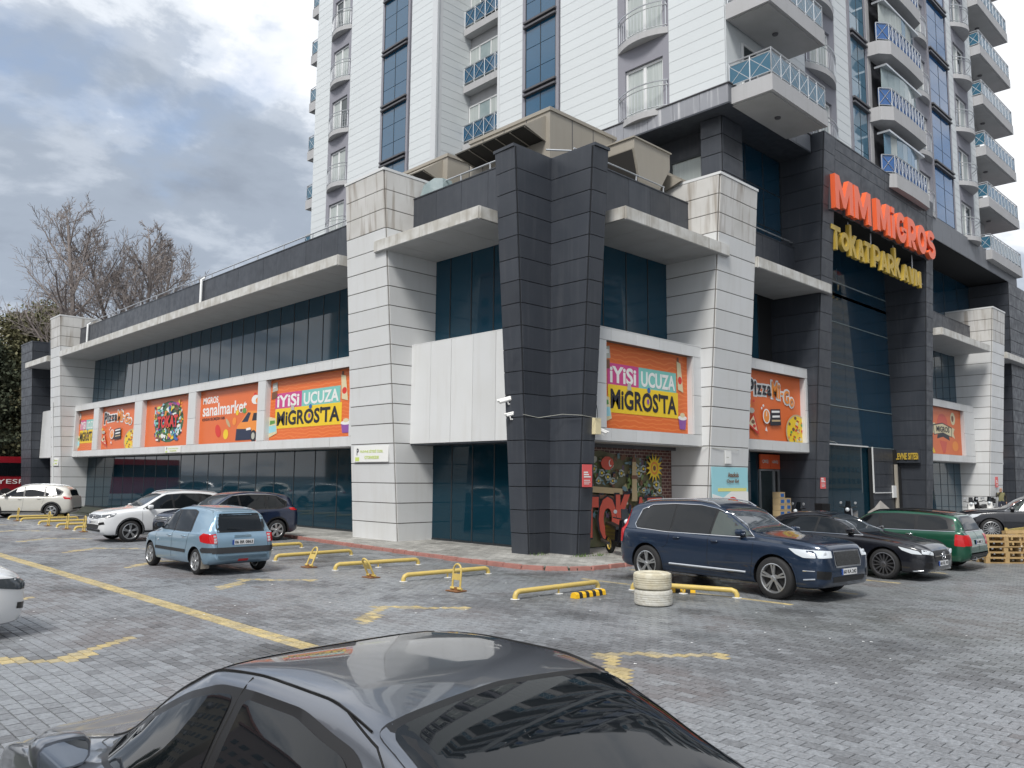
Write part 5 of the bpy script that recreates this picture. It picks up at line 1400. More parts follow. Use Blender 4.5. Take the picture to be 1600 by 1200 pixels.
    for sg in (-1, 1):
        h = skin.hit('left', mx, mz); y = h[0].y if h else W2*.9
        g = MB()
        for i, (dx_, sy, sz, cz) in enumerate(((.075, .5, .5, 0), (.06, .9, .85, .0), (.0, 1, 1, 0), (-.045, 1, 1, 0), (-.06, .92, .92, 0))):
            for j in range(14):
                t = 2*math.pi*j/14; cy, cz_ = math.cos(t), math.sin(t); k = (abs(cy)**4+abs(cz_)**4)**-.25
                g.v.append((mx+.02+dx_, sg*(y+.115+.105*sy*cy*k), mz+.045+.065*sz*cz_*k+cz))
        for i in range(4):
            for j in range(14): g.f.append((i*14+j, i*14+(j+1) % 14, (i+1)*14+(j+1) % 14, (i+1)*14+j)); g.m.append(0)
        g.f += [tuple(range(14)), tuple(reversed(range(56, 70)))]; g.m += [0, 0]
        g.tube([(mx+.03, sg*(y-.01), mz-.03), (mx+.02, sg*(y+.06), mz)], .022, 8)
        mo = g.build('wing_mirror', s.get('mirrormat', s['paint']), root, smooth=50)
        bmz = bmesh.new(); bmz.from_mesh(mo.data); bmesh.ops.recalc_face_normals(bmz, faces=bmz.faces); bmz.to_mesh(mo.data); bmz.free()
        ring_ = []
        for j in range(16):
            t = 2*math.pi*j/16; cy, cz_ = math.cos(t), math.sin(t); k = (abs(cy)**4+abs(cz_)**4)**-.25; ring_.append((sg*(y+.115)+.088*cy*k, mz+.045+.05*cz_*k))
        MB().prism([(mx-.036, a_, b_) for a_, b_ in ring_], [(mx-.044, a_, b_) for a_, b_ in ring_]).build('mirror_glass', 'mirror_face', mo)
    for hx, hz in s.get('handles', []):
        h = skin.hit('left', hx, hz)
        if not h: continue
        for sg in (1, -1):
            y = h[0].y
            MB().tube([(hx-.085, sg*(y-.005), hz), (hx-.07, sg*(y+.028), hz), (hx+.07, sg*(y+.03), hz+.003), (hx+.085, sg*(y-.005), hz+.003)], [.008, .014, .014, .008], 8).build('door_handle', s.get('handlemat', s['paint']), root, smooth=60)
    if 'rails' in s:
        xa, xb, ry = s['rails']
        for sg in (1, -1):
            pts = []
            for i in range(13):
                x = xa+(xb-xa)*i/12; h = skin.hit('top', x, ry); z = h[0].z+(.035 if 0 < i < 12 else .0)
                pts.append((x, sg*ry, z))
            MB().tube(pts, .014, 8).build('roof_rail', s.get('railmat', 'chrome'), root, smooth=60)
    # wheels
    ty, rm = wheel_meshes(r, s.get('tw', .22), *s['rim'])
    for x in ax:
        for sg in (1, -1):
            w = link('wheel', ty, root); w.location = (x, sg*(W2-.125+s.get('wout', 0)), r)
            if sg < 0: w.rotation_euler = (0, 0, math.pi)
            c = link('rim', rm, w)
    return root, skin
def lin(a, b, n=5): return [(a[0]+(b[0]-a[0])*i/n, a[1]+(b[1]-a[1])*i/n) for i in range(n+1)]
# ---- large navy SUV (right side towards the camera)
def arc_path(cx, cz, r, a0, a1, n=10): return [(cx+r*math.cos(R(a0+(a1-a0)*i/n)), cz+r*math.sin(R(a0+(a1-a0)*i/n))) for i in range(n+1)]
SUV = dict(paint='paint_navy', r=.385, axles=(1.56, -1.58), edge=.10, tw=.26,
  top=[(2.50, .62), (2.47, .82), (2.42, .98), (2.32, 1.035), (1.9, 1.10), (1.2, 1.165), (.98, 1.20), (.25, 1.60), (-.05, 1.71), (-.6, 1.765), (-1.4, 1.745), (-2.05, 1.68), (-2.28, 1.60), (-2.40, 1.32), (-2.47, 1.02), (-2.53, .82), (-2.55, .55)],
  sh=[(2.5, .80), (2.2, .93), (1.2, 1.04), (0, 1.06), (-1.5, 1.10), (-2.5, 1.10)],
  w=[(2.50, .60), (2.46, .74), (2.35, .85), (2.0, .945), (1.5, .975), (0, .965), (-1.6, .985), (-2.2, .945), (-2.42, .88), (-2.55, .72)],
  wr=[(2.5, .50), (2.3, .66), (1.9, .75), (1.1, .77), (.6, .74), (-.2, .68), (-1.5, .68), (-2.2, .63), (-2.4, .66), (-2.55, .6)],
  bot=[(2.50, .40), (2.4, .27), (2.1, .24), (-2.1, .27), (-2.4, .33), (-2.55, .48)],
  windows=[([(.98, 1.115), (.40, 1.475), (.16, 1.565), (.08, 1.09)], 'car_glass_light'), [(.03, 1.09), (.10, 1.575), (-.25, 1.625), (-.90, 1.635), (-.93, 1.115)], [(-.98, 1.115), (-.95, 1.635), (-1.55, 1.60), (-1.84, 1.50), (-1.93, 1.20), (-1.85, 1.15)]],
  frame=[(1.06, 1.09), (.40, 1.50), (.1, 1.60), (-.3, 1.655), (-1.0, 1.66), (-1.6, 1.625), (-1.90, 1.52), (-2.0, 1.18), (-1.88, 1.115), (-1, 1.085)],
  chrome_line=[(1.06, 1.085), (.40, 1.505), (.1, 1.605), (-.3, 1.662), (-1.0, 1.668), (-1.6, 1.63), (-1.91, 1.52), (-2.0, 1.20), (-1.90, 1.12), (-1, 1.082), (1.06, 1.085)],
  screen=[(1.02, -.62), (1.08, 0), (1.02, .62), (.22, .58), (.18, 0), (.22, -.58)],
  rearglass=('rear', [(-.58, 1.12), (.58, 1.12), (.52, 1.52), (-.52, 1.52)]),
  seams=[[(.05, 1.08), (.03, .6), (.10, .34)], [(1.12, 1.06), (1.10, .7), (1.05, .36)], [(-.95, 1.10), (-1.0, .85), (-1.12, .75)], [(-.90, .34), (1.08, .34)]],
  topseams=[[(2.34, -.6), (1.2, -.74), (1.05, -.7)], [(2.34, .6), (1.2, .74), (1.05, .7)], [(2.36, -.58), (2.38, 0), (2.36, .58)]],
  lights=[('headlight', 'left', [(2.36, .80), (2.30, .93), (1.86, .955), (2.0, .86), (2.15, .80)], 'lamp_clear'), ('headlight', 'front', [(.50, .80), (.49, .92), (.80, .93), (.82, .80)], 'lamp_clear'), ('taillight', 'left', [(-2.46, .80), (-2.44, 1.2), (-2.30, 1.52), (-2.24, 1.2), (-2.34, .80)], 'lamp_red')],
  patches=[('front', [(-.42, .62), (.42, .62), (.45, .70), (.43, .92), (-.43, .92), (-.45, .70)], 'chrome', 'grille_surround', .008), ('front', [(-.39, .65), (.39, .65), (.41, .72), (.40, .895), (-.40, .895), (-.41, .72)], 'grille_mesh', 'grille', .014),
    ('front', [(-.5, .36), (.5, .36), (.55, .46), (-.55, .46)], 'black_trim', 'air_intake', .006), ('front', [(.60, .42), (.84, .44), (.84, .58), (.58, .56)], 'black_trim', 'fog_vent', .006), ('front', [(-.60, .42), (-.84, .44), (-.84, .58), (-.58, .56)], 'black_trim', 'fog_vent', .006)],
  strips=[('left', [(.95, .44), (-.95, .44)], .020, 'chrome', 'door_trim'), ('left', [(2.34, .57), (2.14, .57)], .008, 'chrome', 'bumper_trim'), ('left', [(2.34, .43), (2.14, .41)], .014, 'chrome', 'bumper_trim'), ('front', [(-.33, .66), (.33, .91)], .012, 'chrome', 'badge_bar')],
  plates=[('front', .54, '60 KA 242')], mirror=(.80, 1.13), handles=[(.22, .97), (-.75, .985)], rails=(.12, -1.95, .60), rim=(10, 'single', False, .70), clad=.035, cladmat='paint_navy', sill=.34)
mat('grille_mesh', (.22, .23, .24), .3, .8, noise=(90, 1, (.06, .06, .06)))
SUV['rim'] = (5, 'twin', False, .70)
car('parked_suv', SUV, (15.3, 9.05), R(-96), 'large navy blue SUV with chrome window line, parked beside the stacked white tyres', 'car')

# ---- black saloon
SED = dict(paint='paint_black', r=.335, axles=(1.40, -1.44), edge=.085, tw=.22,
  top=[(2.34, .50), (2.31, .62), (2.24, .72), (2.1, .80), (1.6, .90), (.95, .985), (.78, 1.02), (.05, 1.34), (-.25, 1.41), (-.7, 1.43), (-1.2, 1.36), (-1.85, 1.07), (-2.1, 1.03), (-2.25, .98), (-2.32, .75), (-2.35, .5)],
  sh=[(2.3, .64), (2.0, .74), (1.0, .88), (0, .92), (-1.5, .96), (-2.3, .94)],
  w=[(2.34, .50), (2.30, .64), (2.2, .76), (1.9, .86), (1.4, .90), (0, .895), (-1.4, .905), (-2.0, .86), (-2.25, .76), (-2.35, .6)],
  wr=[(2.34, .45), (2.1, .60), (1.6, .68), (.9, .70), (.3, .64), (-.2, .59), (-1.0, .58), (-1.6, .62), (-2.1, .68), (-2.35, .6)],
  bot=[(2.34, .32), (2.25, .20), (2.0, .17), (-2.0, .2), (-2.3, .28), (-2.35, .38)],
  windows=[[(.80, .95), (.30, 1.20), (.0, 1.285), (-.18, 1.30), (-.22, .955)], [(-.28, .96), (-.24, 1.305), (-.75, 1.29), (-1.15, 1.20), (-1.38, 1.02), (-1.25, .985)]],
  frame=[(.88, .93), (.30, 1.225), (0, 1.31), (-.3, 1.335), (-.78, 1.315), (-1.2, 1.22), (-1.48, 1.02), (-1.2, .96)],
  chrome_line=[(.88, .93), (.30, 1.23), (0, 1.315), (-.3, 1.34), (-.78, 1.32), (-1.2, 1.225), (-1.48, 1.02), (-1.2, .955), (.88, .93)],
  screen=[(.84, -.60), (.92, 0), (.84, .60), (.02, .53), (-.03, 0), (.02, -.53)],
  rearglass=('top', [(-1.28, -.5), (-1.22, 0), (-1.28, .5), (-1.82, .58), (-1.86, 0), (-1.82, -.58)]),
  seams=[[(-.25, .95), (-.22, .5), (-.18, .28)], [(.95, .9), (.93, .5), (.85, .28)], [(-1.35, .98), (-1.25, .7), (-1.1, .6)]],
  lights=[('headlight', 'left', [(2.2, .585), (2.12, .66), (1.72, .745), (1.80, .67), (2.0, .60)], 'lamp_clear'), ('headlight', 'front', [(.46, .56), (.45, .63), (.74, .69), (.76, .60)], 'lamp_clear'), ('taillight', 'left', [(-2.30, .75), (-2.28, .90), (-1.95, .92), (-2.05, .78)], 'lamp_red')],
  patches=[('front', [(-.40, .42), (.40, .42), (.44, .50), (.38, .66), (-.38, .66), (-.44, .50)], 'black_trim', 'grille', .006), ('front', [(.5, .26), (.74, .3), (.72, .42), (.56, .40)], 'black_trim', 'air_intake', .006), ('front', [(-.5, .26), (-.74, .3), (-.72, .42), (-.56, .40)], 'black_trim', 'air_intake', .006)],
  strips=[('front', [(-.40, .54), (.40, .54)], .014, 'chrome', 'grille_bar'), ('front', [(-.62, .225), (.62, .225)], .012, 'chrome', 'lip_trim'), ('left', [(2.2, .24), (2.0, .22)], .012, 'chrome', 'lip_trim')],
  plates=[('front', .38, '60 EL 93')], mirror=(.60, .99), handles=[(-.05, .84), (-1.12, .87)], rim=(14, 'single', True, .76), wout=.01)
sd_, sk = car('parked_saloon', SED, (19.9, 8.85), R(-92), 'black saloon with silver star badge, parked between the navy SUV and green hatchback', 'car')
h = sk.hit('front', 0, .54); g = MB(); c = h[0]+Vector((.03, 0, 0))
g.tube([tuple(c+Vector((0, .085*math.cos(t), .085*math.sin(t)))) for t in [i*math.pi/12 for i in range(24)]], .008, 6, closed=True)
for a in (90, 210, 330): g.tube([tuple(c), tuple(c+Vector((0, .085*math.cos(R(a)), .085*math.sin(R(a)))))], [.014, .004], 6)
g.build('star_badge', 'chrome', sd_, smooth=60)

# ---- green hatchback estate, tail towards the camera
MINI = dict(paint='paint_green', r=.325, axles=(1.32, -1.33), edge=.10, tw=.21, bright_screen=0,
  top=[(2.1, .5), (2.06, .72), (1.95, .86), (1.6, .94), (1.0, 1.0), (.82, 1.04), (.35, 1.34), (.1, 1.42), (-.5, 1.45), (-1.5, 1.40), (-1.80, 1.34), (-1.92, 1.18), (-2.0, .98), (-2.08, .86), (-2.13, .72), (-2.15, .45)],
  sh=[(2.1, .7), (1.5, .88), (0, .93), (-1.5, .95), (-2.1, .95)],
  w=[(2.1, .55), (2.03, .7), (1.8, .84), (1.3, .905), (0, .90), (-1.3, .92), (-1.85, .88), (-2.05, .80), (-2.15, .66)],
  wr=[(2.1, .5), (1.6, .68), (.9, .7), (.2, .66), (-.5, .65), (-1.5, .63), (-1.9, .62), (-2.0, .66), (-2.15, .6)],
  bot=[(2.1, .3), (1.95, .2), (-1.9, .22), (-2.1, .3), (-2.15, .36)],
  windows=[[(.72, .965), (.38, 1.22), (.2, 1.30), (.02, 1.32), (-.02, .965)], [(-.10, .965), (-.06, 1.325), (-.88, 1.325), (-.90, .97)], [(-.98, .975), (-.96, 1.32), (-1.45, 1.29), (-1.62, 1.22), (-1.70, 1.02)]],
  frame=[(.82, .95), (.38, 1.26), (.2, 1.335), (-.4, 1.365), (-1.4, 1.335), (-1.78, 1.25), (-1.86, .985), (-1.5, .955)],
  screen=[(.84, -.6), (.9, 0), (.84, .6), (.34, .56), (.30, 0), (.34, -.56)],
  rearglass=('rear', [(-.56, 1.0), (.56, 1.0), (.50, 1.28), (-.50, 1.28)]), rearframe=('rear', [(-.60, .96), (.60, .96), (.55, 1.32), (-.55, 1.32)]),
  seams=[[(-.06, .95), (-.05, .5), (0, .3)], [(.86, .93), (.86, .3)], [(-.94, .96), (-.95, .7), (-1.0, .6)]],
  rearseams=[[(0, .5), (0, .95)]],
  lights=[('headlight', 'front', [(.5, .66), (.5, .82), (.74, .82), (.74, .66)], 'lamp_clear'), ('taillight', 'left', [(-2.06, .60), (-2.02, .88), (-1.86, .90), (-1.84, .62)], 'lamp_red'), ('taillight', 'rear', [(.52, .62), (.52, .88), (.80, .88), (.80, .62)], 'lamp_red')],
  patches=[('rear', [(-.62, .30), (.62, .30), (.66, .42), (-.66, .42)], 'cladding', 'rear_bumper', .008)],
  strips=[('left', [(.80, .945), (-1.86, .955)], .012, 'chrome', 'waist_trim'), ('rear', [(-.72, .955), (.72, .955)], .01, 'chrome', 'waist_trim')],
  plates=[('rear', .70, '34 MK 5')], mirror=(.62, 1.0), handles=[(.08, .85), (-.8, .86)], handlemat='chrome', rails=(.2, -1.6, .58), railmat='black_trim', clad=.06, sill=.30, rim=(5, 'twin', True, .72))
m_, sk = car('parked_hatchback', MINI, (22.75, 8.75), R(90), 'dark green estate hatchback with black roof and chrome waistline, tail towards the road', 'car')
put(sk.patch(round_poly([(.26, -.6), (.26, .6), (-1.75, .58), (-1.75, -.58)], .1), 'top', .005, .12), 'roof_panel', 'paint_black', m_)
MB().tube([(-2.17, .35, .30), (-2.0, .35, .30)], .04, 12).build('exhaust', 'chrome', m_, smooth=60)

# ---- light blue small hatchback, rear three-quarter
GZ = dict(paint='paint_skyblue', r=.285, axles=(1.22, -1.235), edge=.10, tw=.185, arch=.335, bright_screen=0,
  top=[(1.88, .48), (1.85, .64), (1.76, .74), (1.5, .84), (1.12, .93), (.98, .97), (.42, 1.33), (.15, 1.44), (-.35, 1.49), (-1.1, 1.46), (-1.48, 1.40), (-1.60, 1.32), (-1.72, 1.05), (-1.78, .90), (-1.83, .80), (-1.87, .62), (-1.90, .4)],
  sh=[(1.88, .60), (1.4, .78), (.5, .87), (-.6, .90), (-1.9, .92)],
  w=[(1.88, .50), (1.83, .62), (1.65, .74), (1.25, .82), (.5, .83), (-1.2, .84), (-1.6, .82), (-1.78, .76), (-1.90, .62)],
  wr=[(1.88, .46), (1.5, .6), (1.0, .66), (.5, .63), (0, .575), (-1.0, .57), (-1.5, .555), (-1.65, .60), (-1.9, .58)],
  bot=[(1.88, .30), (1.75, .2), (-1.6, .22), (-1.85, .30), (-1.90, .34)],
  windows=[[(.92, .935), (.42, 1.26), (.22, 1.345), (.05, 1.365), (.0, .93)], [(-.07, .93), (-.02, 1.37), (-.62, 1.375), (-.80, 1.33), (-.86, .95)]],
  frame=[(1.02, .915), (.42, 1.30), (.2, 1.38), (-.65, 1.405), (-.86, 1.36), (-.93, .925), (-.7, .905)],
  screen=[(.96, -.56), (1.03, 0), (.96, .56), (.42, .51), (.38, 0), (.42, -.51)],
  rearglass=('rear', [(-.52, .965), (.52, .965), (.475, 1.335), (-.475, 1.335)]), rearframe=('rear', [(-.60, .925), (.60, .925), (.54, 1.375), (-.54, 1.375)]),
  seams=[[(-.03, .92), (-.03, .45), (.0, .28)], [(.90, .90), (.88, .28)], [(-.90, .93), (-.82, .62), (-.78, .5)]],
  rearseams=[[(-.62, .92), (-.60, .60), (-.58, .56), (.58, .56), (.60, .60), (.62, .92)], [(-.55, 1.40), (.55, 1.40)]],
  topseams=[[(.4, .53), (-1.45, .52)], [(.4, -.53), (-1.45, -.52)]],
  lights=[('headlight', 'front', [(.38, .56), (.4, .68), (.66, .72), (.66, .6)], 'lamp_clear'), ('taillight', 'left', [(-1.78, .70), (-1.76, .90), (-1.55, .915), (-1.42, .84), (-1.50, .73)], 'lamp_red'), ('taillight', 'rear', [(.60, .69), (.60, .905), (.76, .89), (.76, .70)], 'lamp_red')],
  patches=[('rear', [(-.70, .48), (.70, .48), (.74, .56), (.70, .61), (-.70, .61), (-.74, .56)], 'cladding', 'bumper_strip', .010), ('left', [(.86, .455), (.86, .525), (-.78, .525), (-.78, .455)], 'cladding', 'side_moulding', .010), ('left', [(-1.86, .50), (-1.85, .61), (-1.58, .61), (-1.50, .56), (-1.56, .50)], 'cladding', 'bumper_strip', .010),
    ('rear', [(-.34, .70), (.34, .70), (.36, .86), (-.36, .86)], 'paint_skyblue', 'plate_recess', .002), ('rear', [(-.12, .30), (.12, .30), (.12, .35), (-.12, .35)], 'lamp_red', 'reflector', .008)],
  plates=[('rear', .715, '06 BR 0863')], mirror=(.78, .965), mirrormat='black_trim', handles=[(.12, .80), (-.66, .82)], rim=(6, 'wide', False, .70))
gz, sk = car('parked_hatchback', GZ, (8.52, 19.27), R(91.5), 'light blue small hatchback seen from behind, left of the pipe wheel stops', 'car')
h = sk.hit('rear', 0, .84)
MB().box(h[0].x-.02, h[0].x+.01, -.2, .2, .815, .865).build('boot_handle', 'plate_white', gz, smooth=None).data.materials[0] = MATS['paint_skyblue']
MB().tube([(h[0].x-.012, -.05, 1.0), (h[0].x+.03, .2, 1.02), (h[0].x+.03, .32, 1.03)], .007, 5).build('rear_wiper', 'black_trim', gz)
for sg in (1,): MB().slab([(-1.50, sg*.79, .14), (-1.50, sg*.60, .14), (-1.52, sg*.60, .33), (-1.52, sg*.79, .33)], (.01, 0, 0)).build('mud_flap', 'ac_beige', gz)
MB().tube([(.70, .835, .67), (.70, .845, .67)], .022, 10).build('side_repeater', 'lamp_clear', gz)
for sg in (1, -1):
    for z in (.73, .79, .85):
        h = sk.hit('rear', sg*.64, z)
        MB().box(h[0].x-.016, h[0].x+.0, sg*.615, sg*.67, z-.024, z+.024).build('lamp_lens', 'lamp_clear', gz)

# ---- white crossover and midnight blue crossover, noses to the left
XO = dict(paint='paint_white', r=.345, axles=(1.35, -1.34), edge=.09, tw=.23,
  top=[(2.24, .60), (2.21, .80), (2.14, .92), (2.0, .98), (1.6, 1.06), (1.15, 1.11), (.98, 1.15), (.30, 1.52), (.05, 1.60), (-.5, 1.65), (-1.3, 1.61), (-1.80, 1.53), (-1.98, 1.42), (-2.10, 1.15), (-2.18, .95), (-2.22, .7), (-2.24, .5)],
  sh=[(2.2, .78), (1.8, .92), (1.0, 1.01), (0, 1.03), (-1.5, 1.06), (-2.2, 1.05)],
  w=[(2.24, .58), (2.20, .70), (2.08, .80), (1.8, .88), (1.35, .92), (0, .91), (-1.35, .92), (-1.95, .87), (-2.15, .80), (-2.24, .68)],
  wr=[(2.24, .5), (2.0, .66), (1.6, .72), (1.0, .74), (.4, .68), (0, .63), (-1.3, .62), (-1.9, .58), (-2.24, .58)],
  bot=[(2.24, .40), (2.15, .27), (1.9, .22), (-1.9, .24), (-2.15, .32), (-2.24, .42)],
  windows=[[(.88, 1.06), (.36, 1.40), (.18, 1.48), (.02, 1.505), (-.02, 1.055)], [(-.09, 1.055), (-.05, 1.51), (-.92, 1.515), (-.95, 1.075)], [(-1.02, 1.08), (-1.0, 1.51), (-1.35, 1.47), (-1.72, 1.28), (-1.66, 1.15)]],
  frame=[(.98, 1.04), (.36, 1.43), (.16, 1.52), (-.4, 1.555), (-1.0, 1.545), (-1.4, 1.50), (-1.80, 1.30), (-1.74, 1.12), (-1.4, 1.05)],
  screen=[(.98, -.6), (1.05, 0), (.98, .6), (.28, .55), (.24, 0), (.28, -.55)],
  rearglass=('rear', [(-.52, 1.1), (.52, 1.1), (.48, 1.42), (-.48, 1.42)]),
  seams=[[(-.05, 1.04), (-.04, .6), (.0, .34)], [(1.0, 1.0), (.98, .36)], [(-.98, 1.05), (-.95, .8), (-.9, .7)]],
  topseams=[[(2.1, -.58), (1.1, -.7)], [(2.1, .58), (1.1, .7)]],
  lights=[('headlight', 'front', [(.40, .765), (.42, .86), (.74, .90), (.78, .80)], 'lamp_dark'), ('headlight', 'left', [(2.12, .78), (2.06, .88), (1.78, .93), (1.88, .83)], 'lamp_dark'), ('taillight', 'left', [(-2.18, .92), (-2.14, 1.05), (-1.82, 1.06), (-1.9, .94)], 'lamp_red')],
  patches=[('front', [(-.42, .75), (.42, .75), (.42, .87), (-.42, .87)], 'black_trim', 'grille', .006), ('front', [(-.52, .42), (.52, .42), (.60, .56), (-.60, .56)], 'black_trim', 'air_intake', .006), ('front', [(.58, .55), (.78, .58), (.76, .66), (.54, .62)], 'black_trim', 'fog_vent', .007), ('front', [(-.58, .55), (-.78, .58), (-.76, .66), (-.54, .62)], 'black_trim', 'fog_vent', .007), ('front', [(-.62, .34), (.62, .34), (.66, .41), (-.66, .41)], 'cladding', 'lower_bumper', .008)],
  strips=[('front', [(-.44, .785), (.44, .785)], .010, 'chrome', 'grille_bar'), ('front', [(-.44, .835), (.44, .835)], .010, 'chrome', 'grille_bar'), ('front', [(-.62, .425), (.62, .425)], .012, 'chrome', 'bumper_trim')],
  plates=[('front', .63, '60 KT 19')], mirror=(.74, 1.08), handles=[(.12, .93), (-.75, .95)], rails=(.2, -1.7, .55), railmat='aluminium', clad=.05, sill=.34, rim=(5, 'twin', True, .72))
XO['rim'] = (5, 'twin', False, .72)
w_, sk = car('parked_crossover', XO, (11.15, 28.75), R(180), 'white crossover with roof rails, nose pointing left, behind the light blue hatchback', 'car')
h = sk.hit('front', 0, .81); c = h[0]+Vector((.02, 0, 0))
MB().tube([tuple(c+Vector((0, .065*math.cos(t), .065*math.sin(t)))) for t in [i*math.pi/12 for i in range(24)]], .007, 6, closed=True).tube([tuple(c+Vector((0, -.045, .04))), tuple(c+Vector((0, -.015, -.045))), tuple(c+Vector((0, 0, .01))), tuple(c+Vector((0, .015, -.045))), tuple(c+Vector((0, .045, .04)))], .006, 5).build('round_badge', 'chrome', w_, smooth=60)
X2 = dict(XO); X2.update(paint='paint_midnight', rim=(6, 'wide', False, .66), plates=[('front', .6, '')], chrome_line=[(.98, 1.04), (.36, 1.43), (.16, 1.52), (-.4, 1.56), (-1.0, 1.55), (-1.4, 1.505), (-1.80, 1.30)], cladmat='black_trim')
w_car = w_; X2['r'] = .35
X2['lights'] = [l for l in XO['lights'] if l[0] != 'taillight']+[('taillight', 'left', [(-2.20, 1.0), (-2.16, 1.10), (-1.80, 1.09), (-1.86, 1.01)], 'lamp_red')]
X2.pop('rails')
b_car, _ = car('parked_crossover', X2, (12.45, 26.5), R(180), 'midnight blue crossover parked between the white crossover and the light blue hatchback', 'car')
# ---- cream SUV
X3 = dict(XO); X3.update(paint='paint_cream', cladmat='cladding', clad=.07, rim=(6, 'wide', False, .68), plates=[('front', .6, '')])
c_car, _ = car('parked_suv', X3, (11.3, 46.2), R(146), 'cream SUV with grey wheel-arch cladding at the far left, by the end of the building', 'car')
X4 = dict(XO); X4.update(paint='paint_black', rim=(5, 'twin', True, .7), plates=[]); X4.pop('rails')
car('parked_crossover', X4, (9.2, 52.5), R(150), 'dark car half hidden behind the cream SUV at the left edge', 'car')
# ---- black SUV far right
X5 = dict(SUV); X5.update(paint='paint_black', cladmat='paint_black', rim=(16, 'single', False, .74), plates=[]); X5.pop('strips')
car('parked_suv', X5, (36.5, 8.7), R(115), 'black SUV with many-spoked wheels at the right edge, beyond the wooden pallets', 'car')
car('parked_crossover', dict(XO, plates=[]), (66, 16.5), R(200), 'white car at the right edge, behind the black SUV', 'car')
car('parked_crossover', dict(XO, plates=[]), (57, 12.9), R(180), 'white car roof showing over the black SUV at the right edge', 'car')
# ---- white saloon nose at the left edge
X6 = dict(SED); X6.update(paint='paint_white', rim=(5, 'wide', False, .7), plates=[], chrome_line=SED['chrome_line'])
X6['top'] = [(x, z*1.0+(.10 if 1.2 < x < 2.36 else 0)) for x, z in SED['top']]; X6['sh'] = [(2.3, .72), (2.0, .82), (1.0, .90), (0, .92), (-1.5, .96), (-2.3, .94)]
X6['lights'] = [('headlight', 'left', [(2.26, .62), (2.20, .78), (1.80, .80), (1.90, .68)], 'lamp_dark'), ('headlight', 'front', [(.46, .60), (.45, .74), (.80, .78), (.80, .64)], 'lamp_dark')]
X6['patches'] = [('front', [(-.42, .50), (.42, .50), (.44, .74), (-.44, .74)], 'black_trim', 'grille', .006), ('front', [(.5, .34), (.76, .38), (.76, .46), (.54, .44)], 'black_trim', 'fog_vent', .006), ('front', [(-.5, .34), (-.76, .38), (-.76, .46), (-.54, .44)], 'black_trim', 'fog_vent', .006)]
X6['strips'] = [('front', [(-.42, .75), (.42, .75)], .012, 'chrome', 'grille_bar')]
car('parked_saloon', X6, (.86, 13.5), R(0), 'white saloon whose nose juts in at the left edge', 'car')
# ---- the dark grey saloon right in front of the camera
NS = dict(paint='paint_greyblue', r=.31, axles=(1.38, -1.36), edge=.085, crown=.03, tw=.22, ns=150, bright_screen=0,
  top=[(2.20, .52), (2.17, .64), (2.08, .72), (1.85, .78), (1.3, .88), (.95, .955), (.84, .985), (.30, 1.29), (.08, 1.375), (-.3, 1.40), (-.62, 1.398), (-.82, 1.372), (-1.35, 1.16), (-1.62, 1.045), (-1.85, 1.02), (-2.08, .99), (-2.2, .82), (-2.25, .5)],
  sh=[(2.2, .62), (1.8, .74), (1.0, .88), (0, .92), (-1.5, .95), (-2.2, .94)],
  w=[(2.20, .52), (2.15, .66), (2.0, .76), (1.7, .82), (1.3, .855), (0, .855), (-1.3, .86), (-1.9, .82), (-2.15, .74), (-2.25, .6)],
  wr=[(2.2, .48), (1.8, .62), (1.0, .68), (.5, .63), (.1, .585), (-.4, .575), (-.8, .575), (-1.2, .60), (-1.7, .66), (-2.2, .62)],
  bot=[(2.20, .32), (2.1, .22), (-2.0, .24), (-2.25, .34)],
  windows=[[(.80, .955), (.22, 1.225), (.02, 1.285), (-.10, 1.30), (-.16, .955)], [(-.235, .955), (-.18, 1.302), (-.50, 1.305), (-.80, 1.255), (-1.0, 1.12), (-1.04, .965)]],
  frame=[(.92, .935), (.24, 1.25), (.02, 1.315), (-.2, 1.33), (-.52, 1.332), (-.84, 1.275), (-1.06, 1.13), (-1.12, .945)],
  screen=[(.88, -.58), (.96, 0), (.88, .58), (.10, .52), (.05, 0), (.10, -.52)],
  rearglass=('top', [(-.90, -.52), (-.85, 0), (-.90, .52), (-1.56, .575), (-1.60, 0), (-1.56, -.575)]), rearframe=('top', [(-.865, -.545), (-.815, 0), (-.865, .545), (-1.60, .60), (-1.64, 0), (-1.60, -.60)]),
  seams=[[(-.16, .95), (-.18, .5), (-.14, .3)], [(1.0, .9), (.98, .3)]],
  lights=[('headlight', 'front', [(.42, .54), (.42, .63), (.68, .65), (.68, .56)], 'lamp_clear'), ('taillight', 'left', [(-2.2, .74), (-2.18, .9), (-1.9, .92), (-1.95, .76)], 'lamp_red')],
  mirror=(.80, .915), handles=[(-.02, .85), (-.92, .86)], rim=(5, 'wide', False, .7))
ns, nsk = car('near_saloon', NS, (2.075, 3.09), R(91.5), 'dark grey metallic saloon close to the camera, cut off by the lower edge', 'car')
ns.scale = (1.065, 1.065, 1.065)
def nseam(pts, axis, w, m='seam', nm='panel_gap', off=0.0, both=True, par=None):
    p = nsk.path(pts, axis, off, .03)
    o = MB().tube(p, w, 6).build(nm, m, par or ns, smooth=60)
    if both: link(nm, mirror(o.data), par or ns)
# roof gutter, door-frame gap, pillars
nseam([(.88, .615), (.55, .585), (.2, .545), (-.2, .53), (-.6, .53), (-.85, .545)], 'top', .0045, off=.001)
nseam([(.88, .615), (.55, .585), (.2, .545), (-.2, .53), (-.6, .53), (-.85, .545)], 'top', .003, 'black_trim', 'roof_gutter', .005)
nseam([(-.165, .95), (-.135, 1.30), (-.15, 1.36)], 'left', .004)
nseam([(-1.16, .945), (-1.10, 1.14), (-.90, 1.30), (-.72, 1.355)], 'left', .004)
nseam([(-.985, 1.0), (-.90, 1.20)], 'left', .008, 'black_trim', 'quarter_bar', .008)
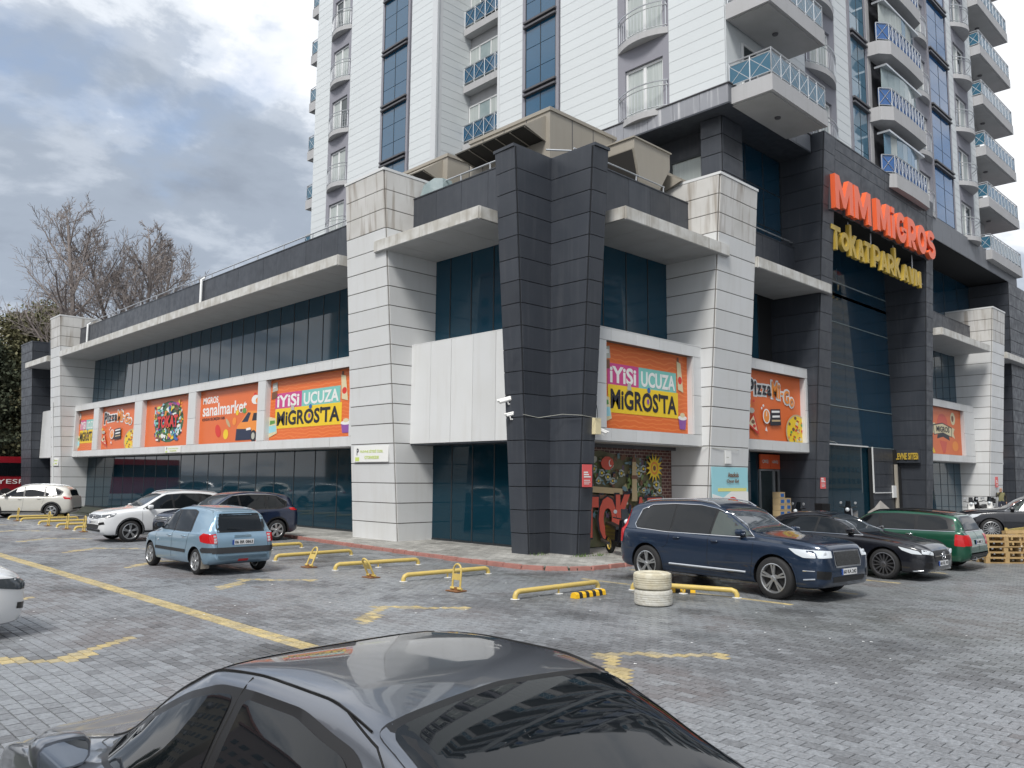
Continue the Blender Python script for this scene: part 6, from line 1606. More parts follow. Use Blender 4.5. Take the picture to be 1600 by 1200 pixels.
# ================================================================= rooftop plant
def ac_unit(x0, x1, y0, y1, z0, z1, hoods, label, ends=None):
    t = empty('rooftop_unit', label, 'air handling unit', ((x0+x1)/2, (y0+y1)/2, z0), 0, 'beige air handling units on the roof')
    t.location = (0, 0, 0)
    b = MB().box(x0, x1, y0, y1, z0, z1-.12).build('housing', 'ac_beige', t)
    MB().box(x0-.04, x1+.04, y0-.04, y1+.04, z1-.12, z1).build('lid', 'ac_beige', t)
    g = MB()
    for k in range(1, int((y1-y0)/1.1)+1): g.box(x0-.012, x0, y0+k*1.1-.01, y0+k*1.1+.01, z0, z1-.12)
    for k in range(1, int((x1-x0)/1.1)+1): g.box(x0+k*1.1-.01, x0+k*1.1+.01, y0-.012, y0, z0, z1-.12)
    g.build('panel_seam', 'dark_bar', t)
    g = MB()
    for k in range(3): g.box(x0+1.0, x0+1.12, y0-.02, y0-.001, z0+.9+k*.45, z0+1.2+k*.45)
    g.build('label_strip', 'c_white', t)
    for (side, a, b_, zt, out, hgt) in hoods:
        # sloping hood: roof sheet, triangular cheeks, dark open underside with bars
        def W(o, u, z): return (x0-o, u, z) if side == 'x' else (u, y0-o, z)
        h = MB()
        h.prism([W(0, a, zt), W(out, a, zt-hgt), W(out, b_, zt-hgt), W(0, b_, zt)], [W(0, a, zt+.04), W(out+.03, a, zt-hgt+.03), W(out+.03, b_, zt-hgt+.03), W(0, b_, zt+.04)])
        for u in (a, b_): h.prism([W(.002, u-.015, zt), W(out, u-.015, zt-hgt), W(.002, u-.015, zt-hgt-.25)], [W(.002, u+.015, zt), W(out, u+.015, zt-hgt), W(.002, u+.015, zt-hgt-.25)])
        hd = h.build('intake_hood', 'ac_beige', t)
        g = MB(); g.prism([W(.02, a+.03, zt-hgt-.20), W(out-.03, a+.03, zt-hgt-.02), W(out-.03, b_-.03, zt-hgt-.02), W(.02, b_-.03, zt-hgt-.20)], [W(.02, a+.03, zt-hgt-.17), W(out-.03, a+.03, zt-hgt+.01), W(out-.03, b_-.03, zt-hgt+.01), W(.02, b_-.03, zt-hgt-.17)])
        g.build('dark_screen', 'ac_dark', hd)
        n = 5
        for k in range(n+1):
            u = a+.04+(b_-a-.08)*k/n; g = MB().prism([W(.02, u-.015, zt-hgt-.23), W(out, u-.015, zt-hgt-.04), W(out, u+.015, zt-hgt-.04), W(.02, u+.015, zt-hgt-.23)], [W(.02, u-.015, zt-hgt-.205), W(out, u-.015, zt-hgt-.022), W(out, u+.015, zt-hgt-.022), W(.02, u+.015, zt-hgt-.205)])
            g.build('screen_bar', 'ac_beige', hd)
    return t
ac_unit(18.75, 22.2, 17.6, 21.6, 10.96, 14.42, [('x', 17.8, 21.3, 14.15, .95, .62)], 'largest beige rooftop unit, rising right behind the dark corner pillar')
ac_unit(19.0, 21.6, 23.2, 27.2, 10.96, 14.5, [('x', 23.5, 26.9, 14.3, .9, .62)], 'beige rooftop unit with dark hood, standing behind the large white pillar')
# inverted wedge of ducting on the right
wd = empty('duct_wedge', 'beige downward-pointing duct wedge between the dark pillar and the upper storey', 'air duct', (0, 0, 0))
MB().prism([(21.05, 15.9, 13.2), (21.6, 15.9, 11.3), (21.95, 15.9, 11.3), (23.1, 15.9, 13.0), (23.1, 15.9, 13.55), (21.05, 15.9, 13.55)][::-1], [(21.05, 17.6, 13.2), (21.6, 17.6, 11.3), (21.95, 17.6, 11.3), (23.1, 17.6, 13.0), (23.1, 17.6, 13.55), (21.05, 17.6, 13.55)][::-1]).build('duct', 'ac_beige', wd)
MB().box(21.0, 23.15, 15.85, 17.65, 13.55, 13.6).build('lid', 'ac_beige', wd)
MB().prism([(21.02, 15.98, 13.15), (21.02, 17.5, 13.15), (21.5, 17.5, 11.4), (21.5, 15.98, 11.4)][::-1], [(21.05, 15.98, 13.15), (21.05, 17.5, 13.15), (21.54, 17.5, 11.4), (21.54, 15.98, 11.4)][::-1]).build('dark_opening', 'ac_dark', wd)
ac_unit(23.35, 25.4, 16.5, 17.8, 10.96, 13.25, [('y', 23.4, 25.4, 13.1, .85, .5)], 'small beige unit with slatted hood beside the upper storey')
tk = empty('roof_tarpaulin', 'crumpled pale tarpaulin over the roof edge below the left rooftop unit', 'tarpaulin', (0, 0, 0))
MB().add([(16.7, 21.9, 11.8), (16.7, 20.6, 11.85), (16.75, 20.7, 12.25), (16.8, 21.2, 12.4), (16.8, 21.8, 12.3), (17.2, 21.9, 11.8), (17.2, 20.6, 11.85), (17.15, 20.7, 12.25), (17.1, 21.2, 12.42), (17.15, 21.8, 12.3)], [(0, 1, 2, 3, 4), (9, 8, 7, 6, 5), (3, 2, 7, 8), (4, 3, 8, 9), (2, 1, 6, 7), (0, 4, 9, 5)]).build('sheet', 'glass_pale', tk)
# cameras on the dark pillar
def cctv(p, d, label, L_=.34, r=.055):
    p = Vector(p); d = Vector(d).normalized(); t = empty('security_camera', label, 'security camera', (0, 0, 0), 0, 'security cameras around the dark corner pillar')
    MB().tube([p, p+Vector((.0, 0, 0))+d*L_], r, 10).build('camera_body', 'c_white', t, smooth=60)
    MB().tube([p-d*.05+Vector((0, 0, .05)), p+d*(L_+.07)+Vector((0, 0, .05))], r*.8, 8).build('sun_shield', 'c_white', t, smooth=60)
    MB().tube([p+d*L_, p+d*(L_+.01)], r*.8, 10).build('lens', 'ink', t)
    MB().tube([p+d*.1+Vector((0, 0, -.04)), p+d*.08+Vector((0, 0, -.13)), p+Vector((.18, 0, -.14))], .022, 6).build('bracket', 'c_white', t)
    return t
cctv((16.05, 16.55, 4.42), (-.55, .5, -.22), 'larger white security camera on the left edge of the dark corner pillar')
cctv((16.05, 16.45, 3.98), (-.45, .4, -.15), 'smaller white security camera below the larger one on the dark corner pillar', .2, .035)
cctv((18.0, 14.9, 3.55), (.6, -.5, -.3), 'small white security camera on the ledge beside the junction box', .2, .035)
jb = empty('junction_box', 'cream junction box with a wire, at the right edge of the dark corner pillar', 'junction box', (0, 0, 0))
MB().box(17.50, 17.74, 14.64, 14.78, 3.42, 3.88).build('box_body', 'ac_beige', jb).data.materials[0] = MATS['c_cream']
MB().tube([(17.66, 14.7, 3.88), (17.6, 14.66, 4.1), (17.54, 14.66, 4.35)], .008, 4).build('aerial', 'ink', jb)
ww = empty('wall_cable', 'thin pale cables slung along the white ledge and around the dark pillar', 'cable', (0, 0, 0))
MB().tube([(15.98, 16.0, 3.95), (16.5, 15.9, 3.88), (16.95, 15.4, 3.98), (17.0, 14.7, 3.92), (17.66, 14.6, 3.85)], .008, 4).tube([(22.0, 15.46, 3.64), (22.9, 15.44, 3.35), (23.6, 14.75, 3.22), (25.2, 14.7, 3.2), (26.4, 15.2, 3.3), (28, 15.4, 3.7)], .009, 4).tube([(31.9, 14.75, 3.8), (33, 14.78, 3.76), (36, 16, 3.82)], .01, 4).build('cable_run', 'c_stone', ww)
# ================================================================= motorcycles
def scooter(loc, rz, label, body='paint_black', box=False, cover=False, accent='c_yellow', group='motorcycles parked by the entrances'):
    t = empty('parked_motorcycle', label, 'motorcycle', (*loc, ZW), rz, group)
    for nm, x in (('front_wheel', .62), ('rear_wheel', -.62)):
        w = MB().lathe([(.18, -.045), (.24, -.06), (.275, -.03), (.28, 0), (.275, .03), (.24, .06), (.18, .045)], 24, (x, 0, .28), 'y', close=True).build(nm, 'rubber', t, smooth=50)
        g = MB().lathe([(.18, -.03), (.19, 0), (.18, .03), (.165, 0)], 20, (x, 0, .28), 'y', close=True).lathe([(.001, -.04), (.04, -.04), (.04, .04), (.001, .04)], 10, (x, 0, .28), 'y')
        for k in range(5):
            a = k*1.2566; g.tube([(x, 0, .28), (x+.175*math.cos(a), 0, .28+.175*math.sin(a))], .014, 5)
        g.build('rim', 'gold_sign' if accent == 'c_yellow' else 'rim_silver', w)
    MB().tube([(.62, .07, .28), (.44, .06, .80), (.40, .05, .95)], .022, 8).tube([(.62, -.07, .28), (.44, -.06, .80), (.40, -.05, .95)], .022, 8).build('fork', 'aluminium', t, smooth=60)
    MB().prism([(.80, -.05, .56), (.45, -.07, .60), (.45, .07, .60), (.80, .05, .56)], [(.78, -.03, .62), (.48, -.06, .66), (.48, .06, .66), (.78, .03, .62)]).build('mudguard', body, t)
    MB().prism([(.50, -.17, .42), (.30, -.20, .30), (.30, .20, .30), (.50, .17, .42)], [(.52, -.12, 1.0), (.36, -.14, .98), (.36, .14, .98), (.52, .12, 1.0)]).build('leg_shield', body, t)
    MB().prism([(.36, -.14, .24), (-.15, -.15, .24), (-.15, .15, .24), (.36, .14, .24)], [(.34, -.13, .36), (-.12, -.14, .38), (-.12, .14, .38), (.34, .13, .36)]).build('footboard', 'black_trim', t)
    MB().prism([(.0, -.14, .34), (-.72, -.11, .50), (-.72, .11, .50), (.0, .14, .34)], [(.02, -.12, .70), (-.80, -.09, .82), (-.80, .09, .82), (.02, .12, .70)]).build('tail_body', body, t)
    MB().prism([(.05, -.12, .70), (-.72, -.12, .81), (-.72, .12, .81), (.05, .12, .70)], [(.0, -.10, .78), (-.70, -.10, .88), (-.70, .10, .88), (.0, .10, .78)]).build('seat', 'black_trim', t)
    MB().tube([(.36, -.34, 1.06), (.40, -.15, 1.02), (.41, 0, 1.0), (.40, .15, 1.02), (.36, .34, 1.06)], .018, 8).build('handlebar', 'black_trim', t, smooth=60)
    MB().lathe([(.001, .05), (.06, .04), (.085, .0), (.07, -.05), (.001, -.06)], 14, (.55, 0, .94), 'x').build('headlamp', 'lamp_clear', t, smooth=60)
    for s in (1, -1):
        MB().tube([(.38, s*.24, 1.04), (.40, s*.27, 1.18)], .007, 5).build('mirror_stalk', 'black_trim', t)
        MB().lathe([(.001, .012), (.05, .01), (.055, 0), (.05, -.012), (.001, -.014)], 12, (.40, s*.28, 1.21), 'x').build('mirror', 'aluminium', t, smooth=60)
    MB().prism([(.46, -.12, 1.0), (.40, -.11, 1.0), (.40, .11, 1.0), (.46, .12, 1.0)], [(.36, -.09, 1.28), (.34, -.09, 1.28), (.34, .09, 1.28), (.36, .09, 1.28)]).build('windshield', 'car_glass', t)
    MB().tube([(-.35, -.16, .30), (-.82, -.18, .36)], .045, 10).build('exhaust', 'rim_dark2', t, smooth=60)
    if box: MB().box(-1.0, -.62, -.2, .2, .90, 1.22).build('top_box', box, t)
    return t
scooter((18.15, 14.35), R(-118), 'black scooter in front of the mural, between the corner pillar and the navy SUV')
scooter((29.9, 14.6), R(160), 'black motorcycle with a yellow streak, by the dark wall right of the shop door', 'black_trim', 'black_trim')
scooter((33.4, 14.4), R(190), 'dark scooter half hidden behind the black saloon, by the portal glass', 'paint_black', None, accent='n')
for i, (x, y, a, b, l) in enumerate(((47.8, 14.2, 200, 'c_white', 'white scooter, leftmost of the three by the far white pillar'), (49.6, 14.3, 175, 'black_trim', 'dark scooter, middle of the three by the far white pillar'), (51.2, 14.2, 190, 'c_white', 'white scooter with a black top box, rightmost of the three by the far white pillar'))):
    scooter((x, y), R(a), l, b, 'black_trim' if i == 2 else None, accent='n')
mat('grey_tarp', (.30, .28, .26), .8, noise=(3, .5, (.22, .21, .2)), bump=(6, .8))
cv = empty('covered_motorcycle', 'motorcycle under a grey cloth cover, in front of the portal glass', 'motorcycle', (36.8, 14.5, ZW))
MB().add([(x, y, z) for x, y, z in ((-1, -.35, 0), (1.1, -.3, 0), (1.1, .3, 0), (-1, .35, 0), (-.85, -.25, .75), (.3, -.28, .85), (1.0, -.12, .75), (1.0, .12, .75), (.3, .28, .85), (-.85, .25, .75), (-.75, 0, .95), (-.1, 0, 1.25), (.5, 0, 1.0))], [(0, 1, 6, 5, 4), (3, 9, 8, 7, 2), (0, 4, 9, 3), (1, 2, 7, 6), (4, 5, 11, 10), (5, 6, 12, 11), (6, 7, 12), (7, 8, 11, 12), (8, 9, 10, 11), (9, 4, 10)]).build('cover', 'grey_tarp', cv)
# goods by the shop door
for i in range(2):
    for k in range(6 if i else 7):
        t = MB().box(0, .42, 0, .3, 0, .225).build('carton', 'c_tan'); t.location = (29.75+i*.5+random.uniform(-.02, .02), 15.6, ZW+k*.235)
        tag(t, ('%s carton from the bottom in the %s stack at the shop door' % (['lowest', 'second', 'third', 'fourth', 'fifth', 'sixth', 'seventh'][k], ['left-hand', 'right-hand'][i])) if k else 'lowest carton of the %s stack at the shop door' % ['left-hand', 'right-hand'][i], 'carton', 'cartons stacked at the shop door')
        MB().box(.08, .34, -.004, -.001, .04, .17).build('blue_print', 'c_blue', t)
# ================================================================= pallets
mat('pallet_wood', (.48, .33, .15), .8, noise=(5, .6, (.34, .22, .10)))
def pallet(loc, rot, label):
    t = empty('wooden_pallet', label, 'pallet', loc, 0, 'wooden pallets beside the green hatchback'); t.rotation_euler = rot
    bs = MB().box(0, 1.2, 0, .095, 0, .02).mesh('deck_board', 'pallet_wood')
    for k in range(7): o = link('deck_board', bs, t); o.location = (0, k*.118, .122)
    for k in range(3): o = link('deck_board', bs, t); o.location = (0, k*.353, 0)
    bl = MB().box(0, .12, 0, .09, 0, .1).mesh('block', 'pallet_wood')
    for i in range(3):
        for k in range(3): o = link('block', bl, t); o.location = (i*.54, k*.355, .021)
    return t
pallet((24.75, 7.05, 0.0), (0, 0, R(-42)), 'wooden pallet lying lowest in the stack beside the green hatchback')
pallet((24.77, 7.04, .144), (0, 0, R(-42)), 'second wooden pallet from the ground in the stack beside the green hatchback')
pallet((24.74, 7.06, .288), (0, 0, R(-41)), 'third wooden pallet from the ground in the stack')
pallet((24.76, 7.05, .432), (0, 0, R(-43)), 'fourth wooden pallet from the ground in the stack')
pallet((24.75, 7.05, .576), (0, 0, R(-42)), 'topmost wooden pallet of the stack beside the green hatchback')
pallet((26.5, 7.0, .0), (R(80), 0, R(-30)), 'wooden pallet standing on edge behind the stack')
pallet((27.6, 6.7, .0), (R(75), 0, R(-50)), 'broken wooden pallet leaning at the right edge')
sc = empty('scrap_sheet', 'white scrap sheets and cloth lying against the wooden pallets', 'scrap', (26.0, 6.3, 0))
MB().slab([(0, 0, .0), (1.3, -.35, .02), (1.3, -.1, .06), (.1, .3, .05)], (0, 0, .02)).slab([(-.1, .2, .35), (.7, -.1, .5), (.72, -.02, .53), (-.05, .35, .38)], (0, 0, .02)).slab([(.1, 0, 0), (.5, 0, 0), (.35, .1, .35), (.15, .1, .3)], (0, .05, 0)).build('sheets', 'c_white', sc)
yb_ = empty('yellow_barrier', 'yellow rail barrier behind the pallets at the right edge', 'barrier', (30.2, 7.9, 0))
MB().box(0, 2.4, 0, .04, .12, .24).box(0, 2.4, 0, .04, .34, .46).box(0, 2.4, 0, .04, .56, .66).box(.0, .08, .041, .1, 0, .7).box(2.3, 2.4, .041, .1, 0, .7).build('rail', 'yellow_pipe', yb_)
# ================================================================= person
def person(loc, rz):
    t = empty('person', 'bald person in an olive vest, hand raised to the face, by the last pillar', 'person', loc, rz)
    V, E_, Rr = [], [], []
    def v(p, r, par=None):
        V.append(p); Rr.append(r)
        if par is not None: E_.append((par, len(V)-1))
        return len(V)-1
    pel = v((0, 0, .95), (.155, .12)); wst = v((0, .0, 1.12), (.15, .115), pel); ch = v((.01, 0, 1.33), (.175, .125), wst); nk0 = v((0, 0, 1.46), (.085, .08), ch); nk = v((.02, 0, 1.52), (.055, .055), nk0)
    hd = v((.035, 0, 1.60), (.075, .085), nk); ht = v((.03, 0, 1.70), (.07, .082), hd); v((.025, 0, 1.745), (.04, .05), ht)
    for s in (1, -1):
        h = v((0, s*.10, .88), (.09, .095), pel); k = v((.03, s*.12, .48), (.062, .065), h); a = v((-.01, s*.13, .09), (.042, .045), k); f = v((.06, s*.14, .04), (.042, .035), a); v((.17, s*.15, .03), (.035, .025), f)
    sh = v((0, .19, 1.41), (.065, .065), ch); el = v((-.03, .27, 1.14), (.048, .048), sh); wr = v((.06, .25, .92), (.034, .034), el); v((.10, .24, .84), (.036, .022), wr)
    sh = v((0, -.19, 1.41), (.065, .065), ch); el = v((.16, -.27, 1.20), (.048, .048), sh); wr = v((.20, -.12, 1.42), (.034, .034), el); v((.17, -.06, 1.52), (.034, .024), wr)
    me = bpy.data.meshes.new('body'); me.from_pydata(V, E_, []); o = bpy.data.objects.new('tmp', me); col.objects.link(o)
    md = o.modifiers.new('s', 'SKIN'); sv = me.skin_vertices[0].data
    for i, r in enumerate(Rr): sv[i].radius = r
    sv[0].use_root = True
    o.modifiers.new('ss', 'SUBSURF').levels = 2
    dg = bpy.context.evaluated_depsgraph_get(); dg.update(); m2 = bpy.data.meshes.new_from_object(o.evaluated_get(dg)); bpy.data.objects.remove(o)
    for m in ('skin', 'vest', 'dark_sleeve', 'trousers', 'shoes'): m2.materials.append(MATS[m])
    for p in m2.polygons:
        c = p.center; k = 0
        if c.z < .075: k = 4
        elif c.z < .97 and abs(c.y) < .21: k = 3
        elif c.z < 1.50:
            k = 1 if abs(c.y) < .19 and abs(c.x) < .16 else 2
            if abs(c.y) > .16 and (c.z < .92 or (c.x > .13 and c.z > 1.38)): k = 0
        if c.z >= 1.50: k = 0
        p.material_index = k; p.use_smooth = True
    b = link('body', m2, t)
    for s in (1, -1): MB().lathe([(.001, .012), (.01, .008), (.012, 0)], 8, (.112, s*.03, 1.64), 'x').build('eye', 'ink', t)
    MB().prism([(.10, -.012, 1.60), (.135, -.014, 1.585), (.135, .014, 1.585), (.10, .012, 1.60)], [(.10, -.008, 1.64), (.112, -.006, 1.64), (.112, .006, 1.64), (.10, .008, 1.64)]).build('nose', 'skin', t)
    MB().box(.105, .116, -.022, .022, 1.556, 1.563).build('mouth', 'skin_dark', t)
    for s in (1, -1): MB().lathe([(.001, -.012), (.02, -.01), (.026, 0), (.02, .01), (.001, .012)], 10, (.03, s*.088, 1.61), 'y').build('ear', 'skin', t)
    # fingers of both hands
    for (bx, by, bz, dx, dy, dz, sd) in ((.11, .24, .82, .02, 0, -1, 1), (.165, -.045, 1.53, -.35, .45, .8, -1)):
        d = Vector((dx, dy, dz)).normalized(); sx = Vector((1, 0, 0)).cross(d).normalized() if sd < 0 else Vector((1, 0, 0)); 
        for k, ln in enumerate((.07, .08, .075, .06)):
            p = Vector((bx, by, bz))+sx*(k-1.5)*.018; MB().tube([p-d*.02, p+d*ln*.5, p+d*ln*.85+Vector((0, -.01*sd, 0))], [.009, .008, .006], 6).build('finger', 'skin', t, smooth=60)
        p = Vector((bx, by, bz))-d*.03+sx*.035; MB().tube([p, p+d*.03+sx*.02, p+d*.055+sx*.02], [.011, .009, .007], 6).build('thumb', 'skin', t, smooth=60)
    return t
mat('skin', (.45, .26, .18), .55); mat('skin_dark', (.28, .12, .10), .6); mat('vest', (.20, .19, .09), .85, noise=(8, .3, (.15, .14, .07))); mat('dark_sleeve', (.03, .028, .025), .85); mat('trousers', (.025, .03, .05), .85); mat('shoes', (.02, .02, .02), .6)
person((54.6, 14.55, ZW), R(205))
pl = empty('leaning_pole', 'pale pole leaning in the doorway beside the standing person', 'pole', (0, 0, 0))
MB().tube([(57.6, 15.6, ZW), (57.0, 16.2, 2.9)], .05, 6).build('shaft', 'c_stone', pl, smooth=60)
# ================================================================= red bus
bus = empty('red_bus', 'dark red coach with white lettering, behind the far left end of the building', 'bus', (0, 0, 0))
MB().box(5, 18.6, 74.5, 77, .5, 3.35).build('body', 'paint_red', bus); MB().box(5, 18.62, 74.47, 77, 1.95, 3.0).build('window_band', 'car_glass', bus)
MB().box(5, 18.6, 74.6, 76.9, 3.35, 3.5).build('roof', 'paint_red', bus)
text('lettering', 'BELEDİYESPOR', (12.9, 74.46, 1.35), (1, 0, 0), (0, 0, 1), 6.2, .48, 'c_white', bus, .0, .01)
for x in (7.5, 16.5): MB().lathe([(.001, -.15), (.5, -.15), (.5, .15), (.001, .15)], 20, (x, 74.6, .5), 'y').build('wheel', 'rubber', bus)
# ================================================================= trees
mat('bark_pale', (.22, .19, .18), .9, noise=(2, .5, (.29, .26, .24)))
mat('leaf_olive', (.12, .125, .06), .8, noise=(.35, .8, (.20, .18, .10)))
mat('leaf_dark', (.04, .055, .032), .8, noise=(.4, .8, (.075, .085, .045)))
mat('bark', (.06, .05, .04), .9)
def bare_tree(x, y, h, seed, label, spread=1.0, leaders=1, base_fork=.3):
    rr = random.Random(seed); t = empty('bare_tree', label, 'tree', (x, y, 0), 0, 'leafless trees beyond the far end of the building')
    tr, br = MB(), MB(); seeds = MB()
    def limb(p, d, L_, r, lv, mb):
        n = (7 if lv == 0 else 4) if lv < 3 else 2; pts = [p]; rs_ = [r]; q = p.copy(); dd = d.copy()
        for i in range(n):
            w_ = .06 if lv == 0 else .17
            dd = (dd+Vector((rr.uniform(-w_, w_), rr.uniform(-w_, w_), rr.uniform(-.04, .16)))).normalized(); q = q+dd*L_/n; pts.append(q.copy()); rs_.append(max(r*(1-.62*(i+1)/n), h*.00065))
        mb.tube(pts, rs_, 6 if lv < 2 else (4 if lv < 3 else 3), cap=False)
        if lv >= 4: return
        nb = {0: 17, 1: 7, 2: 6, 3: 4, 4: 3}[lv]
        for i in range(nb):
            f = (.26 if lv == 0 else .2)+(.74 if lv == 0 else .78)*(i+rr.random()*.8)/nb; k = min(int(f*n), n-1); pos = pts[k].lerp(pts[k+1], f*n-k)
            ax = (pts[k+1]-pts[k]).normalized(); side = ax.orthogonal().normalized(); side.rotate(Matrix.Rotation(rr.uniform(0, 6.28), 3, ax))
            an = R(rr.uniform(34, 56)) if lv == 0 else R(rr.uniform(28, 55))
            nd = (ax*math.cos(an)+side*math.sin(an)+Vector((0, 0, .12))).normalized()
            ln = L_*({0: (.50*(1.1-.95*f)*spread+.03), 1: .50, 2: .48, 3: .5, 4: .55}[lv])*rr.uniform(.75, 1.1)
            limb(pos, nd, ln, max(rs_[k]*.52, h*.0007), lv+1, br)
    if leaders == 1: limb(Vector((0, 0, 0)), Vector((0, 0, 1)), h, h*.014, 0, tr)
    else:
        tr.tube([(0, 0, 0), (0, 0, h*base_fork)], [h*.016, h*.013], 8)
        for i in range(leaders):
            a = 2*math.pi*i/leaders+.6; limb(Vector((0, 0, h*base_fork-.2)), Vector((.30*math.cos(a), .30*math.sin(a), 1)).normalized(), h*(1-base_fork)*1.03, h*.010, 0, tr)
    tr.build('trunk', 'bark_pale', t, smooth=60); br.build('branches', 'bark_pale', t)
    return t
def leafy_tree(x, y, h, w, seed, label, m='leaf_olive', base=.12, clumps=70, tiers=True, size=.16, per=190, group='evergreen trees beyond the far end of the building'):
    rr = np.random.RandomState(seed); t = empty('evergreen_tree', label, 'tree', (x, y, 0), 0, group)
    g = MB().tube([(0, 0, 0), (.2, 0, h*.5), (0, .1, h*.95)], [h*.022, h*.014, .03], 8)
    V, F = [], []
    for c in range(clumps):
        z = h*(base+(1-base)*rr.rand()**.9); fr = (z/h-base)/(1-base); rad = w*(1-fr**1.7*.85)*(.65+.35*rr.rand())*(1 if tiers else math.sin(math.pi*min(max(fr*.9+.12, 0), 1)))
        a = rr.uniform(0, 6.28); q = math.sqrt(rr.rand()*.9+.1); cx, cy = rad*q*math.cos(a), rad*q*math.sin(a)
        g.tube([(0, 0, z-.6), (cx*.5, cy*.5, z-.2), (cx, cy, z)], [.07, .05, .02], 4, cap=False)
        R3 = np.array((w*.30, w*.30, h*.035+.25))*(.7+.6*rr.rand())
        P = rr.normal(size=(per, 3))*.5*R3+np.array((cx, cy, z)); 
        P[:, 2] -= .08*((P[:, 0]-cx)**2+(P[:, 1]-cy)**2)
        D1 = rr.normal(size=(per, 3)); D1 /= np.linalg.norm(D1, axis=1)[:, None]; D2 = np.cross(D1, rr.normal(size=(per, 3))); D2 /= np.linalg.norm(D2, axis=1)[:, None]
        s_ = size*(.6+.9*rr.rand(per))[:, None]
        k = len(V); Q = np.stack([P-D1*s_, P+D2*s_*.6, P+D1*s_, P-D2*s_*.6], 1).reshape(-1, 3); V += Q.tolist(); F += [(k+4*i, k+4*i+1, k+4*i+2, k+4*i+3) for i in range(per)]
    me = bpy.data.meshes.new('crown'); me.from_pydata(V, [], F); me.materials.append(MATS[m]); g.build('trunk', 'bark', t); link('crown', me, t)
    return t
bare_tree(22.3, 77, 24.5, 3, 'tallest bare tree, the left one of the two above the long roof', 1.0)
bare_tree(27.6, 79, 24.0, 8, 'broader forked bare tree to the right, above the long roof', 1.0, 3, .34)
leafy_tree(20.2, 88, 17.0, 6.0, 4, 'olive evergreen tree behind the red coach, beside the far dark pillar', clumps=150)
leafy_tree(23.0, 91, 18.8, 5.5, 5, 'tall olive evergreen tree rising behind the far white pillar', clumps=120)
leafy_tree(16.2, 86, 14.2, 5.5, 6, 'dark evergreen tree at the left edge behind the coach', 'leaf_dark', clumps=110)
leafy_tree(19.5, 98, 15, 6, 16, 'dark evergreen tree behind the taller olive one', 'leaf_dark', clumps=70)
leafy_tree(99, 24.3, 9.8, 4.2, 9, 'dark leafy tree at the right edge beyond the last pillar', 'leaf_dark', tiers=False, clumps=60, group='leafy trees at the right edge')
leafy_tree(116, 29.5, 9, 5, 10, 'distant leafy tree at the right edge beside the low roof', 'leaf_olive', tiers=False, clumps=50, group='leafy trees at the right edge')
bare_tree(-7.5, 1.5, 9.5, 12, 'bare tree behind the camera, seen only in the near saloon side windows', 1.1, 3, .25)
leafy_tree(-9, 9.5, 8.5, 3.2, 22, 'evergreen behind the camera, seen only in the near saloon windows', 'leaf_dark', clumps=50, per=150, size=.12, group='street trees behind the camera')
lb = empty('low_house', 'low house with a reddish roof at the right edge', 'house', (0, 0, 0))
MB().box(80, 95, 19.5, 27, 0, 3.2).build('wall', 'pale_render', lb); MB().prism([(79.4, 19, 3.2), (95.5, 19, 3.2), (95.5, 27.5, 3.2), (79.4, 27.5, 3.2)], [(81, 22.8, 5.0), (94, 22.8, 5.0), (94, 23.5, 5.0), (81, 23.5, 5.0)]).build('roof', 'kerb_red', lb)
MB().box(79.96, 79.99, 20.5, 22.5, .9, 2.2).box(79.96, 79.99, 24, 26, .9, 2.2).build('window', 'glass_window', lb)
# ================================================================= street behind the camera, its flats invented and added for the glass to reflect
mat('wall_ochre', (.42, .36, .28), .85, noise=(1, .3, (.36, .31, .24))); mat('wall_grey', (.34, .35, .36), .85); mat('wall_rose', (.40, .30, .27), .85)
def flats(x0, x1, y0, y1, h, m, label, face):  # unseen block, placed and sized for its reflection in the facade glass
    t = empty('added_flats', label, 'added block of flats', (0, 0, 0)); 
    MB().box(x0, x1, y0, y1, 0, h).build('wall', m, t); MB().box(x0-.4, x1+.4, y0-.4, y1+.4, h, h+.5).build('roof', 'kerb_red', t)
    wm = {}
    for z in [1.2+3.1*k for k in range(int(h/3.1))]:
        if face == 'x':
            y = y0+1.2
            while y < y1-2: 
                MB().box(x1, x1+.06, y, y+1.6, z, z+1.4).build('window', 'glass_window', t); y += 3.0
            MB().box(x1, x1+1.0, (y0+y1)/2-2, (y0+y1)/2+2, z-.4, z+.5).build('balcony', 'pale_render', t)
        else:
            x = x0+1.2
            while x < x1-2:
                MB().box(x, x+1.6, y1, y1+.06, z, z+1.4).build('window', 'glass_window', t); x += 3.0
            MB().box((x0+x1)/2-2, (x0+x1)/2+2, y1, y1+1.0, z-.4, z+.5).build('balcony', 'pale_render', t)
flats(-66, -50, 2, 30, 36, 'wall_ochre', 'invented ochre block of flats added for reflections, behind the camera to the left', 'x')
flats(-68, -52, 34, 64, 38, 'wall_grey', 'invented grey block of flats across the street, added to be seen only in the shop glass', 'x')
flats(-66, -50, 68, 98, 34, 'wall_rose', 'invented rose block of flats farther along the street, added to be seen only in the shop glass', 'x')
flats(-68, -50, 102, 140, 38, 'wall_ochre', 'invented ochre block of flats at the end of the street, added to be seen only in the shop glass', 'x')
flats(0, 26, -62, -48, 24, 'wall_grey', 'invented grey block of flats added for reflections, behind the camera to the right', 'y')
flats(29, 78, -64, -50, 34, 'wall_ochre', 'invented ochre block of flats added for reflections, far to the right behind the camera', 'y')
flats(106, 128, -76, -62, 44, 'wall_grey', 'invented grey tower block far to the right behind the camera, added to be seen only in the glass', 'y')
flats(133, 240, -78, -62, 62, 'wall_ochre', 'invented long tall ochre block farthest right behind the camera, added to be seen only in the glass', 'y')
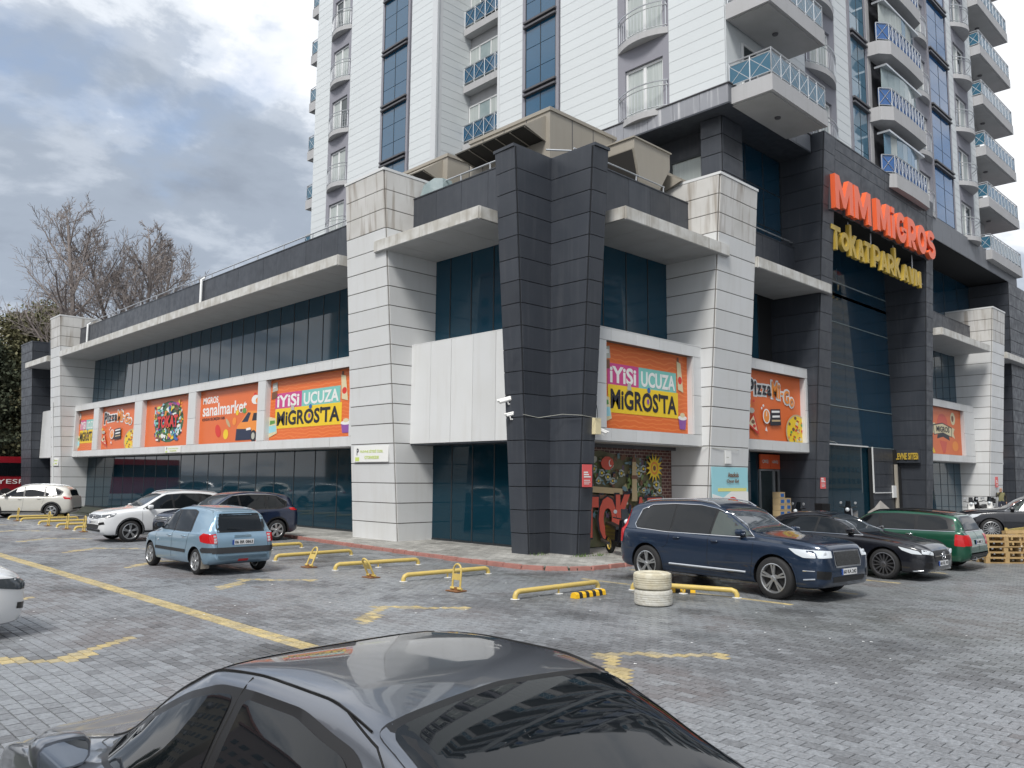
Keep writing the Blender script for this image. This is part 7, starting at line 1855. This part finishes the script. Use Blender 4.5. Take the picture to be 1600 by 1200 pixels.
for i, (x, y, h) in enumerate(((-26, 20, 10), (-25, 33, 11), (-27, 47, 10), (-25, 64, 12), (-26, 80, 11), (34, -30, 9), (56, -31, 10))):
    leafy_tree(x, y, h, 4.2, 30+i, ['round street tree nearest the ochre flats behind the camera', 'street tree in the gap after the ochre flats', 'street tree before the grey flats', 'street tree between grey and rose flats', 'street tree before the rose flats', 'tree by the car park between the two right-hand blocks', 'tree in front of the far right ochre block'][i], 'leaf_dark', tiers=False, clumps=34, per=130, size=.25, group='street trees behind the camera')
# weeds at the foot of the pillar
mat('weed', (.10, .17, .04), .8)
wr_ = np.random.RandomState(2); g = MB()
for cx, cy, n in ((17.0, 14.7, 60), (16.35, 15.7, 30), (17.6, 14.6, 40), (19.9, 14.3, 25)):
    for i in range(n):
        x, y = cx+wr_.normal()*.14, cy+wr_.normal()*.06; a = wr_.uniform(0, 6.28); h = wr_.uniform(.03, .11)
        g.add([(x-.01*math.cos(a), y-.01*math.sin(a), ZW-.01), (x+.01*math.cos(a), y+.01*math.sin(a), ZW-.01), (x+wr_.normal()*.04, y+wr_.normal()*.04, ZW+h)], [(0, 1, 2)])
o = g.build('weeds', 'weed'); tag(o, 'small green weeds growing at the foot of the dark corner pillar', 'weeds'); o['kind'] = 'stuff'

def copy_tree(o, parent=None):
    c = o.copy(); col.objects.link(c); c.parent = parent
    for ch in list(o.children): copy_tree(ch, c)
    return c
rows = [(w_car, (3.2, 36.5), 3, 'white crossover nearest in the out-of-frame left row, mirrored in the corner bay glass'), (b_car, (4.6, 45), -2, 'midnight blue crossover, second in the out-of-frame left row'), (w_car, (4.4, 52), 1, 'white crossover between two darker cars in the out-of-frame left row'), (c_car, (4.8, 59), 0, 'cream SUV in the middle of the out-of-frame left row'), (w_car, (4.4, 66), -3, 'white crossover beyond the cream SUV in the out-of-frame left row'), (b_car, (4.7, 73), 2, 'midnight blue crossover last but one in the out-of-frame left row'), (w_car, (4.4, 80), 0, 'white crossover at the far end of the out-of-frame left row')]
for src, loc, rz, lb_ in rows:
    c = copy_tree(src); c.location = (*loc, 0); c.rotation_euler = (0, 0, R(rz)); c['label'] = lb_; c['group'] = 'cars parked along the left row'
